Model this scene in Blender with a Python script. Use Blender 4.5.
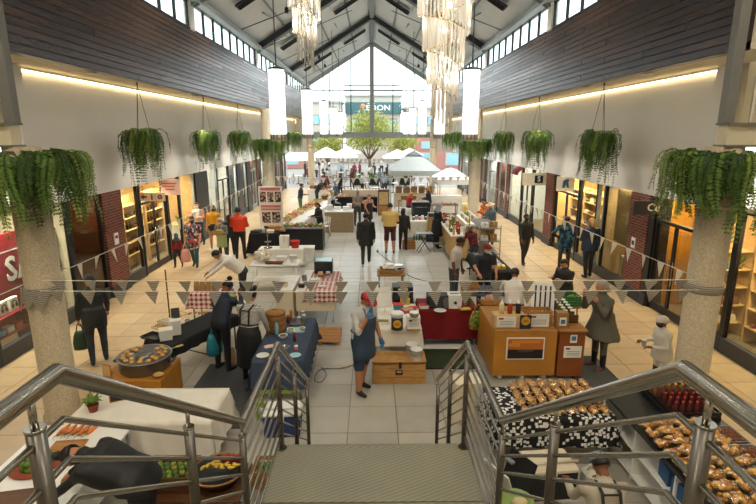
import bpy, bmesh, math, random
import numpy as np
from mathutils import Vector, Matrix, Euler
random.seed(7)
for _o in list(bpy.data.objects): bpy.data.objects.remove(_o)
sc = bpy.context.scene
col = sc.collection
PI = math.pi
# ---------------------------------------------------------------- camera
cam_d = bpy.data.cameras.new('camera'); cam = bpy.data.objects.new('camera', cam_d); col.objects.link(cam)
cam_d.sensor_width = 36.0; cam_d.lens = 24.0; cam_d.clip_end = 400; cam_d.clip_start = 0.05
EYE = 4.35
PITCH = math.atan(118/504.0); YAW = math.atan(6*math.cos(PITCH)/504.0)
cam.location = (0, 0, EYE)
cam.rotation_euler = (PI/2-PITCH, 0, -YAW)
sc.camera = cam
DOWN_W = 170; SPOT_W = 430; STAIR_W = 34
# ---------------------------------------------------------------- world and exposure
sc.view_settings.view_transform = 'Standard'; sc.view_settings.look = 'None'
sc.view_settings.gamma = 1.0; sc.view_settings.use_curve_mapping = False
sc.view_settings.exposure = 1.0
sc.cycles.max_bounces = 7; sc.cycles.diffuse_bounces = 4; sc.cycles.glossy_bounces = 3
sc.cycles.transparent_max_bounces = 14; sc.cycles.transmission_bounces = 4
sc.cycles.sample_clamp_indirect = 6.0; sc.cycles.use_denoising = True
world = bpy.data.worlds.new('sky'); sc.world = world; world.use_nodes = True
_bg = world.node_tree.nodes['Background']
_bg.inputs[0].default_value = (0.92, 0.97, 1.0, 1); _bg.inputs[1].default_value = 1.75
def area_light(name, loc, rot, sx, sy, power, colr=(1,1,1), spread=PI, portal=False):
    d = bpy.data.lights.new(name, 'AREA'); d.shape = 'RECTANGLE'; d.size = sx; d.size_y = sy
    d.energy = power; d.color = colr; d.spread = spread
    if portal: d.cycles.is_portal = True
    o = bpy.data.objects.new(name, d); o.location = loc; o.rotation_euler = rot; col.objects.link(o)
    return o
# sampling portals in the glazed openings (they send no light of their own)
area_light('gable_portal', (0, 42.6, 5.6), (-PI/2, 0, 0), 10.5, 11, 1, portal=True)
for _s in (-1, 1):
    area_light('clerestory_portal', (_s*5.45, 25, 7.75), (0, _s*PI/2, 0), 0.9, 34, 1, portal=True)
# ---------------------------------------------------------------- helpers
def lin(h):
    h = h.lstrip('#'); v = [int(h[i:i+2], 16)/255 for i in (0, 2, 4)]
    return tuple((x/12.92 if x <= .04045 else ((x+.055)/1.055)**2.4) for x in v)
MATS = {}
def nmat(name):
    m = bpy.data.materials.new(name); m.use_nodes = True; MATS[name] = m
    nt = m.node_tree; b = nt.nodes['Principled BSDF']
    return m, nt, b
def mk(name, hexc, rough=.6, metal=0, var=.12, scale=6, bump=0, bscale=40, spec=.5, emit=0, sheen=0, coat=0, detail=3, stretch=None):
    m, nt, b = nmat(name); c = lin(hexc)
    b.inputs['Roughness'].default_value = rough; b.inputs['Metallic'].default_value = metal
    b.inputs['Specular IOR Level'].default_value = spec
    if coat: b.inputs['Coat Weight'].default_value = coat
    b.inputs['Base Color'].default_value = (*c, 1)
    if emit:
        b.inputs['Emission Color'].default_value = (*c, 1); b.inputs['Emission Strength'].default_value = emit
    if var or bump:
        tc = nt.nodes.new('ShaderNodeTexCoord'); mp = nt.nodes.new('ShaderNodeMapping')
        nt.links.new(tc.outputs['Object'], mp.inputs[0])
        if stretch: mp.inputs['Scale'].default_value = stretch
    if var:
        n = nt.nodes.new('ShaderNodeTexNoise'); n.inputs['Scale'].default_value = scale; n.inputs['Detail'].default_value = detail
        nt.links.new(mp.outputs[0], n.inputs[0])
        r = nt.nodes.new('ShaderNodeMix'); r.data_type = 'RGBA'
        r.inputs[6].default_value = (*[max(0, x*(1-2*var)) for x in c], 1); r.inputs[7].default_value = (*[min(1, x*(1+2*var)) for x in c], 1)
        nt.links.new(n.outputs['Fac'], r.inputs[0]); nt.links.new(r.outputs[2], b.inputs['Base Color'])
    if bump:
        n2 = nt.nodes.new('ShaderNodeTexNoise'); n2.inputs['Scale'].default_value = bscale; n2.inputs['Detail'].default_value = 3
        nt.links.new(mp.outputs[0], n2.inputs[0])
        bp = nt.nodes.new('ShaderNodeBump'); bp.inputs['Strength'].default_value = bump; bp.inputs['Distance'].default_value = .02
        nt.links.new(n2.outputs['Fac'], bp.inputs['Height']); nt.links.new(bp.outputs[0], b.inputs['Normal'])
    return m
_auto = {}
def hx(hexc, rough=.6, metal=0, var=.08):          # plain material straight from a colour
    k = (hexc, rough, metal)
    if k not in _auto: _auto[k] = mk('paint_'+hexc.lstrip('#'), hexc, rough, metal, var)
    return _auto[k]
def M(x): return MATS[x] if isinstance(x, str) and x in MATS else (hx(x) if isinstance(x, str) else x)

class MB:
    def __init__(s): s.V = []; s.F = []; s.S = []; s.I = []; s.uv = None
    def add(s, V, F, m=0, smooth=False):
        o = len(s.V); s.V += [tuple(v) for v in V]
        for f in F: s.F.append([i+o for i in f]); s.S.append(smooth); s.I.append(m)
        return s
    def box(s, c, d, b=0, m=0, rot=None):
        hx_, hy, hz = d[0]/2, d[1]/2, d[2]/2
        if b <= 0:
            V = [(x*hx_, y*hy, z*hz) for x in (-1, 1) for y in (-1, 1) for z in (-1, 1)]
            F = [(0,1,3,2), (4,6,7,5), (0,4,5,1), (2,3,7,6), (0,2,6,4), (1,5,7,3)]
        else:
            b = min(b, hx_*.95, hy*.95, hz*.95); V = []; idx = {}
            for x in (-1, 1):
                for y in (-1, 1):
                    for z in (-1, 1):
                        for a, p in enumerate(((x*hx_, y*(hy-b), z*(hz-b)), (x*(hx_-b), y*hy, z*(hz-b)), (x*(hx_-b), y*(hy-b), z*hz))):
                            idx[(x, y, z, a)] = len(V); V.append(p)
            F = []
            for x in (-1, 1): q = [idx[(x, y, z, 0)] for y, z in ((-1,-1),(1,-1),(1,1),(-1,1))]; F.append(q if x > 0 else q[::-1])
            for y in (-1, 1): q = [idx[(x, y, z, 1)] for x, z in ((-1,-1),(1,-1),(1,1),(-1,1))]; F.append(q[::-1] if y > 0 else q)
            for z in (-1, 1): q = [idx[(x, y, z, 2)] for x, y in ((-1,-1),(1,-1),(1,1),(-1,1))]; F.append(q if z > 0 else q[::-1])
            for x in (-1, 1):
                for y in (-1, 1):
                    q = [idx[(x,y,-1,0)], idx[(x,y,-1,1)], idx[(x,y,1,1)], idx[(x,y,1,0)]]; F.append(q if x*y > 0 else q[::-1])
                    for z in (-1, 1):
                        q = [idx[(x,y,z,0)], idx[(x,y,z,1)], idx[(x,y,z,2)]]; F.append(q if x*y*z > 0 else q[::-1])
            for y in (-1, 1):
                for z in (-1, 1):
                    q = [idx[(-1,y,z,1)], idx[(1,y,z,1)], idx[(1,y,z,2)], idx[(-1,y,z,2)]]; F.append(q[::-1] if y*z > 0 else q)
            for x in (-1, 1):
                for z in (-1, 1):
                    q = [idx[(x,-1,z,0)], idx[(x,1,z,0)], idx[(x,1,z,2)], idx[(x,-1,z,2)]]; F.append(q if x*z > 0 else q[::-1])
        if rot is not None:
            R = Euler(rot if not isinstance(rot, (int, float)) else (0, 0, rot)).to_matrix(); V = [R @ Vector(v) for v in V]
        return s.add([(v[0]+c[0], v[1]+c[1], v[2]+c[2]) for v in V], F, m)
    def rings(s, R, caps=True, m=0, smooth=True, closed=False):
        n = len(R[0]); V = [p for r in R for p in r]; F = []; k = len(R)
        for i in range(k if closed else k-1):
            for j in range(n): F.append((i*n+j, i*n+(j+1) % n, ((i+1) % k)*n+(j+1) % n, ((i+1) % k)*n+j))
        s.add(V, F, m, smooth)
        if caps and not closed:
            o = len(s.V)-len(V)
            s.F += [[o+j for j in range(n)][::-1], [o+(k-1)*n+j for j in range(n)]]; s.S += [False]*2; s.I += [m]*2
        return s
    def tube(s, P, r, n=8, caps=True, m=0, smooth=True, flat=1.0, up=None, closed=False):
        P = [Vector(p) for p in P]; k = len(P)
        if isinstance(r, (int, float)): r = [r]*k
        R = []; T0 = None
        for i, p in enumerate(P):
            if closed: t = (P[(i+1) % k]-P[i-1]).normalized()
            else:
                a = (P[i]-P[i-1]).normalized() if i > 0 else (P[1]-P[0]).normalized()
                b_ = (P[i+1]-P[i]).normalized() if i < k-1 else a
                t = (a+b_)
                t = t.normalized() if t.length > 1e-6 else a
            if T0 is None:
                u = Vector(up) if up else (Vector((0, 0, 1)) if abs(t.z) < .9 else Vector((0, 1, 0)))
                X = t.cross(u).normalized()
            else:
                X = (X - t*X.dot(t)); X = X.normalized() if X.length > 1e-6 else t.orthogonal().normalized()
            T0 = t; Y = X.cross(t).normalized()
            sc_ = 1.0
            if 0 < i < k-1 and not closed:
                cs = max(.5, a.dot(t)); sc_ = 1/cs
            R.append([p+(X*math.cos(2*PI*j/n)+Y*math.sin(2*PI*j/n)*flat)*r[i]*(sc_ if n > 4 else 1) for j in range(n)])
        R = [list(reversed(q)) for q in R]
        return s.rings(R, caps, m, smooth, closed)
    def cyl(s, p0, p1, r0, r1=None, n=12, caps=True, m=0, smooth=True):
        return s.tube([p0, p1], [r0, r0 if r1 is None else r1], n, caps, m, smooth)
    def lathe(s, prof, c=(0, 0, 0), n=18, m=0, smooth=True, caps=True, sx=1, sy=1):
        R = [[(c[0]+r*sx*math.cos(2*PI*j/n), c[1]+r*sy*math.sin(2*PI*j/n), c[2]+z) for j in range(n)] for r, z in prof]
        return s.rings(R, caps, m, smooth)
    def ball(s, c, r, nu=12, nv=8, m=0, smooth=True):
        rx, ry, rz = (r, r, r) if isinstance(r, (int, float)) else r
        return s._ball(c, rx, ry, rz, nu, nv, m, smooth)
    def _ball(s, c, rx, ry, rz, nu, nv, m, smooth):
        R = []
        for i in range(nv+1):
            a = -PI/2+PI*i/nv; q = max(.015, math.cos(a)); z = math.sin(a)
            R.append([(c[0]+rx*q*math.cos(2*PI*j/nu), c[1]+ry*q*math.sin(2*PI*j/nu), c[2]+rz*z) for j in range(nu)])
        return s.rings(R, True, m, smooth)
    def poly(s, pts, m=0): return s.add(pts, [list(range(len(pts)))], m)
    def prism(s, pts2, z0, z1, m=0, smooth=False):      # outline in xy extruded in z (counter-clockwise)
        n = len(pts2); V = [(x, y, z0) for x, y in pts2]+[(x, y, z1) for x, y in pts2]
        F = [list(range(n))[::-1], list(range(n, 2*n))]+[[i, (i+1) % n, n+(i+1) % n, n+i] for i in range(n)]
        return s.add(V, F, m, smooth)
    def xf(s, Mx): s.V = [tuple(Mx @ Vector(v)) for v in s.V]; return s
    def mesh(s, name, mats):
        me = bpy.data.meshes.new(name); me.from_pydata(s.V, [], s.F)
        for q in (mats if isinstance(mats, (list, tuple)) else [mats]): me.materials.append(M(q))
        me.polygons.foreach_set('use_smooth', s.S); me.polygons.foreach_set('material_index', s.I)
        if s.uv:
            l = me.uv_layers.new(name='UVMap')
            for lp in me.loops: l.data[lp.index].uv = s.uv[lp.vertex_index]
        me.update(); return me
    def build(s, name, mats, parent=None, loc=(0, 0, 0), rot=(0, 0, 0)):
        return ob(name, s.mesh(name, mats), parent, loc, rot)
def ob(name, mesh, parent=None, loc=(0, 0, 0), rot=(0, 0, 0), scale=None):
    o = bpy.data.objects.new(name, mesh); col.objects.link(o)
    o.location = loc; o.rotation_euler = rot if not isinstance(rot, (int, float)) else (0, 0, rot)
    if scale is not None: o.scale = scale if not isinstance(scale, (int, float)) else (scale,)*3
    if parent is not None: o.parent = parent
    return o
def tag(o, label=None, cat=None, group=None, kind=None):
    if label: o['label'] = label
    if cat: o['category'] = cat
    if group: o['group'] = group
    if kind: o['kind'] = kind
    return o
def thing(name, label, cat, loc=(0, 0, 0), rz=0, group=None):
    o = bpy.data.objects.new(name, None); col.objects.link(o); o.empty_display_size = .1
    o.location = loc; o.rotation_euler = (0, 0, rz)
    return tag(o, label, cat, group)
def struct(name, mb, mats, parent=None, loc=(0, 0, 0), rot=(0, 0, 0)):
    o = mb.build(name, mats, parent, loc, rot); o['kind'] = 'structure'; return o
def copy_tree(o, parent=None, loc=None, rz=None, label=None, group=None):
    c = o.copy(); col.objects.link(c); c.parent = parent
    if loc is not None: c.location = loc
    if rz is not None: c.rotation_euler = (0, 0, rz)
    if label: c['label'] = label
    if group: c['group'] = group
    for ch in [x for x in KIDS.get(o.name, [])]:
        d = copy_tree(ch, c); KIDS.setdefault(c.name, []).append(d)
    return c
KIDS = {}
def kids(root):                                    # note the children once, before copying
    for o in list(col.objects):
        if o.parent is root:
            KIDS.setdefault(root.name, []).append(o); kids(o)
    return root
def text_mesh(body, size, depth=.004, bold=False, align='CENTER'):
    cu = bpy.data.curves.new('lettering', 'FONT'); cu.body = body; cu.size = size; cu.extrude = depth
    cu.align_x = align; cu.align_y = 'CENTER'; cu.resolution_u = 2
    if bold: cu.offset = size*.02
    o = bpy.data.objects.new('lettering', cu); col.objects.link(o)
    dg = bpy.context.evaluated_depsgraph_get(); me = bpy.data.meshes.new_from_object(o.evaluated_get(dg))
    bpy.data.objects.remove(o); bpy.data.curves.remove(cu); return me
def lettering(body, size, mat, parent, loc, rot, name='lettering', bold=True, sx=1.0):
    me = text_mesh(body, size, bold=bold); me.materials.clear(); me.materials.append(M(mat))
    return ob(name, me, parent, loc, rot, (sx, 1, 1))

# ---------------------------------------------------------------- materials
mk('white_wall', '#d9d7d0', .75, var=.03, scale=1.2)
mk('soffit_cream', '#cfc4a8', .75, var=.04, scale=2)
mk('concrete', '#b3a488', .8, var=.22, scale=34, bump=.4, bscale=46, detail=2)
mk('beam_grey', '#6d6c66', .55, var=.06); mk('roof_grey', '#dde1e0', .6, var=.05, scale=2)
mk('steel_dark', '#3c4143', .5, .3, var=.05); mk('steel_mid', '#7d8384', .45, .3, var=.05); mk('frame_pale', '#a9aeae', .5, .2, var=.04)
mk('black_frame', '#17171a', .4, var=.05); mk('plinth_slate', '#34373a', .5, var=.1, scale=5)
mk('stainless', '#a8a49b', .2, 1, var=.02, scale=6); mk('stainless_post', '#6d6963', .34, 1, var=.06)
mk('tile_sand', '#b59c78', .36, var=.10, scale=3.5, spec=.4); mk('tile_sand2', '#bda480', .36, var=.10, scale=3.5, spec=.4)
mk('tile_grey', '#aba699', .28, var=.08, scale=3, spec=.5); mk('tile_grey2', '#b3aea1', .28, var=.08, scale=3, spec=.5)
mk('grout', '#857458', .9, var=.06)
mk('board_dark', '#3a271f', .27, var=.38, scale=3, spec=.42, stretch=(6, .35, 6)); mk('board_dark2', '#463026', .24, var=.38, scale=3, spec=.46, stretch=(6, .35, 6)); mk('board_dark3', '#2e1f1a', .29, var=.38, scale=3, spec=.4, stretch=(6, .35, 6))
mk('wood', '#a9763c', .55, var=.25, scale=4, stretch=(1, 8, 8)); mk('wood_dark', '#5e3a1e', .5, var=.25, scale=4, stretch=(1, 8, 8))
mk('wood_pale', '#d0ac74', .55, var=.18, scale=4, stretch=(1, 8, 8)); mk('ply', '#b57a2a', .5, var=.14, scale=3, stretch=(1, 6, 1)); mk('chest_wood', '#b98a4e', .6, var=.3, scale=3, stretch=(2, 2, 14))
mk('card', '#a5814f', .8, var=.08); mk('wicker', '#9a6b33', .7, var=.35, scale=40)
mk('white_gloss', '#e9e7e0', .35, var=.03); mk('white_cloth', '#e6e0d2', .85, var=.04, bump=.1, bscale=8); mk('white_plastic', '#e8e6df', .4, var=.03)
mk('cream_panel', '#d9cdb2', .6, var=.05); mk('black_cloth', '#17171a', .9, var=.1); mk('navy_cloth', '#3c4a60', .9, var=.1, scale=14)
mk('red_cloth', '#7c0d14', .85, var=.1, scale=20); mk('green_cloth', '#27351a', .9, var=.15, scale=20)
mk('black_plastic', '#141416', .4, var=.08); mk('grey_metal', '#87898a', .35, .8, var=.06); mk('grey_mat', '#4c4c4c', .9, var=.2, scale=50)
mk('fern', '#62803a', .55, var=.34, scale=3, spec=.3); mk('fern_light', '#83994d', .55, var=.3, scale=3, spec=.3); mk('fern_dark', '#3d5628', .6, var=.3, scale=3, spec=.3)
for _n in ('fern', 'fern_light', 'fern_dark'):
    _b = MATS[_n].node_tree.nodes['Principled BSDF']; _b.inputs['Subsurface Weight'].default_value = 0
mk('leaf', '#6b8a2f', .6, var=.3, scale=9); mk('leaf_yellow', '#b3ac5c', .6, var=.3, scale=3); mk('bark', '#6e5a46', .85, var=.25, scale=12)
mk('gold', '#c8a468', .25, 1, var=.05); mk('pale_metal', '#c9c3b6', .3, .9, var=.04)
mk('terracotta', '#8e4326', .8, var=.1); mk('denim', '#3f5266', .85, var=.12, scale=25); mk('skin_a', '#c98f6c', .55, var=.06); mk('skin_b', '#7a4c30', .55, var=.06); mk('skin_c', '#b27a55', .55, var=.06)
mk('hair_dark', '#16110e', .5, var=.3, scale=40); mk('hair_grey', '#a9a396', .55, var=.25, scale=40); mk('hair_brown', '#3c2817', .5, var=.3, scale=40); mk('hair_fair', '#b08a50', .5, var=.3, scale=40)
mk('blue_glass', '#86b9c8', .15, var=.05); mk('black_strap', '#0f0f10', .6, var=.05)
mk('lamp_white', '#f2f6f6', .5, var=0, emit=1.0); mk('led', '#ffe2ae', .5, var=0, emit=3.6); mk('bulb', '#ffeccf', .5, var=0, emit=16); mk('shop_tube', '#ffdca0', .5, var=0, emit=7)
mk('downlight', '#fff0d6', .5, var=0, emit=8)
def glassy(name, tint, mix, rough=.03):
    m = bpy.data.materials.new(name); m.use_nodes = True; MATS[name] = m; nt = m.node_tree
    nt.nodes.clear(); out = nt.nodes.new('ShaderNodeOutputMaterial'); t = nt.nodes.new('ShaderNodeBsdfTransparent'); g = nt.nodes.new('ShaderNodeBsdfGlossy'); x = nt.nodes.new('ShaderNodeMixShader')
    t.inputs[0].default_value = (*lin(tint), 1); g.inputs['Roughness'].default_value = rough; x.inputs[0].default_value = mix
    nt.links.new(t.outputs[0], x.inputs[1]); nt.links.new(g.outputs[0], x.inputs[2]); nt.links.new(x.outputs[0], out.inputs[0]); return m
glassy('window_glass', '#f4fbfb', .05); glassy('shop_glass', '#eef2ee', .07); glassy('film', '#fffaf0', .17, .18)
def crystal():
    m = bpy.data.materials.new('crystal'); m.use_nodes = True; MATS['crystal'] = m; nt = m.node_tree; nt.nodes.clear()
    out = nt.nodes.new('ShaderNodeOutputMaterial'); t = nt.nodes.new('ShaderNodeBsdfTransparent'); g = nt.nodes.new('ShaderNodeBsdfGlossy'); l = nt.nodes.new('ShaderNodeBsdfTranslucent'); d = nt.nodes.new('ShaderNodeBsdfDiffuse')
    t.inputs[0].default_value = (*lin('#fbf8f2'), 1); g.inputs['Roughness'].default_value = .08; l.inputs[0].default_value = (*lin('#fffaf0'), 1); d.inputs[0].default_value = (*lin('#f6f2ea'), 1)
    a = nt.nodes.new('ShaderNodeMixShader'); b = nt.nodes.new('ShaderNodeMixShader'); c = nt.nodes.new('ShaderNodeMixShader')
    a.inputs[0].default_value = .4; b.inputs[0].default_value = .55; c.inputs[0].default_value = .62
    nt.links.new(l.outputs[0], a.inputs[1]); nt.links.new(d.outputs[0], a.inputs[2]); nt.links.new(a.outputs[0], b.inputs[1]); nt.links.new(g.outputs[0], b.inputs[2])
    nt.links.new(t.outputs[0], c.inputs[1]); nt.links.new(b.outputs[0], c.inputs[2]); nt.links.new(c.outputs[0], out.inputs[0])
crystal()
def two_tone(name, fn, ca, cb, rough=.7):               # fn(nt) returns a 0..1 socket
    m, nt, b = nmat(name); r = nt.nodes.new('ShaderNodeMix'); r.data_type = 'RGBA'
    r.inputs[6].default_value = (*lin(ca), 1); r.inputs[7].default_value = (*lin(cb), 1)
    nt.links.new(fn(nt), r.inputs[0]); nt.links.new(r.outputs[2], b.inputs['Base Color']); b.inputs['Roughness'].default_value = rough; return m
def _math(nt, op, a, b=None):
    n = nt.nodes.new('ShaderNodeMath'); n.operation = op
    for i, v in enumerate((a, b)):
        if v is None: continue
        if isinstance(v, (int, float)): n.inputs[i].default_value = v
        else: nt.links.new(v, n.inputs[i])
    return n.outputs[0]
def _gingham(nt, cell=.055):
    uv = nt.nodes.new('ShaderNodeTexCoord'); sp = nt.nodes.new('ShaderNodeSeparateXYZ'); nt.links.new(uv.outputs['UV'], sp.inputs[0])
    q = [_math(nt, 'GREATER_THAN', _math(nt, 'FRACT', _math(nt, 'DIVIDE', sp.outputs[i], cell*2)), .5) for i in (0, 1)]
    return _math(nt, 'MULTIPLY', _math(nt, 'ADD', *q), .5)
two_tone('gingham', _gingham, '#efe3dc', '#9c1b22', .85)
def _print(nt):
    uv = nt.nodes.new('ShaderNodeTexCoord'); v = nt.nodes.new('ShaderNodeTexVoronoi'); v.distance = 'CHEBYCHEV'; v.inputs['Scale'].default_value = 21; v.inputs['Randomness'].default_value = .75
    nt.links.new(uv.outputs['UV'], v.inputs['Vector']); sp = nt.nodes.new('ShaderNodeSeparateXYZ'); nt.links.new(v.outputs['Color'], sp.inputs[0])
    a = _math(nt, 'GREATER_THAN', sp.outputs[0], .22); b = _math(nt, 'LESS_THAN', v.outputs['Distance'], .40)
    return _math(nt, 'MULTIPLY', a, b)
two_tone('print_cloth', _print, '#0f0f11', '#e9e7e0', .85)
def _stripe(nt, axis=2, per=.028, duty=.5, src='Object'):
    uv = nt.nodes.new('ShaderNodeTexCoord'); sp = nt.nodes.new('ShaderNodeSeparateXYZ'); nt.links.new(uv.outputs[src], sp.inputs[0])
    return _math(nt, 'GREATER_THAN', _math(nt, 'FRACT', _math(nt, 'DIVIDE', sp.outputs[axis], per)), duty)
two_tone('striped_shirt', lambda nt: _stripe(nt, 2, .022), '#d8d4cc', '#6d6a68', .85)
two_tone('pennant_stripe', lambda nt: _stripe(nt, 2, .03, .6), '#cbc5b8', '#938e85', .9)
def thin(name, amount):                                # let light through thin cloth and leaves
    m = MATS[name]; nt = m.node_tree; b = nt.nodes['Principled BSDF']; out = nt.nodes['Material Output']
    t = nt.nodes.new('ShaderNodeBsdfTranslucent'); x = nt.nodes.new('ShaderNodeMixShader'); x.inputs[0].default_value = amount
    if b.inputs['Base Color'].is_linked: nt.links.new(b.inputs['Base Color'].links[0].from_socket, t.inputs[0])
    else: t.inputs[0].default_value = b.inputs['Base Color'].default_value
    nt.links.new(b.outputs[0], x.inputs[1]); nt.links.new(t.outputs[0], x.inputs[2]); nt.links.new(x.outputs[0], out.inputs[0])
def _patch(nt, sc_=14):
    uv = nt.nodes.new('ShaderNodeTexCoord'); v = nt.nodes.new('ShaderNodeTexVoronoi'); v.inputs['Scale'].default_value = sc_
    nt.links.new(uv.outputs['Object'], v.inputs['Vector']); return v.outputs['Color']
def patches(name, cols, scale=14, rough=.8):
    m, nt, b = nmat(name); sp = nt.nodes.new('ShaderNodeSeparateXYZ'); nt.links.new(_patch(nt, scale), sp.inputs[0])
    r = nt.nodes.new('ShaderNodeValToRGB'); r.color_ramp.interpolation = 'CONSTANT'
    while len(r.color_ramp.elements) < len(cols): r.color_ramp.elements.new(.5)
    for i, c in enumerate(cols): r.color_ramp.elements[i].position = i/len(cols); r.color_ramp.elements[i].color = (*lin(c), 1)
    nt.links.new(sp.outputs[0], r.inputs[0]); nt.links.new(r.outputs[0], b.inputs['Base Color']); b.inputs['Roughness'].default_value = rough; return m
patches('floral_red', ['#2c3e50', '#b5362f', '#d9d2c6', '#5b6f82', '#1d2430'], 16); patches('floral_warm', ['#c2452c', '#e0a13c', '#7b1f1c', '#d8724a'], 16)
patches('plaid_red', ['#6d1d20', '#2a2024', '#8a2c28'], 26); patches('teal_print', ['#1c2733', '#1f6d80', '#18202b', '#27506a'], 9); patches('snack', ['#e8b04a', '#f0cf80', '#d09040', '#ecbe62', '#bf7c38'], 30, .35)
patches('salad', ['#4f7a2a', '#6d9636', '#c88f2e', '#3c5d22'], 30); patches('mosaic_pack', ['#b33a2e', '#e3d7bf', '#3f6b8a', '#dfae45'], 18); patches('poster_photo', ['#5a2a24', '#9a8a7c', '#2b2422', '#c9b9a8', '#7b3b33'], 18); patches('crowd', ['#5a2a24', '#9aa6ad', '#2b3442', '#d9d9d5'], 6)
def brick_mat():
    m, nt, b = nmat('brick'); tc = nt.nodes.new('ShaderNodeTexCoord'); mp = nt.nodes.new('ShaderNodeMapping'); br = nt.nodes.new('ShaderNodeTexBrick')
    sp = nt.nodes.new('ShaderNodeSeparateXYZ'); cb = nt.nodes.new('ShaderNodeCombineXYZ')
    nt.links.new(tc.outputs['Object'], sp.inputs[0]); nt.links.new(_math(nt, 'ADD', sp.outputs[0], sp.outputs[1]), cb.inputs[0]); nt.links.new(sp.outputs[2], cb.inputs[1]); nt.links.new(cb.outputs[0], br.inputs[0])
    br.inputs['Scale'].default_value = 1; br.inputs['Brick Width'].default_value = .22; br.inputs['Row Height'].default_value = .075; br.inputs['Mortar Size'].default_value = .006
    br.inputs['Color1'].default_value = (*lin('#7a3a2a'), 1); br.inputs['Color2'].default_value = (*lin('#5e2b22'), 1); br.inputs['Mortar'].default_value = (*lin('#8f7a6a'), 1)
    nt.links.new(br.outputs['Color'], b.inputs['Base Color']); b.inputs['Roughness'].default_value = .8
brick_mat()
def plate_mat():                                       # raised dashes of chequer plate
    m, nt, b = nmat('chequer_plate'); tc = nt.nodes.new('ShaderNodeTexCoord'); hs = []
    for a in (PI/4, -PI/4):
        mp = nt.nodes.new('ShaderNodeMapping'); mp.inputs['Rotation'].default_value = (0, 0, a); mp.inputs['Scale'].default_value = (17, 34, 0); mp.inputs['Location'].default_value = (0, .5 if a > 0 else 0, 0)
        v = nt.nodes.new('ShaderNodeTexVoronoi'); v.inputs['Scale'].default_value = 1; v.inputs['Randomness'].default_value = 0
        nt.links.new(tc.outputs['Object'], mp.inputs[0]); nt.links.new(mp.outputs[0], v.inputs['Vector']); hs.append(_math(nt, 'LESS_THAN', v.outputs['Distance'], .28))
    h = _math(nt, 'MAXIMUM', *hs); bp = nt.nodes.new('ShaderNodeBump'); bp.inputs['Strength'].default_value = .6; bp.inputs['Distance'].default_value = .006
    nt.links.new(h, bp.inputs['Height']); nt.links.new(bp.outputs[0], b.inputs['Normal'])
    n = nt.nodes.new('ShaderNodeTexNoise'); n.inputs['Scale'].default_value = 3; nt.links.new(tc.outputs['Object'], n.inputs[0])
    r = nt.nodes.new('ShaderNodeMix'); r.data_type = 'RGBA'; r.inputs[6].default_value = (*lin('#74715f'), 1); r.inputs[7].default_value = (*lin('#96937f'), 1)
    nt.links.new(_math(nt, 'ADD', _math(nt, 'MULTIPLY', n.outputs['Fac'], .5), _math(nt, 'MULTIPLY', h, .5)), r.inputs[0]); nt.links.new(r.outputs[2], b.inputs['Base Color']); b.inputs['Metallic'].default_value = .25; b.inputs['Roughness'].default_value = .5
plate_mat()
mk('pennant_white', '#e9e4d8', .9, var=.03)
for _n in ('fern', 'fern_light', 'fern_dark', 'leaf', 'leaf_yellow'): thin(_n, .3)
for _n in ('pennant_stripe', 'pennant_white'): thin(_n, .5)
# ================================================================ the hall itself
Y0, Y1 = 7.7, 42.0
XB, XW, XS = 5.25, 6.4, 7.15          # slatted band, white wall, shop fronts
ZB0, ZB1, ZE = 5.53, 7.30, 8.15       # band bottom / top, eaves
ZR = 11.4
floor = struct('floor', MB().box((0, 17, -.06), (21, 50.2, .1)), 'grout')
TS = .75
_tm = [MB().box((0, 0, -.005), (TS-.012, TS-.012, .01), .002).mesh('tile', m) for m in ('tile_sand', 'tile_sand2', 'tile_grey', 'tile_grey2')]
_rest = MB()
_cnt = 0
for r in range(-16, 50):
    y = 4.85+TS*r
    for k in range(19):
        x = -7.125+TS*(k+.5); w = abs(x) > 4.3
        i = (0 if w else 2)+random.randint(0, 1)
        if 0 <= r < 15 and _cnt < 290:
            ob('tile', _tm[i], floor, (x, y, 0)); _cnt += 1
        else: _rest.box((x, y, -.005), (TS-.012, TS-.012, .01), 0, i)
o = _rest.build('tile_field', ['tile_sand', 'tile_sand2', 'tile_grey', 'tile_grey2'], floor); o['kind'] = 'stuff'
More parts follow.
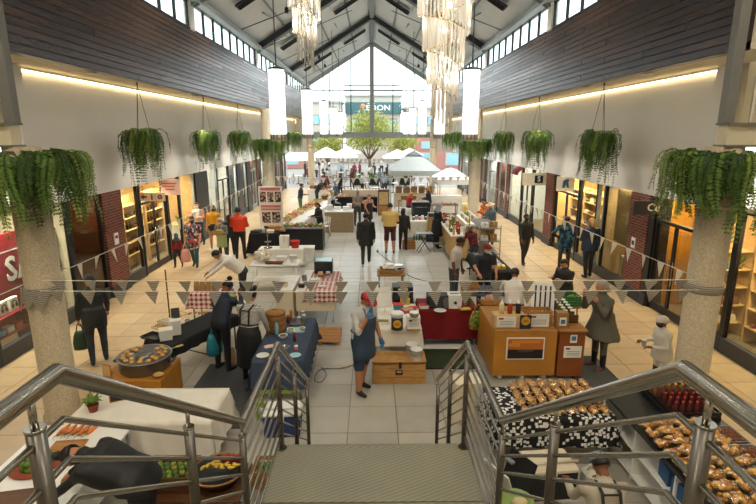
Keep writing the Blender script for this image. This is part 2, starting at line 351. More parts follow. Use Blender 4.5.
# upper walls, soffits, bands of boards
bm_ = [('board_dark'), ('board_dark2'), ('board_dark3')]
BL = 4.28
_bm = [MB().box((0, 0, 0), (.025, BL-.01, .118), .006).mesh('board', q) for q in bm_]
for s, nm in ((-1, 'left'), (1, 'right')):
    w = struct('wall_'+nm, MB().box((s*(XW+.1), (9.3+Y1)/2, (2.98+ZB0)/2), (.2, Y1-9.3, ZB0-2.98)), 'white_wall')
    struct('trim_'+nm+'_pier', MB().box((s*(XW-.02), 9.42, (2.9+ZB0)/2), (.3, .24, ZB0-2.9), .01), 'white_wall')
    struct('trim_'+nm+'_soffit', MB().box((s*(XB+.1+XW+.1)/2, (Y0+Y1)/2, ZB0+.07), (XW-XB, Y1-Y0, .1)), 'soffit_cream')
    st = thing('led_strip', 'glowing warm strip light atop the white wall over the '+('red sale window' if s < 0 else 'brick pillar and lit shelves'), 'strip light', (0, 0, 0))
    MB().box((s*(XW-.045), (9.6+Y1)/2, ZB0-.05), (.05, Y1-9.7, .03)).build('diffuser', 'led', st)
    MB().box((s*(XW-.04), (9.6+Y1)/2, ZB0-.02), (.036, Y1-9.6, .03)).build('channel', 'pale_metal', st)
    band = struct('wall_'+nm+'_band', MB().box((s*(XB+.12), (Y0+Y1)/2, (ZB0+ZB1)/2), (.2, Y1-Y0, ZB1-ZB0)), 'board_dark3')
    for r in range(14):
        off = (r % 3)*1.3
        for k in range(-1, 9):
            a = max(Y0, Y0+k*BL+off); b = min(Y1, Y0+(k+1)*BL+off)
            if b-a < .3: continue
            o = ob('board', _bm[random.choice((0, 0, 1, 2))], band, (s*(XB+.008), (a+b)/2, ZB0+.063+r*.1265))
            if b-a < BL-.02: o.scale = (1, (b-a)/BL, 1)
    MB().box((s*(XB+.06), Y0+.03, (ZB0+ZB1)/2), (.18, .06, ZB1-ZB0), .01).build('end_cap', 'black_frame', band)
    # clerestory windows, one per roof bay
    for k, (a, b) in enumerate(((7.7, 15.7), (16.1, 24.3), (24.7, 33.0), (33.4, 41.8))):
        n = 8; wd = struct('window_%d' % (k+1+(4 if s > 0 else 0)), MB().box((s*(XB+.05), (a+b)/2, ZB1+.03), (.12, b-a, .06)).box((s*(XB+.05), (a+b)/2, ZE-.08), (.12, b-a, .06)), 'black_frame')
        for j in range(n+1): MB().box((s*(XB+.05), a+(b-a)*j/n, (ZB1+ZE)/2), (.08, .055, ZE-ZB1), .005).build('mullion', 'black_frame', wd)
        for j in range(n): MB().box((s*(XB+.06), a+(b-a)*(j+.5)/n, (ZB1+ZE)/2), (.01, (b-a)/n-.055, ZE-ZB1-.17)).build('pane', 'window_glass', wd)
    for k, y in enumerate((7.6, 15.9, 24.5, 33.2, 41.9)):
        struct('trim_%d' % (k+1+(5 if s > 0 else 0)), MB().box((s*(XB+.06), y, (ZB1+ZE)/2), (.2, .4, ZE-ZB1), .02), 'white_wall')
    struct('trim_'+nm+'_eaves', MB().box((s*5.12, (Y0+Y1)/2, ZE-.01), (.3, Y1-Y0, .16), .02).box((s*5.3, (Y0+Y1)/2, ZE+.1), (.3, Y1-Y0, .1)), 'frame_pale')
# roof
L = math.hypot(5.5, (ZR-ZE)*5.5/5.3); A = math.atan2(ZR-ZE, 5.3)
for s, nm in ((-1, 'left'), (1, 'right')):
    rf = struct('ceiling_'+nm, MB().box((s*2.7, (Y0+Y1)/2+.2, (ZR+ZE)/2+.2), (L+.2, Y1-Y0+.8, .12), 0, 0, (0, s*A, 0)), 'roof_grey')
    def on(t, y, dz=0): return Vector((s*(5.2-5.2*t), y, ZE+(ZR-ZE)*t+dz))
    for k in range(1, 4):
        t = k/4; MB().box(on(t, (Y0+Y1)/2, .09), (.08, Y1-Y0, .06), 0, 0, (0, s*A, 0)).build('purlin', 'steel_mid', rf)
    for y in (7.8, 12.2, 16.0, 20.3, 24.5, 28.8, 33.2, 37.5):
        main = y in (7.8, 16.0, 24.5, 33.2)
        if main:
            MB().box((on(0, y, -.05)+on(1, y, -.05))/2, (L*.97, .2, .3), .02, 0, (0, s*A, 0)).build('rafter', 'steel_dark', rf)
            MB().box((on(0, y, -.2)+on(1, y, -.2))/2, (L*.95, .34, .04), 0, 0, (0, s*A, 0)).build('rafter_flange', 'steel_mid', rf)
        MB().cyl(on(.22, y, -.12), on(.22, y+2.1, .1), .035, n=6).build('knee_brace', 'frame_pale', rf)
        MB().cyl(on(.62, y, -.12), on(.62, y+2.1, .1), .035, n=6).build('knee_brace', 'frame_pale', rf)
        MB().cyl(on(.05, y+.3, -.1), on(.8, y+4.1, -.1), .018, n=5).build('tie_rod', 'steel_dark', rf)
    for k, y in enumerate((10.2, 18.6, 27.2, 36.0)):
        for t, l in ((.78, 1.7), (.30, 2.2)):
            lv = thing('roof_louvre', 'dark slotted louvre panel set into the sloping roof lining', 'louvre', (0, 0, 0), 0, 'louvre panels in the roof')
            c = on(t, y, -.03)
            R = Matrix.Translation(c) @ Euler((0, s*A, 0)).to_matrix().to_4x4()
            MB().box((0, 0, 0), (l, .5, .08), .01).xf(R).build('housing', 'steel_dark', lv)
            for q in range(4): MB().box((0, -.17+q*.113, -.055), (l-.1, .05, .03), 0, 0, (.5, 0, 0)).xf(R).build('slat', 'black_frame', lv)
struct('trim_ridge', MB().box((0, (Y0+Y1)/2, ZR-.02), (.3, Y1-Y0, .34), .03), 'steel_mid')
# gable glazing
gw = struct('window_9', MB().box((0, Y1, 4.24), (10.3, .35, .42), .02).box((0, Y1-.2, 4.47), (10.2, .12, .06)), 'frame_pale')
def gz(x): return ZE+(ZR-ZE)*(1-abs(x)/5.2)-.1
for x, w in ((-5.0, .16), (-3.36, .07), (-1.68, .07), (0, .34), (1.68, .07), (3.36, .07), (5.0, .16)):
    MB().box((x, Y1, (4.4+gz(x))/2), (w, .16, gz(x)-4.4), .01).build('mullion', 'frame_pale' if w > .1 else 'steel_dark', gw)
MB().box((0, Y1, 7.7), (10, .1, .08)).build('transom', 'steel_dark', gw)
MB().box((0, Y1, 8.08), (4.4, .08, .05)).build('transom', 'steel_mid', gw)
for s in (-1, 1):
    MB().box((s*2.6, Y1-.05, (gz(0)+gz(5.2))/2), (L*.98, .3, .3), .02, 0, (0, s*A, 0)).build('gable_rafter', 'frame_pale', gw)
XM = [-5, -3.36, -1.68, 0, 1.68, 3.36, 5]
for a, b in zip(XM[:-1], XM[1:]):
    MB().add([(a, Y1, 4.5), (b, Y1, 4.5), (b, Y1, 7.7), (a, Y1, 7.7)], [(0, 1, 2, 3)]).build('pane', 'window_glass', gw)
    MB().add([(a, Y1, 7.7), (b, Y1, 7.7), (b, Y1, gz(b)), (a, Y1, gz(a))], [(0, 1, 2, 3)]).build('pane', 'window_glass', gw)
for s, nm in ((-1, 'left'), (1, 'right')):
    struct('wall_gable_'+nm, MB().box((s*5.9, Y1+.1, 5.5), (1.8, .3, 5.2)), 'white_wall')
# galleries and shell round the stair end (mostly out of view)
for s, nm in ((-1, 'left'), (1, 'right')):
    struct('wall_gallery_'+nm, MB().box((s*8.3, 9.2, 6.8), (3.6, .2, 4.6)), 'soffit_cream')
    g = struct('trim_gallery_'+nm, MB().box((s*7.23, 7.12, 4.34), (4.74, .2, .30), 0, 1).box((s*7.23, 7.1, 4.485), (4.8, .3, .03)).box((s*7.23, 7.1, 4.19), (4.8, .3, .03)).box((s*7.95, 8.2, 4.34), (3.3, 1.9, .3), 0, 1), ['beam_grey', 'soffit_cream'])
    struct('column_gallery_'+nm, MB().box((s*5.0, 7.3, 6.8), (.15, .15, 4.6), .01), 'beam_grey')
    bal = thing('cable_balustrade', 'steel cable balustrade on the gallery edge above the '+('sale window' if s < 0 else 'lit shelf window'), 'balustrade', (0, 0, 0))
    for x in (5.17, 6.6, 8.1): MB().box((s*x, 7.06, 5.06), (.04, .03, 1.12), .006).build('post', 'pale_metal', bal)
    MB().cyl((s*5.1, 7.06, 5.64), (s*9.5, 7.06, 5.64), .03, n=10).build('handrail', 'steel_dark', bal)
    for k in range(8): MB().cyl((s*5.17, 7.06, 4.62+k*.12), (s*9.5, 7.06, 4.62+k*.12), .006, n=5).build('cable', 'pale_metal', bal)
    struct('wall_back_'+nm, MB().box((s*(XS+.15), -.25, 2.1), (.2, 15.5, 4.2)), 'soffit_cream')
    struct('wall_stair_'+nm, MB().box((s*10, .6, 6.6), (.2, 17.2, 4.9)), 'soffit_cream')
struct('wall_back', MB().box((0, -8, 4.5), (20.4, .2, 9.2)), 'soffit_cream')
struct('ceiling_stair', MB().box((0, -.2, 9.15), (20.4, 15.8, .2)), 'white_wall')
struct('wall_over', MB().box((0, 7.6, 11.0), (20.4, .2, 4.0)), 'white_wall')
# columns
for k, y in enumerate((7.2, 24.5, 41.7)):
    for s in (-1, 1):
        rr = .238 if k == 0 else .265; m = MB().lathe([(rr+.04, 0), (rr+.04, .1), (rr+.005, .13), (rr, 4.18 if k == 0 else 5.52)], n=28)
        c = struct('column_%d' % (k*2+(1 if s < 0 else 2)), m, 'concrete', None, (s*(4.95 if k else (4.86 if s < 0 else 4.98)), y, 0))
        MB().lathe([(rr+.015, 3.3), (rr+.015, 3.36)], n=28).build('joint_ring', 'concrete', c)
# ================================================================ stairs
ZU, ZL = EYE-1.70, EYE-2.93            # upper floor, half landing
YU, YL0, YL1, YF = 1.283, 3.02, 4.30, 6.30
st = thing('staircase', 'straight steel stair with chequer plate half landing going down to the market floor', 'staircase')
MB().box((0, -1.1, ZU-.1), (6, 4.7, .2)).build('upper_landing', 'beam_grey', st)
for a, b in ((YL0, 3.54), (3.55, YL1)):
    MB().box((0, (a+b)/2, ZL-.01), (1.86, b-a-.006, .02), .002).build('landing_plate', 'chequer_plate', st)
MB().box((0, YL1-.015, ZL-.09), (1.86, .03, .16)).build('landing_nosing', 'stainless_post', st)
n = 7
for i in range(1, n):
    y = YU+(YL0-YU)*i/n; z = ZU-(ZU-ZL)*i/n
    MB().box((0, y+.0, z-.015), (1.74, .29, .03), .004).build('tread', 'chequer_plate', st)
n = 9
for i in range(1, n):
    y = YL1+(YF-YL1)*i/n; z = ZL-ZL*i/n
    MB().box((0, y-.08, z-.015), (1.74, .27, .03), .004).build('tread', 'chequer_plate', st)
for s in (-1, 1):
    for (ya, za), (yb, zb) in (((YU, ZU), (YL0, ZL)), ((YL1, ZL), (YF, .02))):
        MB().add([(s*.9+d, y, z) for d in (-.02, .02) for y, z in ((ya, za), (yb, zb), (yb, max(0, zb-.24)), (ya, za-.26))],
                 [(0, 1, 2, 3), (7, 6, 5, 4), (0, 4, 5, 1), (1, 5, 6, 2), (2, 6, 7, 3), (3, 7, 4, 0)]).build('stringer', 'steel_mid', st)
    MB().box((s*.9, (YL0+YL1)/2, ZL-.13), (.04, YL1-YL0, .22)).build('stringer', 'steel_mid', st)
    for y in (YL0+.15, YL1-.15): MB().box((s*.8, y, (ZL-.03)/2), (.08, .08, ZL-.05)).build('support_leg', 'steel_mid', st)
for s in (-1, 1):
    RH = 1.06
    path = [(-.8, ZU), (YU, ZU), (YL0, ZL), (YL1, ZL), (YF-.1, ZL-(ZL)*(YF-.1-YL1)/(YF-YL1))]
    def zat(y):
        for (a, za), (b, zb) in zip(path[:-1], path[1:]):
            if y <= b+1e-6: return za+(zb-za)*(y-a)/(b-a)
        return path[-1][1]
    rl = MB().tube([(0, y, z+RH) for y, z in path], .0265, 14).build('railing', 'stainless', st, (s*.87, 0, 0))
    for q in range(7):
        MB().tube([(0, y, z+RH-.14-q*.128) for y, z in path], .0095, 8).build('rod', 'stainless', rl)
    for y in (-.4, 1.17, 2.14, YL0-.02, YL1-.02, 5.15, 6.1):
        z = zat(y)
        MB().cyl((0, y, z), (0, y, z+RH-.1), .024, n=12).build('post', 'stainless_post', rl)
        MB().cyl((0, y, z+RH-.1), (0, y, z+RH-.02), .010, n=8).cyl((0, y, z+RH-.105), (0, y, z+RH-.095), .026, n=12).build('post_stem', 'stainless', rl)
        MB().cyl((0, y, z), (0, y, z+.012), .05, n=12).build('base_flange', 'stainless_post', rl)
# recessed ceiling panels over the stair hall
for ix in range(3):
    for iy in range(2):
        t = thing('ceiling_panel_light', 'square recessed light panel in the ceiling over the stair', 'ceiling light', (-5+ix*5, -2.5+iy*5.5, 9.04), 0, 'light panels over the stair')
        MB().box((0, 0, -.02), (1.3, 1.3, .05), .01).build('frame', 'frame_pale', t); MB().box((0, 0, -.05), (1.15, 1.15, .02)).build('diffuser', 'downlight', t)
        l = area_light('panel_light', (0, 0, -.08), (0, 0, 0), 1.15, 1.15, STAIR_W, (1, .93, .82)); l.parent = t
# ================================================================ ferns
def frond_mesh(name, reach, drop, rise, npair, ll, lw, mat, seed, jitter=.0):
    rnd = random.Random(seed); m = MB(); P = []
    n = 18
    for i in range(n+1):
        t = i/n
        x = reach*(1-(1-min(1, t*1.9))**2) + .03*math.sin(t*5+seed)
        z = rise*math.sin(min(1, t*2.2)*PI/2)*(1-t*.6) - drop*max(0, t-.22)**1.15/.75
        P.append(Vector((x, jitter*math.sin(t*4+seed*2), z)))
    m.tube(P, [.005*(1-.7*i/n) for i in range(n+1)], 4, False, 1)
    for k in range(npair):
        t = .12+.88*k/npair; f = t*n; i = min(n-1, int(f)); p = P[i].lerp(P[i+1], f-i); d = (P[i+1]-P[i]).normalized()
        sz = ll*(.45+.75*math.sin(PI*min(1, t*.85+.12)))
        for sd in (-1, 1):
            a = Vector((0, sd, 0)); tip = p+(a*.9+d*.35+Vector((rnd.uniform(-.15, .25), 0, rnd.uniform(-.25, .15)))).normalized()*sz
            mid = p.lerp(tip, .5); wv = d*lw*.5; up = Vector((.3, 0, .2))*lw*.4
            m.add([p, mid-wv+up, tip, mid+wv+up], [(0, 1, 2, 3)], 0, True)
    return m.mesh(name, [mat, 'fern_dark'])
HF = [frond_mesh('frond', r, d, z, 24, .07, .034, mt, i, .05) for i, (r, d, z, mt) in enumerate(((.24, .62, .12, 'fern'), (.30, .85, .16, 'fern'), (.17, .98, .08, 'fern_light'), (.26, .40, .26, 'fern_light'), (.32, .5, .2, 'fern_dark'), (.14, .75, .05, 'fern_dark'), (.22, 1.15, .10, 'fern')))]
CF = [frond_mesh('frond', r, d, z, 24, .072, .036, mt, 20+i, .05) for i, (r, d, z, mt) in enumerate(((.30, .70, .12, 'fern'), (.34, .85, .15, 'fern_light'), (.22, .95, .10, 'fern'), (.26, .55, .2, 'fern_dark'), (.16, .8, .05, 'fern_dark'), (.36, .65, .18, 'fern_light'), (.10, .5, .16, 'fern')))]
def joined(meshes, places, mats):
    m = MB()
    for me, loc, rz, scl in places:
        R = Matrix.Translation(loc) @ Euler((0, 0, rz)).to_matrix().to_4x4() @ Matrix.Scale(scl, 4)
        base = mats.index(me.materials[0].name)
        m.add([R @ v.co for v in me.vertices], [list(p.vertices) for p in me.polygons], base, True)
    return m
def hanging_fern(x, y, zt, scl, label, big=True, seed=0):
    rnd = random.Random(seed); zb = zt
    t = thing('hanging_fern', label, 'fern', (x, y, zb), 0, 'ferns hung in front of the white walls')
    MB().lathe([(.05, -.22), (.14, -.18), (.2, -.05), (.21, .02), (.17, .02)], n=16).build('basket', 'bark', t)
    for k in range(3):
        a = 2*PI*k/3+.5
        MB().cyl((.2*math.cos(a), .2*math.sin(a), .01), (0, 0, ZB0-zb-.06), .006, n=5).build('chain', 'steel_dark', t)
    MB().cyl((0, 0, ZB0-zb-.07), (0, 0, ZB0-zb-.002), .02, n=8).build('hook', 'steel_dark', t)
    pl = []
    n = 64
    for k in range(n):
        a = 2*PI*k/n*5.03; r = .05+.13*((k*7) % n)/n
        i = (k*5+seed) % len(HF)
        pl.append((HF[i], (r*math.cos(a), r*math.sin(a), rnd.uniform(-.02, .05)), a+rnd.uniform(-.3, .3), scl*rnd.uniform(.8, 1.15)))
    if big:
        for me, l, rz, s_ in pl: ob('frond', me, t, l, (rnd.uniform(-.12, .12), rnd.uniform(-.1, .1), rz), s_)
    else:
        o = joined(HF, pl, ['fern', 'fern_light', 'fern_dark']).build('fronds', ['fern', 'fern_light', 'fern_dark'], t); o['kind'] = 'stuff'
HX = 5.5
for s, side in ((-1, 'sale window'), (1, 'lit shoe shelves')):
    nm = (('above the dark shop window', 'above the arrow sign', 'above the double doors') if s < 0 else ('over the brick pillar', 'over the shoe shop shelves', 'over the shop with the black logo sign'))
    for k, y in enumerate((12.45, 17.2, 21.5)):
        hanging_fern(s*HX, y, 4.28+(.0 if s < 0 else -.02), 1.08-.04*k, 'bushy green fern hanging on three chains '+nm[k], True, k*3+(s > 0))
    for k, y in enumerate((29.2, 33.4, 37.6)):
        hanging_fern(s*HX, y, 4.30, 1.05, 'small green fern hanging by the open hall end on the '+('poster' if s < 0 else 'canopy tent')+' side', False, 30+k*3+(s > 0))
def column_fern(s, y, label, big, seed):
    rnd = random.Random(seed)
    t = thing('column_fern', label, 'fern', (s*4.95 if y > 10 else (-4.86 if s < 0 else 4.98), y, 3.86))
    R = []
    for k in range(28):
        a = 2*PI*k/28; R.append([(r*math.cos(a), r*math.sin(a), z) for r, z in ((.28, -.02), (.52, 0), (.55, .2), (.50, .2), (.48, .1), (.28, .1))])
    MB().rings([list(q) for q in R], False, 0, True, True).build('ring_planter', 'steel_dark', t)
    pl = []
    n = 150
    for k in range(n):
        a = k*2.39996; r = .30+.24*((k*13) % n)/n
        pl.append((CF[(k*3+seed) % len(CF)], (r*math.cos(a), r*math.sin(a), .13), a+rnd.uniform(-.5, .5), rnd.uniform(.85, 1.2)))
    if big:
        for me, l, rz, s_ in pl: ob('frond', me, t, l, (rnd.uniform(-.15, .15), rnd.uniform(-.15, .1), rz), s_)
    else:
        o = joined(CF, pl, ['fern', 'fern_light', 'fern_dark']).build('fronds', ['fern', 'fern_light', 'fern_dark'], t); o['kind'] = 'stuff'
column_fern(-1, 7.2, 'thick collar of trailing fern round the concrete column by the sale window', True, 1)
column_fern(1, 7.2, 'thick collar of trailing fern round the concrete column by the chef', True, 2)
column_fern(-1, 24.5, 'collar of trailing fern on the column behind the poster boards', False, 3)
column_fern(1, 24.5, 'collar of trailing fern on the column behind the person in orange', False, 4)
# ================================================================ tubular pendants
def pendant(s, y, label):
    zr = ZE+(ZR-ZE)*(1-2.42/5.2)
    t = thing('tube_pendant', label, 'pendant lamp', ((2.42 if s > 0 else -2.3), y, 4.19), 0, 'white tube pendants hung down the hall')
    MB().lathe([(.05, .16), (.19, .16), (.19, 1.66), (.05, 1.66)], n=24).build('shade', 'lamp_white', t)
    MB().lathe([(.13, 0), (.185, 0), (.185, .16), (.13, .16)], n=24).build('bottom_ring', 'gold' if False else 'pale_metal', t)
    for k in range(12):
        a = 2*PI*k/12; MB().box((.187*math.cos(a), .187*math.sin(a), .08), (.03, .03, .12), 0, 0, a).build('ring_fin', 'steel_mid', t)
    MB().lathe([(.02, 1.74), (.12, 1.72), (.195, 1.70), (.195, 1.66), (.02, 1.66)][::-1], n=24).build('top_cap', 'steel_dark', t)
    MB().cyl((0, 0, 1.7), (0, 0, zr-4.19+.4), .014, n=6).build('rod', 'steel_dark', t)
for k, y in enumerate((12.8, 18.6, 25.0, 31.0, 37.2)):
    for s in (-1, 1):
        pendant(s, y, 'white glowing tube pendant on a rod, '+('first','second','third','fourth','last')[k]+' from the stairs on the '+('poster' if s < 0 else 'canopy tent')+' side')
# ================================================================ crystal chandeliers
def chandelier(loc, ztop, label):
    t = thing('crystal_chandelier', label, 'chandelier', loc, 0, 'crystal chandeliers')
    pitch, turns = .49, 5.6; zt = pitch*turns; N = int(turns*64)
    rods = {}
    helix = []; ang = PI*.9
    rmax, rmin = .60, .13
    total = 0.0; pts = []
    while total < turns*2*PI:
        f = total/(turns*2*PI); r = rmax+(rmin-rmax)*f**.9; z = zt*(1-f)+.42
        pts.append((r, ang+total, z)); total += .068/r
    HM = {}
    for i, (r, a, z) in enumerate(pts):
        ln = .475
        if ln not in HM:
            q = MB().tube([(0, 0, 0), (0, 0, -.02), (0, 0, -ln), (0, 0, -ln-.03)], [.013, .02, .02, .006], 4, True, 0, False); HM[ln] = q.mesh('crystal_rod', 'crystal')
        if len(pts) > 299 and i < len(pts)-299: continue
        ob('crystal_rod', HM[ln], t, (r*math.cos(a), r*math.sin(a), z), (0, 0, a))
    m = MB()
    P = [((r-.01)*math.cos(a), (r-.01)*math.sin(a), z+.005) for r, a, z in pts]
    m.tube(P, .011, 5, True); m.build('spiral_band', 'gold', t)
    MB().cyl((0, 0, .35), (0, 0, zt+.6), .022, n=8).build('stem', 'pale_metal', t)
    MB().lathe([(.5, zt+.5), (.58, zt+.5), (.58, zt+.56), (.03, zt+.6)], n=24).build('top_plate', 'gold', t)
    MB().cyl((0, 0, zt+.6), (0, 0, ztop-loc[2]), .012, n=6).build('cable', 'steel_dark', t)
    for k in range(8):
        z = .75+k*.36; a = k*2.2; r = .04+.09*(k/8)
        b = MB().ball((r*math.cos(a), r*math.sin(a), z), (.032, .032, .045), 10, 6).build('bulb', 'bulb', t)
        if k % 2 == 0:
            d = bpy.data.lights.new('bulb_light', 'POINT'); d.energy = 15; d.color = (1, .95, .88); d.shadow_soft_size = .06
            l = bpy.data.objects.new('bulb_light', d); l.location = (0, 0, z+.15); l.parent = t; col.objects.link(l)
    return t
chandelier((1.12, 8.25, 4.42), 10.7, 'large spiral crystal chandelier hanging low near the stairs')
chandelier((-1.33, 10.95, 5.66), 10.6, 'spiral crystal chandelier hung higher, nearer the roof frame')
# ================================================================ bunting
def bunting(label, pa, pb, n, sag, pw, ph, mat, name='bunting', group=None, wrap=()):
    pa = Vector(pa); pb = Vector(pb); t = thing(name, label, 'bunting', pa, 0, group); d = pb-pa
    f = lambda u: d*u+Vector((0, 0, -4*sag*u*(1-u)))
    MB().tube([f(k/24) for k in range(25)], .006, 4, False).build('cord', 'white_cloth', t)
    h = Vector((d.x, d.y, 0)).normalized(); nrm = Vector((-h.y, h.x, 0)); ang = math.atan2(h.y, h.x)
    me = MB().add([(-pw/2, 0, 0), (pw/2, 0, 0), (0, .012, -ph), (-pw/2, .003, 0), (pw/2, .003, 0), (0, .015, -ph)], [(0, 2, 1), (3, 4, 5), (0, 3, 5, 2), (1, 2, 5, 4), (0, 1, 4, 3)]).mesh('pennant', mat)
    for k in range(n):
        o = ob('pennant', me, t, f((k+.5)/n), (random.uniform(-.25, .25), random.uniform(-.12, .12), ang+random.uniform(-.25, .25)))
    return t
bunting('upper string of grey striped pennants across the hall between fern collared columns', (-4.72, 6.98, 2.31), (4.72, 6.98, 2.29), 21, .02, .20, .19, 'pennant_stripe')
bunting('lower string of grey striped pennants across the hall between fern collared columns', (-4.72, 6.9, 2.18), (4.72, 6.9, 2.16), 21, .02, .20, .21, 'pennant_stripe')
bunting('string of small white pennants along the walkway past the arrow sign', (-4.95, 7.48, 2.22), (-4.95, 24.2, 2.42), 30, .08, .17, .26, 'pennant_white')
bunting('string of small white pennants along the walkway past the brick pillar', (4.95, 7.48, 2.22), (4.95, 24.2, 2.30), 30, .08, .17, .26, 'pennant_white')
bunting('far string of pale pennants between the columns behind the poster board', (-4.68, 24.35, 2.38), (4.68, 24.35, 2.38), 26, .1, .24, .26, 'pennant_white')
bunting('farthest string of pale pennants under the gable beam', (-4.68, 41.55, 2.5), (4.68, 41.55, 2.5), 26, .15, .26, .28, 'pennant_stripe')
for s in (-1, 1):                                     # the string ends knotted round the near columns
    t = thing('bunting_wrap', 'striped cloth knotted round the concrete column by the '+('sale window' if s < 0 else 'chef'), 'bunting', (-4.86 if s < 0 else 4.98, 7.2, 2.12))
    MB().lathe([(.242, -.07), (.258, -.05), (.262, .03), (.242, .07)], n=24).build('cloth_band', 'pennant_stripe', t)
    if s < 0:
        for k in range(7):
            a = -PI*.95+k*.32; MB().add([(-.11, 0, .05), (.11, 0, .05), (.03*(-1)**k, -.05, -.20-.05*(k % 3)), (-.11, .01, .05), (.11, .01, .05), (.03*(-1)**k, -.04, -.2-.05*(k % 3))], [(0, 2, 1), (3, 4, 5), (0, 3, 5, 2), (1, 2, 5, 4), (0, 1, 4, 3)]).build('pennant', 'pennant_stripe', t, (.27*math.cos(a), .27*math.sin(a), 0), (0, .3*(-1)**k, a+PI/2))
# ================================================================ spotlights added under the roof to brighten the hall
for s in (-1, 1):
    for k in range(7):
        y = 13.0+k*4.1; x = 3.3; z = ZE+(ZR-ZE)*(1-x/5.2)
        t = thing('added_spotlight', 'small black spotlight added under the '+('poster' if s < 0 else 'canopy tent')+' side of the roof', 'spotlight', (s*x, y, z), 0, 'added spotlights on the '+('poster' if s < 0 else 'canopy')+' side')
        MB().cyl((0, 0, .02), (0, 0, -.2), .012, n=6).build('stem', 'steel_dark', t); MB().lathe([(.03, -.2), (.07, -.22), (.08, -.42), (.07, -.42)], n=14).build('can', 'black_frame', t); MB().lathe([(.0, -.40), (.07, -.40)], n=14, caps=False).build('lens', 'downlight', t)
        d = bpy.data.lights.new('added_spot_beam', 'SPOT'); d.energy = SPOT_W*(.55, .95, 1.35, 1.6, 1.7, 1.7, 1.7)[k]; d.color = ((1, .93, .82) if k < 2 else (.97, .98, 1.0)); d.spot_size = 2.0; d.spot_blend = 1.0; d.shadow_soft_size = .12  # farther beams stronger and cooler, standing in for daylight
        l = bpy.data.objects.new('added_spot_beam', d); l.location = (0, 0, -.44); l.rotation_euler = (0, -s*.25, 0); l.parent = t; col.objects.link(l)
# ================================================================ shop fronts
WIN = [10]; SW = [0]
def nextwin(): WIN[0] += 1; return WIN[0]
def pane_seg(s, a, b, frame='black_frame', rail=None, glass='shop_glass', z1=2.95):
    x = s*XS; c = (a+b)/2; w = b-a; z0 = .32
    fr = MB().box((x, c, .16), (.12, w, .32), .01, 1)
    for y in (a+.035, b-.035): fr.box((x, y, (z0+z1)/2), (.10, .07, z1-z0), .006)
    fr.box((x, c, z1-.05), (.10, w, .1), .006)
    o = struct('window_%d' % nextwin(), fr, [frame, 'plinth_slate'])
    if rail: MB().box((x, c, rail), (.08, w-.14, .05), .005).build('glazing_bar', frame, o)
    MB().box((x, c, (z0+z1-.1)/2), (.012, w-.14, z1-.1-z0)).build('pane', glass, o)
    return o
def door_seg(s, a, b, frame='black_frame', glass='shop_glass', z1=2.95, ajar=0):
    x = s*XS; c = (a+b)/2
    o = struct('door_%d' % nextwin(), MB().box((x, a+.04, z1/2), (.12, .08, z1), .006).box((x, b-.04, z1/2), (.12, .08, z1), .006).box((x, c, z1-.05), (.12, b-a, .1), .006).box((x, c, 2.25), (.1, b-a-.16, .08), .006), frame)
    MB().box((x, c, 2.55), (.012, b-a-.16, .5)).build('pane', glass, o)
    lf = MB().box((x, c-(b-a)/4, 1.1), (.012, (b-a)/2-.2, 2.1)).build('pane', glass, o)
    for yy in (a+.12, c-.03, c+.03, b-.12): MB().box((x, yy, 1.1), (.05, .05, 2.2), .005).build('stile', frame, o)
    MB().box((x, c+(b-a)/4, 1.1), (.012, (b-a)/2-.2, 2.1)).build('pane', glass, o)
    MB().box((x, c, .12), (.05, b-a-.2, .2), .005).build('kick_rail', frame, o)
    for d in (-.1, .1): MB().cyl((x-s*.05, c+d, .8), (x-s*.05, c+d, 1.4), .015, n=8).build('pull_handle', 'stainless', o)
    return o
def pier(s, a, b, mat, z1=2.98, depth=.42):
    o = struct('wall_pier_%d' % nextwin(), MB().box((s*(XS+depth/2-.1), (a+b)/2, z1/2), (depth, b-a, z1), .008), mat)
    MB().box((s*(XS+depth/2-.115), (a+b)/2, .15), (depth+.03, b-a+.03, .3), .005).build('plinth', 'plinth_slate', o); return o
def interior(s, y0, y1, wall, colr, power, depth=2.4, floorm='tile_sand', n=1):
    x0 = XS+.05; x1 = XS+depth; SW[0] += 1; k = SW[0]
    struct('wall_shop_%d' % k, MB().box((s*x1, (y0+y1)/2, 1.5), (.08, y1-y0, 3)), wall)
    for q, y in ((1, y0), (2, y1)): struct('wall_shop_%d_side_%d' % (k, q), MB().box((s*(x0+x1)/2, y, 1.5), (x1-x0, .06, 3)), wall)
    struct('ceiling_shop_%d' % k, MB().box((s*(XS-.35+x1)/2, (y0+y1)/2, 3.0), (x1-XS+.4, y1-y0, .08)), 'soffit_cream')
    for j in range(n):
        yy = y0+(y1-y0)*(j+.5)/n; xx = s*(x0+.32)
        t = thing('shop_ceiling_light', 'warm ceiling light panel inside a shop', 'ceiling light', (xx, yy, 2.93), 0, 'ceiling lights inside the shops')
        MB().box((0, 0, 0), (.4, .9, .05), .008).build('housing', 'white_plastic', t)
        MB().box((0, 0, -.03), (.32, .82, .014)).build('diffuser', 'shop_tube', t)
        l = area_light('shop_light', (0, 0, -.06), (0, s*-.35, 0), .32, (y1-y0)/n*.5, power/n*.8, colr); l.parent = t
GM = {}
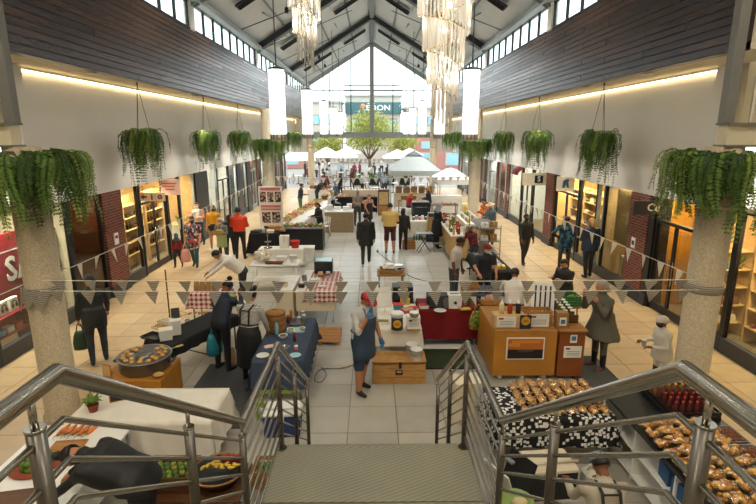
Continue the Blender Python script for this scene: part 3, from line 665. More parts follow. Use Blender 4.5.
def goods_meshes():
    GM['shoe'] = MB().rings([[(-.045+w, y, z) for (w, z) in ((0, 0), (.09*f, 0), (.085*f, h*.6), (.045*f+.01, h), (.01, h*.6))] for y, f, h in ((-.13, .7, .09), (-.08, .9, .1), (0, .85, .085), (.07, 1, .05), (.13, .6, .03))])
    GM['carton'] = MB().box((0, 0, .06), (.2, .14, .12), .006).box((0, 0, .123), (.02, .142, .004), 0)
    GM['bottle'] = MB().lathe([(.03, 0), (.036, .01), (.036, .14), (.012, .19), (.012, .235), (.016, .24), (.016, .26)], n=10)
    GM['basket'] = MB().lathe([(.08, 0), (.11, .1), (.115, .11), (.1, .1), (.075, .02)], n=12).tube([(-.1, 0, .1), (-.07, 0, .2), (0, 0, .24), (.07, 0, .2), (.1, 0, .1)], .008, 5)
    GM['handbag'] = MB().rings([[(x, y, z) for x, y in ((-w, -d), (w, -d), (w, d), (-w, d))] for z, w, d in ((0, .13, .05), (.02, .14, .055), (.16, .12, .03), (.18, .1, .01))], True, 0, False).tube([(-.07, 0, .17), (-.06, 0, .26), (.06, 0, .26), (.07, 0, .17)], .008, 5)
    GM['plant'] = MB().lathe([(.05, 0), (.07, .1), (.05, .1)], n=10)
    for k in range(12):
        a = k*2.4; GM['plant'].add([(0, 0, .09), (.06*math.cos(a)-.02*math.sin(a), .06*math.sin(a)+.02*math.cos(a), .2), (.14*math.cos(a), .14*math.sin(a), .2+.08*(k % 3)), (.06*math.cos(a)+.02*math.sin(a), .06*math.sin(a)-.02*math.cos(a), .2)], [(0, 1, 2, 3)], 1)
goods_meshes(); GC = {}
def good(kind, colr, label, cat, group, loc, rz=0, scl=1):
    k = (kind, colr)
    if k not in GC: GC[k] = GM[kind].mesh(kind, [colr, 'leaf'] if kind == 'plant' else colr)
    return tag(ob({'shoe': 'shoe', 'carton': 'carton', 'bottle': 'bottle', 'basket': 'basket', 'handbag': 'handbag', 'plant': 'potted_plant'}[kind], GC[k], None, loc, rz, scl), label, cat, group)
def shelf_unit(s, x, y, w, levels, label, mat='wood_pale', d=.32, h=2.4, facing=0):
    t = thing('shelf_unit', label, 'shelf unit', (x, y, 0), facing)
    for sd in (-1, 1): MB().box((sd*(w/2-.02), 0, h/2), (.035, d, h), .004).build('upright', mat, t)
    MB().box((0, d/2-.01, h/2), (w, .015, h)).build('back_panel', mat, t)
    for z in levels: MB().box((0, 0, z), (w-.04, d, .03), .004).build('shelf_board', mat, t)
    return t
def stock(x, y, w, levels, kinds, cols, label, cat, group, facing, step=.26, sc_=1.0, seed=1):
    rnd = random.Random(seed); R = Euler((0, 0, facing)).to_matrix()
    for z in levels:
        u = -w/2+.2
        while u < w/2-.15:
            k = rnd.choice(kinds); p = R @ Vector((u, -.02, 0))
            good(k, rnd.choice(cols), label, cat, group, (x+p.x, y+p.y, z+.016), facing+rnd.uniform(-.06, .06), sc_*rnd.uniform(.85, .95)); u += {'handbag': .31, 'carton': .25, 'basket': .28, 'plant': .32}.get(k, .2)*sc_*rnd.uniform(1, 1.2)
# ---- the side with the sale window
interior(-1, 7.3, 11.7, 'soffit_cream', (1, .9, .75), 130)
interior(-1, 11.75, 13.2, 'wood_dark', (1, .8, .6), 5)
interior(-1, 14.25, 20.3, 'wood_pale', (1, .85, .62), 170, n=2)
interior(-1, 21.9, 30.0, 'white_wall', (1, .97, .92), 260, n=3)
interior(-1, 30.05, 41.8, 'white_wall', (1, .97, .92), 240, n=3)
pane_seg(-1, 7.35, 9.0); pane_seg(-1, 9.0, 10.85); pane_seg(-1, 10.85, 11.75); pane_seg(-1, 11.75, 13.15)
pier(-1, 13.2, 14.2, 'brick')
pane_seg(-1, 14.25, 15.35); door_seg(-1, 15.4, 17.5); pane_seg(-1, 17.55, 18.7); pane_seg(-1, 18.7, 20.25, 'frame_pale')
pier(-1, 20.3, 21.85, 'black_frame')
pane_seg(-1, 21.9, 23.3, 'steel_mid'); door_seg(-1, 23.35, 25.3); pane_seg(-1, 25.35, 26.6, 'frame_pale'); pier(-1, 26.65, 27.5, 'black_frame'); pane_seg(-1, 27.55, 28.7, 'frame_pale'); pier(-1, 28.75, 29.6, 'black_frame')
for k in range(6):
    a = 29.7+k*2.02; (pane_seg if k % 2 else door_seg)(-1, a, a+1.5, 'frame_pale'); pier(-1, a+1.52, a+2.0, 'black_frame' if k % 2 else 'brick')
# red sale board with its lettering and boxed goods in the window
sb = thing('sale_board', 'tall red board with white SALE lettering in the shop window', 'sign', (-7.62, 10.2, 0))
MB().box((0, 0, 1.3), (.05, 2.9, 2.1), .006).build('board', hx('#8e1520', .5), sb)
MB().box((.03, 0, 1.98), (.006, 2.8, .02)).box((.03, 0, 1.16), (.006, 2.8, .02)).build('white_rule', 'white_gloss', sb)
lettering('SALE', .72, 'white_gloss', sb, (.035, .72, 1.57), (PI/2, 0, PI/2))
MB().box((.03, -.55, 1.85), (.01, .3, .02)).build('base_fold', 'white_gloss', sb)
t = thing('display_shelf', 'low red display shelf below the sale board', 'shelf', (-7.42, 9.35, 0))
for z in (.42, .8): MB().box((0, 0, z), (.3, 1.7, .03), .005).build('shelf_board', hx('#8e1520', .5), t)
for y in (-.82, .82): MB().box((0, y, .42), (.28, .03, .8), .004).build('upright', hx('#6d1018', .5), t)
for k in range(5):
    b = thing('headphone_box', 'white boxed headphones on the red shelf below the sale board', 'box', (-7.4, 8.72+k*.3, .816), 0, 'headphone boxes in the sale window')
    MB().box((0, 0, .14), (.1, .24, .28), .008).build('carton', 'white_gloss', b)
    MB().tube([(.055, .06*math.cos(a), .15+.07*math.sin(a)) for a in [q*PI/9 for q in range(10)]], .01, 6).ball((.055, -.055, .11), (.02, .03, .045), 8, 6).ball((.055, .055, .11), (.02, .03, .045), 8, 6).build('printed_headphone', 'black_plastic', b)
for k in range(6):
    good('carton', ('#6a9cc0', '#d9d5cc', '#b5442f')[k % 3], 'small boxed gadget on the lower shelf under the sale board', 'box', 'boxed gadgets in the sale window', (-7.4, 8.65+k*.26, .436), PI/2)
dp = thing('window_poster', 'framed orange and white picture in the dark shop window', 'poster', (-7.42, 11.3, 0))
MB().box((0, 0, 1.75), (.04, .8, .95), .006).build('frame', 'black_frame', dp)
MB().box((.025, 0, 1.75), (.008, .7, .85)).build('print', 'white_gloss', dp)
MB().prism([(-.2, -.3), (.1, -.35), (.28, -.05), (.12, .02), (-.05, -.15)], 0, .006).xf(Matrix.Translation((.03, 0, 1.7)) @ Matrix(((0, 0, 1, 0), (1, 0, 0, 0), (0, 1, 0, 0), (0, 0, 0, 1)))).build('orange_shape', hx('#d0671f'), dp)
MB().prism([(-.3, .02), (.3, .1), (.1, .3), (-.2, .28)], 0, .006).xf(Matrix.Translation((.03, 0, 1.72)) @ Matrix(((0, 0, 1, 0), (1, 0, 0, 0), (0, 1, 0, 0), (0, 0, 0, 1)))).build('pale_shape', hx('#d9c9a8'), dp)
MB().cyl((0, 0, 0), (0, 0, 1.3), .03, n=8).cyl((0, 0, 0), (0, 0, .03), .22, n=16).build('stand', 'black_frame', dp)
ls = thing('round_logo_sign', 'white ring logo with letter M on the shop fascia behind the fern', 'sign', (-7.02, 10.65, 2.5))
MB().tube([(0, .22*math.cos(q*PI/12), .22*math.sin(q*PI/12)) for q in range(24)], .02, 6, closed=True).build('ring', 'white_gloss', ls)
lettering('M', .3, 'white_gloss', ls, (0, 0, 0), (PI/2, 0, PI/2)); MB().box((-.06, 0, 0), (.03, .3, .3), .005).build('bracket', 'black_frame', ls)
for k in range(3):
    sh = shelf_unit(-1, -7.98, 14.9+k*1.6, 1.4, (.5, .9, 1.3, 1.7, 2.1), 'pale wood shelf unit inside the shop with the arrow sign, '+('by the brick pillar', 'facing the door', 'beside the pale window frame')[k], facing=PI/2)
    stock(-7.98, 14.9+k*1.6, 1.4, (.5, .9, 1.3, 1.7), ('bottle', 'bottle', 'carton'), ('#5a2f1a', '#1d1a18', '#8a5a2a', '#3f2d1c'), 'dark bottle or box on the shelves of the shop with the arrow sign', 'goods', 'goods in the arrow sign shop', PI/2, .24, 1.0, 5+k)
t = thing('display_counter', 'white display counter behind the glass beside the dark pier', 'counter', (-7.6, 19.6, 0)); MB().box((0, 0, .45), (.5, .8, .9), .01).build('body', 'white_gloss', t); MB().box((0, 0, .92), (.54, .84, .04), .008).build('top', 'wood_pale', t)
def hung_sign(label, loc, w, h, mat, rz=0, drop=.3, name='hanging_sign'):
    t = thing(name, label, 'sign', loc, rz)
    MB().box((0, 0, 0), (w, .05, h), .006).build('board', mat, t)
    for d in (-w*.35, w*.35): MB().cyl((d, 0, h/2), (d, 0, h/2+drop), .008, n=5).build('hanger', 'steel_dark', t)
    return t
t = hung_sign('cream sign with a red arrow, figure and flower symbol over the shop door', (-6.72, 15.45, 2.48), .78, .25, 'cream_panel', 0, .36)
MB().add([(-.34, -.03, 0), (-.24, -.03, .08), (-.24, -.03, .03), (-.15, -.03, .03), (-.15, -.03, -.03), (-.24, -.03, -.03), (-.24, -.03, -.08)], [(0, 1, 2, 3, 4, 5, 6)]).build('arrow', hx('#7c1a18'), t)
MB().box((0, -.03, -.02), (.05, .006, .13)).ball((0, -.03, .075), (.025, .004, .025), 8, 5).build('figure', hx('#7c1a18'), t)
for k in range(6): MB().ball((.25+.05*math.cos(k*PI/3), -.03, .05*math.sin(k*PI/3)), (.028, .004, .028), 8, 5).build('petal', hx('#7c1a18'), t)
t = hung_sign('pale pink square sign hung above the walkway behind the arrow sign', (-6.78, 17.0, 2.62), .7, .52, hx('#eec9c4'), 0, .1)
[MB().box((dx_, -.03, dz_), (w_, .006, .035)).build('text_line', hx('#c0605e'), t) for dx_, dz_, w_ in ((0, .12, .5), (-.03, .03, .42), (.02, -.08, .3))]
good('plant', 'terracotta', 'small potted plant on the white counter beside the dark pier', 'plant', None, (-7.6, 19.6, .94))
nt_ = thing('wall_notice', 'small white notice on the brick pillar by the dark window', 'notice', (-7.03, 13.65, 1.55)); MB().box((.0, 0, 0), (.02, .22, .32), .003).build('sheet', 'white_gloss', nt_); MB().box((.012, 0, .05), (.004, .14, .08)).build('print', hx('#8b2a24'), nt_)
# ---- the side with the lit shelves
interior(1, 7.3, 10.7, 'wood_pale', (1, .82, .5), 95, n=1)
interior(1, 10.75, 12.55, hx('#b98330'), (1, .76, .38), 45)
interior(1, 13.65, 15.5, hx('#b79a6a'), (1, .88, .66), 45)
interior(1, 15.55, 19.55, 'wood_pale', (1, .85, .52), 170, n=2)
interior(1, 20.5, 26.0, 'white_wall', (1, .95, .85), 120, n=2)
interior(1, 26.7, 41.8, 'white_wall', (1, .97, .95), 260, n=3)
pane_seg(1, 7.35, 9.55); pane_seg(1, 9.55, 10.7); door_seg(1, 10.75, 12.35); pier(1, 12.36, 12.6, 'black_frame'); pier(1, 12.65, 13.6, 'brick')
pane_seg(1, 13.65, 15.3); pane_seg(1, 15.3, 15.75, 'frame_pale'); pane_seg(1, 15.8, 17.15); door_seg(1, 17.2, 19.5); pier(1, 19.55, 20.45, 'brick')
pane_seg(1, 20.5, 22.3, 'black_frame'); door_seg(1, 22.35, 24.0); pane_seg(1, 24.05, 26.0, 'frame_pale'); pier(1, 26.05, 26.65, 'brick')
for k in range(7):
    a = 26.7+k*2.15; (door_seg if k % 2 else pane_seg)(1, a, a+1.65, 'frame_pale'); pier(1, a+1.67, a+2.13, 'frame_pale' if k % 2 else 'brick')
lv = (.35, .75, 1.15, 1.55, 1.95, 2.3)
for k, y in enumerate((8.3, 9.5)):
    shelf_unit(1, 8.1, y, 1.15, lv, 'golden lit shelf unit behind the glass beside the fern column, '+('stair end', 'door end')[k], facing=-PI/2)
    stock(8.1, y, 1.15, lv[:-1], ('handbag', 'carton', 'basket', 'shoe'), ('#7a5026', '#d8c9a4', '#a03a2a', '#45362a', '#c9a15a'), 'small bag, box or basket on the golden lit shelves', 'goods', 'goods on the golden lit shelves', -PI/2, .27, 1.0, 11+k)
shelf_unit(1, 7.75, 10.5, .8, (.3, .7, 1.1, 1.5, 1.9), 'narrow golden shelf unit standing close behind the window mullion', facing=0)
stock(7.75, 10.45, .8, (.3, .7, 1.1, 1.5), ('handbag', 'plant', 'carton'), ('#7a5026', '#d8c9a4', '#3d6a8a'), 'ornament on the narrow golden shelf behind the mullion', 'ornament', 'ornaments on the narrow golden shelf', 0, .3, 1.0, 21)
t = thing('round_wreath', 'round dark red hanging ornament in the golden lit window', 'ornament', (7.6, 9.05, 1.75)); MB().tube([(0, .17*math.cos(q*PI/10), .17*math.sin(q*PI/10)) for q in range(20)], .05, 8, closed=True).build('ring', hx('#7a1420'), t); MB().cyl((0, 0, .17), (0, 0, 1.2), .006, n=5).build('cord', 'black_strap', t)
t = thing('display_stand', 'black metal cube stand behind the golden lit window', 'stand', (7.7, 8.75, 0))
for a in (-.22, .22):
    for b in (-.22, .22): MB().box((a, b, .5), (.03, .03, 1.0)).build('leg', 'black_frame', t)
MB().box((0, 0, 1.0), (.48, .48, .04), .005).build('top', 'wood_pale', t); MB().box((0, 0, .5), (.44, .44, .03)).build('shelf_board', 'wood_pale', t)
good('handbag', '#e6dfcf', 'pale patterned bag on the black cube stand', 'bag', None, (7.7, 8.75, 1.02), .4, 1.4)
t = thing('armoire', 'dark wooden dresser inside the orange lit doorway', 'dresser', (8.5, 12.1, 0)); MB().box((0, 0, .7), (.9, .5, 1.4), .01).build('carcass', 'wood_dark', t)
for k in range(3): d_ = MB().box((-.2, -.26, .3+k*.42), (.8, .03, .36), .006).build('drawer', 'wood', t); MB().ball((-.2, -.29, .3+k*.42), .03, 8, 5).build('knob', 'gold', d_)
t = hung_sign('dark slate sign with pale letters Cu above the orange lit doorway', (6.72, 12.0, 2.62), .85, .34, 'plinth_slate', 0, .1); lettering('Cu', .26, 'white_gloss', t, (.05, -.03, 0), (PI/2, 0, 0))
t = thing('display_plinth', 'white slim plinth behind the tan window beside the brick pillar', 'plinth', (7.6, 14.3, 0)); MB().box((0, 0, .03), (.4, .4, .06), .005).box((0, 0, .82), (.4, .4, .04), .005).build('slab', 'white_gloss', t)
for a in (-.17, .17):
    for b in (-.17, .17): MB().box((a, b, .43), (.03, .03, .76)).build('leg', 'white_gloss', t)
for k in range(4): good('bottle', ('#d9cfae', '#a8946a')[k % 2], 'pale vase on the white plinth behind the tan window', 'vase', 'vases on the white plinth', (7.52+.1*(k % 2), 14.2+.18*(k//2), .84), 0, .9)
t = thing('window_blind', 'tan roller blind half way behind the window beside the brick pillar', 'blind', (7.42, 14.45, 0)); MB().box((0, 0, 2.0), (.015, 1.3, 1.6)).build('fabric', hx('#b89a68', .8), t); MB().cyl((0, -.65, 2.83), (0, .65, 2.83), .04, n=10).box((0, 0, 2.9), (.06, 1.3, .12)).build('roller', 'white_gloss', t); MB().cyl((0, -.65, 1.19), (0, .65, 1.19), .015, n=8).build('hem_bar', 'wood', t)
nt_ = thing('wall_notice', 'small white notice on the brick pillar beside the tan blind', 'notice', (7.03, 13.2, 1.5)); MB().box((0, 0, 0), (.02, .2, .28), .003).build('sheet', 'white_gloss', nt_); MB().box((-.012, 0, 0), (.004, .12, .12)).build('print', hx('#3a3a3a'), nt_)
for k, y in enumerate((16.4, 17.7, 18.9)):
    shelf_unit(1, 7.9, y, 1.2, lv, 'warm lit shoe shelf unit '+('next to the pale window frame', 'in the middle of the shoe shop', 'next to the far brick pillar')[k], facing=-PI/2)
    stock(7.9, y, 1.2, lv[:-1], ('shoe', 'shoe', 'handbag'), ('#2c2622', '#8a5d34', '#d7c8ab', '#6b3a24', '#4b5a4a'), 'shoe or handbag on the warm lit shoe shop shelves', 'shoe', 'shoes in the shoe shop', -PI/2, .26, 1.15, 31+k)
t = hung_sign('white square sign with a blue figure outside the shoe shop', (6.75, 17.6, 2.66), .62, .5, 'white_gloss', 0, .08)
MB().prism([(-.12, -.14), (-.03, -.14), (.0, -.02), (.05, -.14), (.13, -.14), (.08, .06), (.12, .14), (.0, .17), (-.1, .1)], 0, .01).xf(Matrix.Translation((0, -.03, 0)) @ Euler((PI/2, 0, 0)).to_matrix().to_4x4()).build('figure', hx('#34587c'), t)
t = hung_sign('cream sign with a square black logo above the walkway', (6.72, 20.7, 2.55), 1.15, .5, 'cream_panel', 0, .16); MB().box((.1, -.03, 0), (.34, .01, .3)).build('logo_block', 'black_frame', t); lettering('S', .3, 'white_gloss', t, (.1, -.04, 0), (PI/2, 0, 0))
t = thing('awning', 'small dark red rounded awning over a far shop door', 'awning', (6.75, 23.2, 2.55)); MB().rings([[(.35-.6*math.sin(a), y, .38*math.cos(a)) for a in [q*PI/2/6 for q in range(7)]]+[(.35-.56*math.sin(a), y, .34*math.cos(a)) for a in [q*PI/2/6 for q in range(6, -1, -1)]] for y in (-.5, .5)], True).build('canopy', hx('#7d2632', .8), t)
for s in (-1, 1):                                      # downlights added over the walkways to give them warm light
    for k in range(11):
        y = 10.6+k*3.0
        t = thing('downlight', 'round downlight added in the soffit over the '+('sale window' if s < 0 else 'shoe shop')+' walkway', 'downlight', (s*5.55, y, ZB0-.005), 0, 'added downlights over the '+('sale side' if s < 0 else 'shoe side')+' walkway')
        MB().lathe([(.05, 0), (.09, 0), (.09, -.02), (.07, -.02)], n=16).build('rim', 'pale_metal', t); MB().lathe([(.0, -.004), (.065, -.004)], n=16, caps=False).build('lens', 'downlight', t)
        d = bpy.data.lights.new('added_walkway_beam', 'SPOT'); d.energy = DOWN_W*(.5, .6, .8)[min(k, 2)] if k < 3 else DOWN_W; d.color = (1, .9, .76); d.spot_size = 1.15; d.spot_blend = .8; d.shadow_soft_size = .08
        l = bpy.data.objects.new('added_walkway_beam', d); l.location = (0, 0, -.04); l.rotation_euler = (0, 0, 0); l.parent = t; col.objects.link(l)
# ================================================================ people
ARMS = {'down': ((.16, .02, -1), (.05, .22, -1)), 'bent': ((.16, .12, -1), (-.3, 1, .02)), 'fwd': ((.12, .55, -.8), (-.15, 1, -.12)), 'reach': ((.1, .75, -.65), (-.1, .75, -.65)),
        'low': ((.12, .35, -1), (-.15, .5, -.9)), 'face': ((.25, .55, -.8), (-.45, .35, 1)), 'phone': ((.15, .3, -.95), (-.45, .9, .45)), 'swingf': ((.12, .35, -1), (.0, .65, -1)), 'swingb': ((.14, -.38, -1), (.02, -.05, -1)),
        'hip': ((.7, -.15, -.8), (-.8, .25, -.6)), 'carry': ((.14, .1, -1), (.02, .1, -1)), 'cross': ((.2, .2, -1), (-.9, .6, .1)), 'wide': ((.45, .35, -.8), (-.1, .8, -.5))}
HANDS = []
def between(dz=0): return tuple((HANDS[0]+HANDS[1])/2+Vector((0, 0, dz)))
def hand(i, dz=0): return tuple(HANDS[i]+Vector((0, 0, dz)))
def mats_of(*a): return [M(x) for x in a]
def tap(m, P, R, n=8):                                  # tapered limb with rounded ends
    P = [Vector(p) for p in P]; d0 = (P[1]-P[0]).normalized(); d1 = (P[-1]-P[-2]).normalized()
    Q = [P[0]-d0*R[0]*.8]+P+[P[-1]+d1*R[-1]*.8]; m.tube(Q, [R[0]*.5]+list(R)+[R[-1]*.5], n)
def person(label, loc, rz, h=1.7, top='#333', bottom='#222', skin='skin_a', hair=('short', 'hair_dark'), arms=('down', 'down'), legs='stand', lean=0, head=(0, 0), sleeve='long', shoes='black_plastic', girth=1.1, mask=None,
           apron=None, skirt=None, bare_legs=False, shorts=False, glove=None, coat=None, group=None, hood=None, hat=None, strap=None, detail=True, voxel=.021, twist=0, sole=None):
    k = h/1.75; m = MB(); caps = []
    hip = Vector((0, 0, .92)); Rl = Matrix.Rotation(-math.radians(lean), 4, 'X')
    def up(p): p = Vector(p); return Rl @ (p-hip)+hip if lean else p
    def cap(a, b, r, lab): caps.append((Vector(a), Vector(b), r, lab))
    g = girth
    # torso
    prof = [(.84, .13, .10), (.90, .165*g, .118*g), (.98, .17*g, .122*g), (1.10, .152*g, .112*g), (1.24, .168*g, .122*g), (1.36, .178*g, .118*g), (1.43, .165*g, .10), (1.475, .10, .078), (1.50, .062, .062), (1.57, .056, .06)]
    R = []
    for z, rx, ry in prof:
        q = up if z > .93 else (lambda p: Vector(p))
        R.append([q((rx*math.cos(2*PI*j/16), ry*math.sin(2*PI*j/16)+(.01 if z > 1.2 else 0), z)) for j in range(16)])
    m.rings(R)
    cap(up((0, 0, 1.10)), up((0, .01, 1.38)), .15*g, 'top'); cap(up((-.1, 0, 1.12)), up((-.11, 0, 1.36)), .09, 'top'); cap(up((.1, 0, 1.12)), up((.11, 0, 1.36)), .09, 'top')
    cap((-.06, 0, .92), (.06, 0, .92), .12*g, 'bottom'); cap(up((-.06, 0, 1.0)), up((.06, 0, 1.0)), .12*g, 'top' if coat is None else 'top'); cap(up((0, 0, 1.49)), up((0, .01, 1.56)), .055, 'skin')
    # head
    hp, hy = head; Hm = Matrix.Translation(up((0, .015, 1.55))) @ (Rl.to_3x3().to_4x4()) @ Euler((math.radians(-hp), 0, math.radians(hy))).to_matrix().to_4x4()
    hd = MB()
    for_ = [(-.03, .030, .035, .03), (0, .05, .058, .03), (.03, .062, .078, .022), (.07, .072, .092, .012), (.11, .077, .098, .006), (.15, .074, .096, .0), (.18, .06, .08, -.004), (.20, .035, .05, -.006), (.208, .01, .012, -.006)]
    hd.rings([[(rx*math.cos(2*PI*j/14), ry*math.sin(2*PI*j/14)+oy, z) for j in range(14)] for z, rx, ry, oy in for_])
    hd.rings([[(x*w, y, z) for x, z in ((-1, .05), (1, .05), (.5, .1), (-.5, .1))] for y, w in ((.08, .02), (.128, .012))], True)
    for sx in (-1, 1): hd.ball((sx*.078, 0, .085), (.014, .022, .034), 8, 6)
    hd.xf(Hm); m.add(hd.V, hd.F, 0, True)
    cap(Hm @ Vector((0, 0, .04)), Hm @ Vector((0, 0, .14)), .085, 'skin')
    # arms
    ends = []
    for sx, a in ((-1, arms[0]), (1, arms[1])):
        if a is None: continue
        u, f = ARMS[a] if isinstance(a, str) else a
        S = up((sx*.175*min(g, 1.15), 0, 1.405)); du = Vector((u[0]*sx, u[1], u[2])).normalized(); df = Vector((f[0]*sx, f[1], f[2])).normalized()
        E = S+du*.285; W = E+df*.25
        b = .008 if sleeve == 'long' else 0
        tap(m, [S, S.lerp(E, .5), E, E.lerp(W, .4), W], [.062*g, .052, .043+b, .041+b, .029+b*1.3])
        cap(S, S.lerp(E, .75), .056, 'top' if sleeve != 'none' else 'skin'); cap(S.lerp(E, .8), W, .04, 'top' if sleeve == 'long' else 'skin'); ends.append((W, df, sx))
    # legs
    feet = []
    for sx in (-1, 1):
        Hh = Vector((sx*.092, 0, .90))
        if legs == 'walk': d1, d2, ft = ((0, .34, -1), (0, .06, -1), .1) if sx > 0 else ((0, -.12, -1), (0, -.5, -1), -.7)
        elif legs == 'walk2': d1, d2, ft = ((0, .34, -1), (0, .06, -1), .1) if sx < 0 else ((0, -.12, -1), (0, -.5, -1), -.7)
        elif legs == 'sit': d1, d2, ft = (sx*.1, 1, -.05), (0, .05, -1), 0
        elif legs == 'step': d1, d2, ft = ((.03, .14, -1), (.0, -.04, -1), 0) if sx > 0 else ((-.03, -.1, -1), (0, -.16, -1), 0)
        else: d1, d2, ft = (sx*.05, .03, -1), (sx*.02, -.03, -1), 0
        K = Hh+Vector(d1).normalized()*.42; A = K+Vector(d2).normalized()*.42
        b = 0 if bare_legs else .008
        tap(m, [Hh, Hh.lerp(K, .5), K, K.lerp(A, .35), A], [.092*min(g, 1.2), .08+b, .058+b+(.022 if shorts else 0), .056+b, .036+b*1.6])
        lab = 'skin' if bare_legs else 'bottom'
        cap(Hh, Hh.lerp(K, .95), .075, 'bottom' if (not bare_legs or shorts) else 'skin'); cap(Hh.lerp(K, .98), A, .05, 'skin' if (bare_legs or shorts) else 'bottom')
        fd = Vector((sx*.12, 1, ft)).normalized()
        heel = A+Vector((0, -.03, -.045)); toe = A+Vector((0, 0, -.045))+fd*.16
        tap(m, [heel, heel.lerp(toe, .5), toe], [.040, .042, .032]); cap(heel, toe, .045, 'shoes'); feet.append(min(heel.z, toe.z)-.04)
    if skirt:
        zb, rb, mt = skirt
        m.rings([[(r*math.cos(2*PI*j/20)*(1.08 if True else 1), r*.85*math.sin(2*PI*j/20), z) for j in range(20)] for z, r in ((1.05, .14*g), (.95, .175*g), (.8, (.19+rb)/2), (zb, rb), (zb+.03, rb-.03))])
        cap((0, 0, .95), (0, 0, zb), rb*.9, 'skirt')
    if coat:
        zb, rb = coat
        m.rings([[(r*math.cos(2*PI*j/20), r*.82*math.sin(2*PI*j/20), z) for j in range(20)] for z, r in ((1.12, .16*g), (.95, .19*g), (zb, rb), (zb+.03, rb-.03))])
        cap((0, 0, 1.0), (0, 0, zb), rb*.95, 'top')
    off = -min(feet)
    me = m.mesh('person', []); o = bpy.data.objects.new('person', me); col.objects.link(o)
    rm = o.modifiers.new('r', 'REMESH'); rm.mode = 'VOXEL'; rm.voxel_size = voxel; sm = o.modifiers.new('s', 'SMOOTH'); sm.factor = .5; sm.iterations = 3
    dg = bpy.context.evaluated_depsgraph_get(); nm = bpy.data.meshes.new_from_object(o.evaluated_get(dg)); bpy.data.objects.remove(o); bpy.data.meshes.remove(me)
    labs = ['skin', 'top', 'bottom', 'shoes', 'skirt', 'glove', 'eye', 'lip']
    V = np.empty(len(nm.vertices)*3, np.float32); nm.vertices.foreach_get('co', V); V = V.reshape(-1, 3)
    fc = np.array([p.center for p in nm.polygons])
    best = np.full(len(fc), 1e9); lab = np.zeros(len(fc), int)
    for a, b, r, l in caps:
        a = np.array(a); b = np.array(b); d = b-a; t = np.clip(((fc-a)@d)/max(1e-9, d@d), 0, 1); dist = np.linalg.norm(fc-(a+t[:, None]*d), axis=1)-r
        w = dist < best; best[w] = dist[w]; lab[w] = labs.index(l)
    body = MB(); body.V = [tuple(v) for v in V]; body.F = [list(p.vertices) for p in nm.polygons]; body.S = [True]*len(body.F); body.I = [int(x) for x in lab]; bpy.data.meshes.remove(nm)
    # hands: palm, four fingers and a thumb
    hm = 5 if glove else 0
    for W, df, sx in ends:
        side = df.cross(Vector((0, 0, 1))); side = side.normalized() if side.length > .2 else Vector((1, 0, 0))
        nr = side.cross(df).normalized(); C = W+df*.02
        if abs(df.z) > .7: side, nr = Vector((0, 1, 0))-df*df.y, None; side.normalize(); nr = side.cross(df).normalized()*(-sx if True else 1)
        palm = [[C+df*t+side*(w*a)+nr*(th*b) for a, b in ((-1, -1), (1, -1), (1, 1), (-1, 1))] for t, w, th in ((-.03, .022, .018), (.02, .034, .017), (.075, .040, .013))]
        body.rings(palm, True, hm)
        for q in range(4):
            b0 = C+df*.07+side*(-.029+.0195*q); ln = (.062, .072, .068, .052)[q]; p1 = b0+df*ln*.55-nr*.012; p2 = p1+df*ln*.45-nr*.03
            body.tube([b0, p1, p2], [.0095, .009, .0065], 5, True, hm)
        tb = C+df*.015+side*.034; body.tube([tb, tb+side*.028+df*.03-nr*.01, tb+side*.032+df*.062-nr*.02], [.012, .0105, .008], 5, True, hm)
    if detail:
        for sx in (-1, 1):
            e = MB().ball((sx*.03, .098, .098), (.012, .008, .008), 6, 5); e.xf(Hm); body.add(e.V, e.F, 6, True)
        if not mask:
            e = MB().ball((0, .098, .028), (.024, .008, .007), 6, 5); e.xf(Hm); body.add(e.V, e.F, 7, True)
    S = Matrix.Diagonal((k*1.09, k*1.09, k, 1)) @ Matrix.Translation((0, 0, off))
    def B(mb, name, mats, parent=None): mb.xf(S); return mb.build(name, mats, parent)
    p = B(body, 'person', [skin, top, bottom, shoes, (skirt[2] if skirt else bottom), glove or skin, 'black_plastic', hx('#8a4a40')])
    p.location = loc; p.rotation_euler = (0, 0, rz); tag(p, label, 'person', group)
    Wm = Matrix.Translation(loc) @ Matrix.Rotation(rz, 4, 'Z') @ S; HANDS[:] = [Wm @ (W+df*.09) for W, df, sx in ends]
    # hair and headwear
    st, hc = hair
    def shell(rx, ry, rz_, cz, cy, front, z0, nu=18, nv=9, bump=.0):
        q = MB(); R = []
        for i in range(nv+1):
            a = z0+(PI/2-z0)*i/nv; ring = []
            for j in range(nu):
                th = 2*PI*j/nu; fy = math.sin(th); rr = max(.02, math.cos(a)); zz = cz+rz_*math.sin(a)
                if fy > .25 and math.sin(a) < front: zz = cz+rz_*front*(.6+.4*fy)+.0; rr = math.cos(math.asin(min(.99, front)))
                jt = 1+bump*math.sin(j*3.7+i*2.1)
                ring.append((rx*rr*math.cos(th)*jt, cy+ry*rr*fy*jt, zz))
            R.append(ring)
        q.rings(R); return q
    if st in ('short', 'long', 'bun', 'bun2', 'pony', 'bob'):
        q = shell(.088, .112, .118, .10, -.006, .45, -.35, bump=.02)
        if st == 'bun': q.ball((0, -.06, .235), (.05, .05, .045), 10, 7)
        if st == 'bun2':
            for sx in (-1, 1): q.ball((sx*.05, -.04, .235), (.038, .04, .05), 10, 7)
        if st in ('long', 'bob', 'pony'):
            dn = {'long': -.22, 'bob': -.04, 'pony': -.2}[st]; w = .03 if st == 'pony' else .085
            q.rings([[(w*f*math.cos(2*PI*j/12), -.06-d+.05*math.sin(2*PI*j/12), z) for j in range(12)] for z, f, d in ((.13, 1, 0), (.04, 1.08, .01), (dn*.5, 1.05, .025), (dn, .7, .03))])
        q.xf(Hm); B(q, 'hair', hc, p)
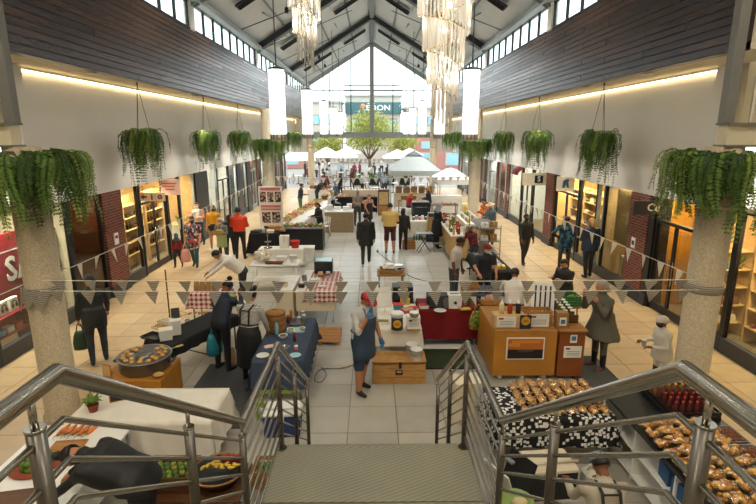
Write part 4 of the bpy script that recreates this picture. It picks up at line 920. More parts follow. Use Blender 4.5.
    if hat:
        kind, hcq = hat
        if kind == 'cap':
            q = shell(.092, .112, .105, .115, 0, -.9, .05); q.rings([[(.075*w*math.cos(a), .09+.10*w2*math.sin(a)+.0, z) for a in [PI*j/10 for j in range(11)]]+[(.075*w*math.cos(a), .06+.02*math.sin(a), z) for a in [PI*j/10 for j in range(10, -1, -1)]] for w, w2, z in ((1, 1, .128), (1, 1, .138))])
        elif kind == 'beanie': q = shell(.094, .116, .12, .105, -.004, .12, -.25)
        elif kind == 'chef': q = shell(.105, .125, .135, .10, -.008, .2, -.1, bump=.05)
        elif kind == 'brim': q = shell(.09, .112, .1, .125, 0, -.9, .02); q.rings([[(r*math.cos(2*PI*j/20), r*1.1*math.sin(2*PI*j/20), z) for j in range(20)] for r, z in ((.09, .13), (.165, .118), (.165, .126), (.09, .14))])
        q.xf(Hm); B(q, {'cap': 'cap', 'beanie': 'beanie', 'chef': 'chef_cap', 'brim': 'sun_hat'}[kind], hcq, p)
    if hood:
        q = shell(.105, .125, .135, .095, -.012, .5, -.55); q.rings([[(rx*math.cos(2*PI*j/18), -.015+ry*math.sin(2*PI*j/18), z) for j in range(18)] for z, rx, ry in ((.06, .1, .115), (-.02, .098, .1), (-.08, .15, .12), (-.17, .2, .13), (-.16, .17, .11))]); q.xf(Hm); B(q, 'headscarf' if hood[0] == 'scarf' else 'hood', hood[1], p)
    if mask:
        q = MB().rings([[(rx*math.cos(a), .028+ry*math.sin(a), z) for a in [PI*(.06+.88*j/10) for j in range(11)]]+[((rx-.006)*math.cos(a), .024+(ry-.006)*math.sin(a), z) for a in [PI*(.06+.88*j/10) for j in range(10, -1, -1)]] for z, rx, ry in ((-.015, .055, .062), (.02, .074, .082), (.055, .08, .098), (.07, .08, .092))])
        q.xf(Hm); B(q, 'face_mask', mask, p)
    def front(z0, z1, a0, a1, mat, name, rx=.2, ry=.15, fl=0):
        q = MB(); n = 12; R = []
        for i in range(9):
            z = z1+(z0-z1)*i/8; w = a0+(a1-a0)*min(1, (z1-z)/max(.01, z1-1.1)) if z > 1.1 else a1
            rr = 1+fl*max(0, (1.0-z)); f = up if z > .93 else Vector
            o_ = [f((rx*g*rr*math.sin(w*(2*j/n-1)), ry*g*rr*math.cos(w*(2*j/n-1))+(.012 if z < .95 else 0), z)) for j in range(n+1)]; i_ = [f((rx*g*rr*.95*math.sin(w*(2*j/n-1)), ry*g*rr*.95*math.cos(w*(2*j/n-1)), z)) for j in range(n, -1, -1)]
            R.append(o_+i_)
        q.rings(R); return B(q, name, mat, p)
    if apron:
        mat, zlow = apron; front(zlow, 1.33, .5, 1.35, mat, 'apron', .198, .158, .12)
        q = MB()
        for sx in (-1, 1): q.tube([up((sx*.075, .125, 1.33)), up((sx*.075, .085, 1.465)), up((sx*.06, -.03, 1.485)), up((0, -.095, 1.44))], .011, 5)
        q.tube([up((-.17*g, .05, 1.08)), up((-.16*g, -.06, 1.08)), up((0, -.135*g, 1.08)), up((.16*g, -.06, 1.08)), up((.17*g, .05, 1.08))], .01, 5); B(q, 'apron_strap', mat, p)
    if strap:                                             # straps crossed or square over the back
        q = MB(); y = -.125*g
        for sx in (-1, 1): q.tube([up((sx*.085, .09, 1.44)), up((sx*.085, -.02, 1.475)), up((sx*.085, y-.005, 1.40)), up((sx*.085, y-.01, 1.24)), up((sx*.085, y-.005, 1.12))], .015, 5)
        q.tube([up((-.165*g, .0, 1.12)), up((-.085, y, 1.12)), up((.085, y, 1.12)), up((.165*g, 0, 1.12))], .014, 5)
        q.tube([up((-.085, y-.006, 1.385)), up((.085, y-.006, 1.385))], .012, 5); B(q, 'back_straps', strap, p)
    return p
def tote(label, loc, rz, mat, w=.3, h=.34, d=.09, name='tote_bag', cat='bag', bulge=1.0):
    t = thing(name, label, cat, loc, rz)
    R = []
    for i, (z, s_) in enumerate(((-h, .7), (-h*.95, .95), (-h*.6, 1.0*bulge), (-h*.25, .85), (0, .62))): R.append([(w/2*s_*abs(math.cos(a))**.6*(1 if math.cos(a) > 0 else -1), d*s_*bulge*abs(math.sin(a))**.6*(1 if math.sin(a) > 0 else -1), z) for a in [2*PI*j/14 for j in range(14)]])
    MB().rings(R).build('bag_body', mat, t)
    for y in (-.02, .02): MB().tube([(-w*.22, y, -.02), (-w*.12, y*.5, .14), (w*.12, y*.5, .14), (w*.22, y, -.02)], .008, 5).build('handle', mat, t)
    return t
# ---- the people of the market, walkways first
BACK, FRONT, LEFT, RIGHT = 0, PI, PI/2, -PI/2
person('person in dark clothes with a backpack strolling past the dark shop window', (-5.34, 9.19, 0), .5, 1.73, '#20242b', '#26303f', 'skin_a', ('short', 'hair_dark'), ('down', 'swingf'), 'step', 6, (12, 10), shoes='#1f3440', coat=(.72, .2))
tote('dark green shopping bag carried past the dark shop window', hand(0, -.16), .4, '#23402f', .28, .36, .09)
person('child in a teal hooded jacket and red shirt holding hands', (-6.45, 16.32, 0), FRONT, 1.12, '#7d1a22', '#23262c', 'skin_b', ('short', 'hair_dark'), ('down', 'down'), 'walk', 0, (0, 0), hood=('hood', '#1f5a66'), girth=.95)
person('woman in a red and blue floral blouse holding the child by the hand', (-5.88, 16.31, 0), FRONT+.1, 1.68, 'floral_red', '#1f5560', 'skin_a', ('pony', 'hair_dark'), ('swingf', 'down'), 'walk2', 0, (6, 0), sleeve='short', mask='black_plastic', girth=1.15, coat=(.78, .23))
tote('pink plastic carrier bag beside the woman in the floral blouse', hand(1, -.16), .6, '#d99a94', .3, .42, .12, 'carrier_bag')
person('woman in a pale top with bare shoulders walking behind the floral blouse', (-6.87, 19.71, 0), FRONT, 1.68, '#d8c9c2', '#33414d', 'skin_a', ('pony', 'hair_brown'), ('cross', 'cross'), 'walk', 0, (0, 0), sleeve='none', mask='white_cloth')
person('woman in a mustard top and short black skirt', (-5.97, 18.82, 0), FRONT, 1.69, '#d79a1c', '#141416', 'skin_a', ('long', 'hair_brown'), ('down', 'down'), 'walk', 0, (0, 0), bare_legs=True, skirt=(.62, .19, '#141416'), mask='black_plastic', shoes='white_plastic', sleeve='short')
person('grey haired person in a grey top carrying a cardboard tray', (-5.26, 17.40, 0), FRONT-.25, 1.50, '#6f6a68', '#3c4247', 'skin_a', ('bob', 'hair_grey'), ('bent', 'bent'), 'stand', 5, (18, 0), girth=1.1, apron=('#a9b98a', .55), mask='white_cloth')
t = thing('cardboard_tray', 'shallow cardboard tray carried by the grey haired person', 'tray', between(.01), -.25)
MB().box((0, 0, .01), (.42, .3, .02), .004).build('base', 'card', t)
for a, b, c, d in ((0, -.15, .42, .015), (0, .15, .42, .015), (-.21, 0, .015, .3), (.21, 0, .015, .3)): MB().box((a, b, .05), (c, d, .09), .003).build('side', 'card', t)
person('dark haired person in navy between the grey top and the red hoodie', (-5.2, 18.1, 0), BACK+.3, 1.49, '#22252e', '#28303c', 'skin_a', ('bob', 'hair_dark'), ('down', 'bent'), 'stand')
person('man in a bright red orange hooded sweatshirt seen from behind', (-4.69, 17.54, 0), BACK, 1.83, '#d63a12', '#1b1b1e', 'skin_c', ('short', 'hair_dark'), ('bent', 'bent'), 'stand', 0, (0, 10), girth=1.18)
person('man all in black walking alone with a black face mask on the clear walkway', (5.10, 16.44, 0), FRONT+.15, 1.71, '#23201d', '#26231f', 'skin_b', ('short', 'hair_dark'), ('down', 'swingf'), 'walk', 0, (0, 5), mask='black_plastic', girth=1.1)
person('shopper in a dark jacket with turquoise print outside the shoe shop', (6.26, 15.91, 0), BACK-.1, 1.76, 'teal_print', '#3a3330', 'skin_c', ('short', 'hair_dark'), ('hip', 'bent'), 'stand', 0, (8, -20), girth=1.25, coat=(.78, .24))
person('shopper in a navy gilet with dark red sleeves outside the shoe shop', (6.70, 15.08, 0), BACK+.1, 1.83, '#1e2c44', '#1c1b1e', 'skin_a', ('bob', 'hair_fair'), ('bent', 'down'), 'step', 0, (0, 15), girth=1.2, coat=(.78, .23))
person('man in a loud orange red shirt at the end stall by the column', (4.80, 21.16, 0), LEFT+.3, 1.68, 'floral_warm', '#3a2326', 'skin_a', ('short', 'hair_dark'), ('bent', 'bent'), 'stand', 4, (15, 0), girth=1.15)
person('person in a denim jacket and straw hat standing at the end stall', (4.69, 19.58, 0), LEFT+.5, 1.72, '#5b6f7e', '#2c3a52', 'skin_a', ('short', 'hair_fair'), ('down', 'bent'), 'stand', 4, (10, 0), girth=1.2, hat=('brim', '#cdb58a'), shoes='white_plastic')
person('man in a grey gilet over a plaid shirt bending at the steel shelves', (3.31, 15.95, 0), FRONT-1.0, 1.53, 'plaid_red', '#3a4d63', 'skin_b', ('short', 'hair_dark'), ('low', 'low'), 'stand', 18, (20, 0), girth=1.15, hat=('cap', '#8d8578'))
person('woman in a dark jacket looking at her phone beside the green basket', (4.50, 11.23, 0), LEFT+.5, 1.54, '#26231f', '#2b3546', 'skin_a', ('short', 'hair_dark'), ('phone', 'phone'), 'stand', 4, (24, 0), girth=1.15, coat=(.8, .22))
person('grey haired woman wrapped in a grey green poncho at the brown counter', (4.30, 8.82, 0), LEFT+.2, 1.73, '#5d5a4c', '#1d1b1c', 'skin_a', ('bob', 'hair_grey'), ('face', 'face'), 'stand', 5, (8, 0), girth=1.25, coat=(.62, .36), shoes='#6d4a3a')
person('chef in a white jacket and white cap holding a cup by the column', (4.92, 7.89, 0), LEFT, 1.36, '#d8d2c4', '#1d1b1c', 'skin_b', ('short', 'hair_dark'), ('bent', 'bent'), 'stand', 4, (12, 0), girth=1.2, hat=('chef', '#d6d0c0'), mask='black_plastic', coat=(.78, .24))
t = thing('paper_cup', 'white paper cup held by the chef', 'cup', between(-.04)); MB().lathe([(.03, 0), (.04, .1), (.043, .1), (.036, .1), (.027, .01)], n=14).build('cup', 'white_gloss', t); MB().lathe([(.044, .1), (.044, .112), (.02, .115)], n=14).build('lid', 'white_plastic', t)
# ---- behind and in front of the stalls
person('cook in a navy top with head bowed at the blue cloth table', (-2.82, 8.82, 0), RIGHT+1.1, 1.72, '#1f2a3c', '#191b20', 'skin_b', ('bun', 'hair_dark'), ('wide', 'face'), 'stand', 14, (35, 0), girth=1.15)
person('cook in a striped shirt with black back straps seen from behind', (-2.2, 8.42, 0), BACK-.35, 1.66, 'striped_shirt', '#121214', 'skin_c', ('bun2', 'hair_dark'), ('low', 'low'), 'stand', 8, (22, 0), girth=1.15, strap='black_strap', skirt=(.28, .24, '#121214'), sleeve='long')
person('man in a white T shirt, navy apron and red cap rubbing his face', (-0.19, 7.98, 0), RIGHT-.75, 1.84, '#bfc0bd', '#27394d', 'skin_c', ('short', 'hair_dark'), (((.14, .1, -1), (.05, .35, -1)), 'face'), 'step', 6, (30, -8), sleeve='short', shorts=True, apron=('#33475c', .62), hat=('cap', '#b5202c'), glove='#4f7fb0')
person('dark haired man in white bending low over the bread table', (-3.35, 12.55, 0), LEFT+.35, 1.74, '#e4dfd6', '#2b2b2e', 'skin_c', ('short', 'hair_dark'), ('reach', 'reach'), 'stand', 46, (15, 0), girth=1.3)
person('shopper in a long black coat walking away down the middle of the hall', (-0.21, 16.37, 0), BACK, 1.76, '#1c1d1f', '#232427', 'skin_a', ('short', 'hair_dark'), ('down', 'down'), 'walk', 0, (0, 0), girth=1.15, coat=(.66, .23), shoes='white_plastic')
person('man in a yellow T shirt and maroon shorts seen from behind', (0.66, 18.41, 0), BACK, 1.85, '#e3c071', '#4b141a', 'skin_a', ('short', 'hair_dark'), ('bent', 'bent'), 'stand', 0, (5, 0), sleeve='short', shorts=True, girth=1.3)
person('person in black beside the man in the yellow T shirt', (1.18, 18.91, 0), BACK-.4, 1.59, '#232325', '#1b1b1d', 'skin_a', ('bob', 'hair_dark'), ('bent', 'down'), 'stand', 0, (0, 0))
person('woman in a black robe and grey headscarf at the wooden stall', (2.50, 19.24, 0), RIGHT+.3, 1.73, '#17171a', '#131315', 'skin_c', ('none', 'hair_dark'), ('bent', 'bent'), 'stand', 4, (14, 0), hood=('scarf', '#8e9096'), coat=(.45, .25))
person('grey haired man in a grey shirt behind the beige counter', (-.72, 24.3, 0), FRONT+.5, 1.72, '#8d857a', '#4c463f', 'skin_a', ('short', 'hair_grey'), ('bent', 'bent'), 'stand', 4, (12, 0), sleeve='short')
person('woman in a black apron and white mask behind the beige counter', (-.2, 23.2, 0), FRONT+.6, 1.66, '#c58f72', '#26211f', 'skin_a', ('short', 'hair_fair'), ('bent', 'low'), 'stand', 4, (12, 0), sleeve='none', apron=('#1b1a1b', .5), mask='white_cloth')
person('person in a red top seated on a white chair at the juice tables', (1.95, 27.4, 0), RIGHT+.4, 1.65, '#a81a20', '#25262c', 'skin_a', ('bob', 'hair_fair'), ('bent', 'bent'), 'sit', 14, (10, 0))
person('fair haired woman in black standing at the dark oven', (2.95, 25.9, 0), LEFT-.3, 1.68, '#1b1b1e', '#202024', 'skin_a', ('bob', 'hair_fair'), ('bent', 'bent'), 'stand', 6, (14, 0))
person('man in a white T shirt looking down behind the red cloth table', (2.12, 12.6, 0), RIGHT-.5, 1.78, '#d9d2cb', '#3f4a5a', 'skin_b', ('short', 'hair_dark'), ('down', 'down'), 'stand', 6, (26, 0), sleeve='short')
person('cook in a navy T shirt, maroon cap and pale mask at the small grill', (2.85, 12.35, 0), FRONT+.2, 1.66, '#171c28', '#23262e', 'skin_a', ('short', 'hair_dark'), ('low', 'wide'), 'stand', 6, (12, 0), sleeve='short', mask='#c5d6dc', hat=('beanie', '#7d1724'), girth=1.15)
person('cook in white with a black and white cap behind the brown counter', (2.95, 9.95, 0), BACK-.2, 1.62, '#e6e1da', '#2a2a2e', 'skin_b', ('short', 'hair_dark'), ('fwd', 'fwd'), 'stand', 14, (18, 0), girth=1.25, hat=('cap', '#1a1a1c'))
person('person in a blue grey cap and pale shirt working beside the white shelves', (2.12, 3.82, 0), BACK, 1.5, '#b3a894', '#2c2a2b', 'skin_b', ('short', 'hair_dark'), ('fwd', 'fwd'), 'stand', 20, (30, 0), hat=('cap', '#75828c'), strap='black_strap')
person('person in black bending over the vegetable prep table', (-2.36, 4.5, 0), LEFT, 1.70, '#0d0d0f', '#121214', 'skin_c', ('bun', 'hair_dark'), ('reach', 'reach'), 'stand', 56, (60, 0), girth=1.6)
person('young man in dark blue behind the sloping vegetable display', (-3.95, 27.6, 0), RIGHT+.3, 1.70, '#232c3c', '#3f6a4a', 'skin_c', ('short', 'hair_dark'), ('bent', 'bent'), 'stand', 6, (10, 0), sleeve='short')
person('bald man in black reaching over the baskets of bread', (-3.35, 30.5, 0), RIGHT+.2, 1.75, '#1d1c1f', '#2a2a2e', 'skin_a', ('short', 'hair_brown'), ('reach', 'bent'), 'stand', 24, (10, 0), sleeve='short')
person('dark haired person in black standing among the vegetable heaps', (-2.15, 20.55, 0), LEFT+.6, 1.62, '#191a1c', '#1c1c1f', 'skin_a', ('bob', 'hair_brown'), ('bent', 'bent'), 'stand', 6, (16, 0))
person('stallholder in a white shirt, black apron and blue gloves packing produce', (-2.02, 24.2, 0), RIGHT-.6, 1.70, '#dfdad2', '#6a6a4e', 'skin_a', ('short', 'hair_fair'), ('bent', 'low'), 'stand', 8, (14, 0), apron=('#17171a', .6), glove='#5fa6ae', mask='#9fc3cc')
person('man in a blue jacket waiting by the bread shelves', (-2.1, 29.0, 0), LEFT, 1.78, '#5d7386', '#2c3646', 'skin_a', ('short', 'hair_grey'), ('bent', 'bent'), 'stand', 0, (8, 0), girth=1.15)
# ================================================================ stalls: furniture and goods
def table(label, c, rz, w, d, h, top='wood_pale', leg='steel_mid', name='trestle_table', cat='table', thick=.035, panel=None, shelf=None, legs=True):
    t = thing(name, label, cat, (c[0], c[1], 0), rz)
    MB().box((0, 0, h-thick/2), (w, d, thick), .006).build('table_top', top, t)
    if legs:
        for a in (-1, 1):
            for b in (-1, 1): MB().cyl((a*(w/2-.06), b*(d/2-.06), 0), (a*(w/2-.06), b*(d/2-.06), h-thick), .018, n=8).build('leg', leg, t)
        MB().cyl((-w/2+.06, 0, h*.3), (w/2-.06, 0, h*.3), .012, n=6).build('stretcher', leg, t)
    if panel:
        z0, mat = panel
        MB().box((0, -d/2+.012, (z0+h-thick)/2), (w-.01, .02, h-thick-z0)).build('front_panel', mat, t)
        for a in (-1, 1): MB().box((a*(w/2-.012), 0, (z0+h-thick)/2), (.02, d-.03, h-thick-z0)).build('side_panel', mat, t)
    if shelf: MB().box((0, 0, shelf), (w-.06, d-.06, .025), .004).build('under_shelf', top, t)
    return t
def cloth(label, c, rz, w, d, h, drop, mat, name='tablecloth', ripple=.02, step=.06, group=None):
    W, D = w/2+.012, d/2+.012; m = MB(); uv = []
    def axis(A): k1 = max(2, round(drop/step)); k2 = max(2, round(2*A/step)); return [-A-drop+drop*i/k1 for i in range(k1)]+[-A+2*A*i/k2 for i in range(k2+1)]+[A+drop*(i+1)/k1 for i in range(k1)]
    xs, ys = axis(W), axis(D)
    V = []
    for y in ys:
        for x in xs:
            ox, oy = max(0, abs(x)-W), max(0, abs(y)-D); sx, sy = (1 if x > 0 else -1), (1 if y > 0 else -1); o_ = max(ox, oy)
            fl = .06*o_+ripple*o_/max(.05, drop)*math.sin((x if oy > ox else y)*22+(2 if ox else 0))
            px = min(W, abs(x))*sx; py = min(D, abs(y))*sy
            if o_ > 0:
                if ox > 0 and oy > 0: q = .12*min(ox, oy); px += sx*(fl+q); py += sy*(fl+q)
                elif ox > 0: px += sx*fl
                else: py += sy*fl
            V.append((px, py, h+.005-o_)); uv.append((x, y))
    n = len(xs); F_ = [(j*n+i, j*n+i+1, (j+1)*n+i+1, (j+1)*n+i) for j in range(len(ys)-1) for i in range(n-1)]
    m.add(V, F_, 0, True); m.uv = uv
    o = m.build(name, mat, None, (c[0], c[1], 0), (0, 0, rz)); return tag(o, label, 'tablecloth', group)
def emit(name, parts, label, cat, loc, rz=0, group=None, scl=1):
    if len(parts) == 1:
        o = parts[0][1].build(name, parts[0][2], None, loc, (0, 0, rz)); o.scale = (scl,)*3; return tag(o, label, cat, group)
    t = thing(name, label, cat, loc, rz, group); t.scale = (scl,)*3
    for pn, mb, mt in parts: mb.build(pn, mt, t)
    return t
def I_bowl(r=.1, h=.07, mat='white_gloss', fill=None):
    p = [('bowl', MB().lathe([(r*.5, 0), (r*.55, .005), (r*.95, h*.8), (r, h), (r*.94, h), (r*.85, h*.75), (r*.4, h*.2)], n=18), mat)]
    if fill: p.append(('contents', MB().lathe([(r*.82, h*.7), (r*.6, h*1.0), (r*.2, h*1.15), (.005, h*1.15)], n=14), fill))
    return p
def I_plate(r=.13, mat='white_gloss', fill=None):
    p = [('plate', MB().lathe([(r*.5, 0), (r*.6, .004), (r, .018), (r*.97, .021), (r*.6, .009), (.005, .008)], n=20), mat)]
    if fill: p.append(('food', MB().lathe([(r*.62, .012), (r*.5, .05), (r*.25, .075), (.005, .08)], n=12), fill))
    return p
def I_bucket(r=.13, h=.22, mat='white_plastic', lid=None):
    p = [('tub', MB().lathe([(r*.8, 0), (r*.82, .005), (r*.97, h*.93), (r*1.04, h*.93), (r*1.04, h), (r*.95, h), (r*.78, .02), (.005, .02)], n=20), mat), ('bail_handle', MB().tube([(-r*1.02, 0, h*.92), (-r*1.0, -r*.6, h*.6), (0, -r*1.12, h*.42), (r*1.0, -r*.6, h*.6), (r*1.02, 0, h*.92)], .005, 5), 'grey_metal')]
    if lid: p.append(('lid', MB().lathe([(r*1.06, h*.96), (r*1.06, h+.015), (r*.9, h+.02), (.005, h+.02)], n=20), lid))
    return p
def I_jar(r=.08, h=.2, mat='#c9a15a', lid='white_plastic', band=None):
    p = [('jar', MB().lathe([(r*.9, 0), (r, .01), (r, h*.8), (r*.85, h*.88), (r*.85, h*.9)], n=18), mat), ('lid', MB().lathe([(r*.92, h*.86), (r*.92, h), (r*.85, h*1.02), (.005, h*1.02)], n=18), lid)]
    if band: p.append(('label_band', MB().lathe([(r*1.02, h*.15), (r*1.02, h*.7)], n=18, caps=False), band))
    return p
def I_bottle(r=.035, h=.24, mat='#7a3a1c', cap_='#c9302c', band=None):
    p = [('bottle', MB().lathe([(r*.9, 0), (r, .008), (r, h*.62), (r*.45, h*.78), (r*.4, h*.9), (.005, h*.9)], n=12), mat), ('cap', MB().lathe([(r*.46, h*.88), (r*.46, h), (.005, h)], n=10), cap_)]
    if band: p.append(('label_band', MB().lathe([(r*1.03, h*.15), (r*1.03, h*.5)], n=12, caps=False), band))
    return p
def I_squeeze(r=.035, h=.24, mat='#c23a20'): return [('bottle', MB().lathe([(r, 0), (r, h*.66), (r*.8, h*.72), (.005, h*.72)], n=12), mat), ('nozzle', MB().lathe([(r*.75, h*.7), (r*.5, h*.76), (r*.15, h), (.004, h)], n=10), 'white_plastic')]
def I_box(w=.3, d=.2, h=.15, mat='card', tape='wood_pale'): return [('carton', MB().box((0, 0, h/2), (w, d, h), .006), mat), ('tape', MB().box((0, 0, h), (w*.16, d*1.002, .006)).box((0, -d/2, h*.75), (w*.16, .006, h*.45)), tape)]
def I_lidbox(w=.3, d=.2, h=.15, mat='white_plastic', lid='white_gloss'): return [('tub', MB().rings([[(x*w/2*s_, y*d/2*s_, z) for x, y in ((-1, -1), (1, -1), (1, 1), (-1, 1))] for z, s_ in ((0, .86), (h*.9, .97))], True, 0, False), mat), ('lid', MB().box((0, 0, h*.94), (w, d, h*.12), .01), lid)]
def I_tray(w=.4, d=.3, h=.04, mat='grey_metal', fill=None, ff=.9):
    p = [('tray', MB().rings([[(x*w/2*s_, y*d/2*s_, z) for x, y in ((-1, -1), (1, -1), (1, 1), (-1, 1))] for z, s_ in ((0, .9), (h, 1), (h, .95), (.008, .86))], True, 0, False), mat)]
    if fill:
        q = MB()
        for i in range(5):
            for j in range(4): q.ball((-w*.34+i*w*.17, -d*.3+j*d*.2, h*.5+.01), (w*.085, d*.1, .025+.008*((i*3+j) % 3)), 7, 5)
        p.append(('food', q, fill))
    return p
def I_crate(w=.5, d=.36, h=.24, mat='wood', slats=3):
    p = [('base', MB().box((0, 0, .01), (w, d, .02)), mat)]
    for a in (-1, 1):
        for b in (-1, 1): p.append(('corner_post', MB().box((a*(w/2-.02), b*(d/2-.02), h/2), (.035, .035, h), .003), mat))
    for k in range(slats):
        z = h*(k+.6)/slats
        for b in (-1, 1): p.append(('slat', MB().box((0, b*(d/2-.003), z), (w, .012, h/slats*.72), .003), mat))
        for a in (-1, 1): p.append(('slat', MB().box((a*(w/2-.003), 0, z), (.012, d, h/slats*.72), .003), mat))
    return p
def I_loaf(l=.22, w=.11, h=.09, mat='#b5813f'):
    q = MB().rings([[(x, w/2*f*math.cos(a), max(0, h*f*(.45+.55*math.sin(a)))) for a in [2*PI*j/10 for j in range(10)]] for x, f in ((-l/2, .3), (-l*.42, .75), (-l*.2, 1), (l*.2, 1), (l*.42, .75), (l/2, .3))])
    for k in (-1, 0, 1): q.tube([(k*l*.22-.02, -w*.28, h*.9), (k*l*.22, 0, h*1.01), (k*l*.22+.02, w*.28, h*.9)], .006, 4, True, 0)
    return [('loaf', q, mat)]
def I_sack(l=.24, w=.16, h=.12, mat='snack', seed=0):     # see-through bag of snacks: filling and crinkled film
    rnd = random.Random(seed); q = MB(); f = MB()
    for i in range(20): q.ball((rnd.uniform(-.36, .36)*l, rnd.uniform(-.34, .34)*w, h*rnd.uniform(.25, .78)), (l*.14, w*.17, h*.2), 6, 4)
    R = []
    for i in range(7):
        x = -l/2+l*i/6; s_ = (.35, .85, 1, 1.05, 1, .8, .2)[i]
        R.append([(x+.008*math.sin(j*5+seed), w*.55*s_*math.cos(2*PI*j/12)*(1+.10*math.sin(j*2.7+i*1.9+seed)), h*.5+h*.52*s_*math.sin(2*PI*j/12)*(1+.12*math.sin(j*3.1+i*2.3+seed))) for j in range(12)])
    f.rings(R); f.rings([[(l/2+.0, y, h*.5+z) for y, z in ((-.02, -.01), (.02, -.01), (.02, .01), (-.02, .01))], [(l/2+.05, y, h*.6+z) for y, z in ((-.05, -.004), (.05, -.004), (.05, .004), (-.05, .004))]])
    return [('filling', q, mat), ('film', f, 'film')]
def I_paperbag(w=.11, d=.07, h=.24, mat='card'): return [('bag', MB().rings([[(x*w/2*s_+k_, y*d/2*s2, z) for x, y in ((-1, -1), (1, -1), (1, 1), (-1, 1))] for z, s_, s2, k_ in ((0, 1, 1, 0), (h*.5, 1.05, 1.05, 0), (h*.8, 1, .6, .004), (h, .9, .25, 0))], True, 0, False), mat), ('fold', MB().box((0, 0, h), (w*.9, d*.35, .025), .004), mat)]
def I_cooler(w=.55, d=.36, h=.38, mat='#1f3a68', lid='white_plastic'): return [('body', MB().rings([[(x*w/2*s_, y*d/2*s_, z) for x, y in ((-1, -1), (1, -1), (1, 1), (-1, 1))] for z, s_ in ((0, .92), (.03, .95), (h*.78, 1))], True, 0, False), mat), ('lid', MB().box((0, 0, h*.88), (w*1.04, d*1.06, h*.2), .03), lid), ('handle', MB().tube([(-w*.53, 0, h*.6), (-w*.53, -d*.3, h*1.05), (w*.53, -d*.3, h*1.05), (w*.53, 0, h*.6)], .012, 6), lid), ('latch', MB().box((0, -d*.53, h*.78), (.08, .02, .07), .005), lid)]
def I_microwave(w=.46, d=.34, h=.27, mat='black_plastic', door='#2b2b2e'): return [('cabinet', MB().box((0, 0, h/2), (w, d, h), .01), mat), ('door', MB().box((-w*.12, -d/2-.008, h/2), (w*.7, .018, h*.86), .006), door), ('control_panel', MB().box((w*.37, -d/2-.006, h/2), (w*.2, .014, h*.86), .004), 'grey_metal'), ('handle', MB().cyl((w*.24, -d/2-.03, h*.2), (w*.24, -d/2-.03, h*.8), .009, n=8), 'stainless')]
def I_board(w=.36, d=.26, mat='wood', h=.02): return [('board', MB().box((0, 0, h/2), (w, d, h), .008), mat), ('juice_groove', MB().tube([(-w*.42, -d*.4, h), (w*.42, -d*.4, h), (w*.42, d*.4, h), (-w*.42, d*.4, h)], .003, 4, closed=True), 'wood_dark')]
def I_fruit(r=.035, mat='#7a9a2e'): return [('fruit', MB().lathe([(r*.1, .004), (r*.6, .0), (r*.95, r*.6), (r, r), (r*.9, r*1.5), (r*.5, r*1.85), (r*.12, r*1.8)], n=10), mat), ('stalk', MB().cyl((0, 0, r*1.75), (r*.1, 0, r*2.1), .004, n=5), 'bark')]
def I_frame(w=.24, h=.3, mat='wood', fill='white_gloss', lean=.3):
    q = [('frame', MB().box((0, 0, h/2), (w, .02, h), .005), mat), ('sheet', MB().box((0, -.012, h/2), (w*.84, .004, h*.86)), fill), ('strut', MB().cyl((0, .01, h*.7), (0, .12, 0), .006, n=5), mat)]
    return q
def I_scale(): return [('body', MB().box((0, 0, .05), (.28, .3, .1), .02), 'white_plastic'), ('pan', MB().box((0, .02, .12), (.27, .24, .02), .008), 'stainless'), ('display', MB().box((0, -.152, .06), (.18, .01, .05), .003), 'black_plastic')]
def I_grill(w=.6, d=.45, h=.2):
    q = [('body', MB().box((0, 0, h/2), (w, d, h), .012), 'grey_metal')]
    for k in range(7): q.append(('grate_bar', MB().cyl((-w*.42+k*w*.14, -d*.45, h+.012), (-w*.42+k*w*.14, d*.45, h+.012), .007, n=6), 'black_frame'))
    for k in (-1, 0, 1): q.append(('knob', MB().cyl((k*.15, -d/2, h*.5), (k*.15, -d/2-.03, h*.5), .022, n=10), 'black_plastic'))
    return q
def many(fn, label, cat, name, locs, group, rzs=None, scl=1, variants=None):
    """build each kind once, then copy it with its parts"""
    cache = {}
    for i, l in enumerate(locs):
        v = i % len(variants) if variants else 0
        rz = rzs[i] if rzs else random.uniform(0, 6.28)
        if v not in cache:
            a = variants[v] if variants else {}
            cache[v] = kids(emit(name, fn(**a), label, cat, l, rz, group, scl))
        else: copy_tree(cache[v], None, l, rz)
# ---- white cloth tables beside the stair
table('folding table under the white cloth beside the stair', (-3.02, 6.27), 0, 1.85, .86, .75)
cloth('long white tablecloth on the table behind the vegetable prep table', (-3.02, 6.27), 0, 1.85, .86, .75, .52, 'white_cloth')
table('white topped prep table with vegetables and boards on it', (-3.6, 4.85), 0, 1.1, 1.86, .75, 'white_gloss', 'steel_mid', 'prep_table', shelf=.3)
emit('potted_herb', [('pot', MB().lathe([(.05, 0), (.07, .1), (.075, .1), (.06, .09)], n=14), 'terracotta'), ('leaves', (lambda q: [q.add([(0, 0, .09), (.07*math.cos(a)-.03*math.sin(a), .07*math.sin(a)+.03*math.cos(a), .17), (.15*math.cos(a), .15*math.sin(a), .15+.05*(k % 3)), (.07*math.cos(a)+.03*math.sin(a), .07*math.sin(a)-.03*math.cos(a), .17)], [(0, 1, 2, 3)]) for k, a in enumerate([q_*2.4 for q_ in range(16)])] and q)(MB()), 'leaf')], 'small herb in a terracotta pot on the white tablecloth', 'plant', (-3.72, 6.1, .755))
emit('menu_stand', I_frame(.2, .3, 'wood', 'black_plastic'), 'small wooden framed menu standing on the white tablecloth', 'frame', (-3.52, 6.35, .755), .5)
q = []
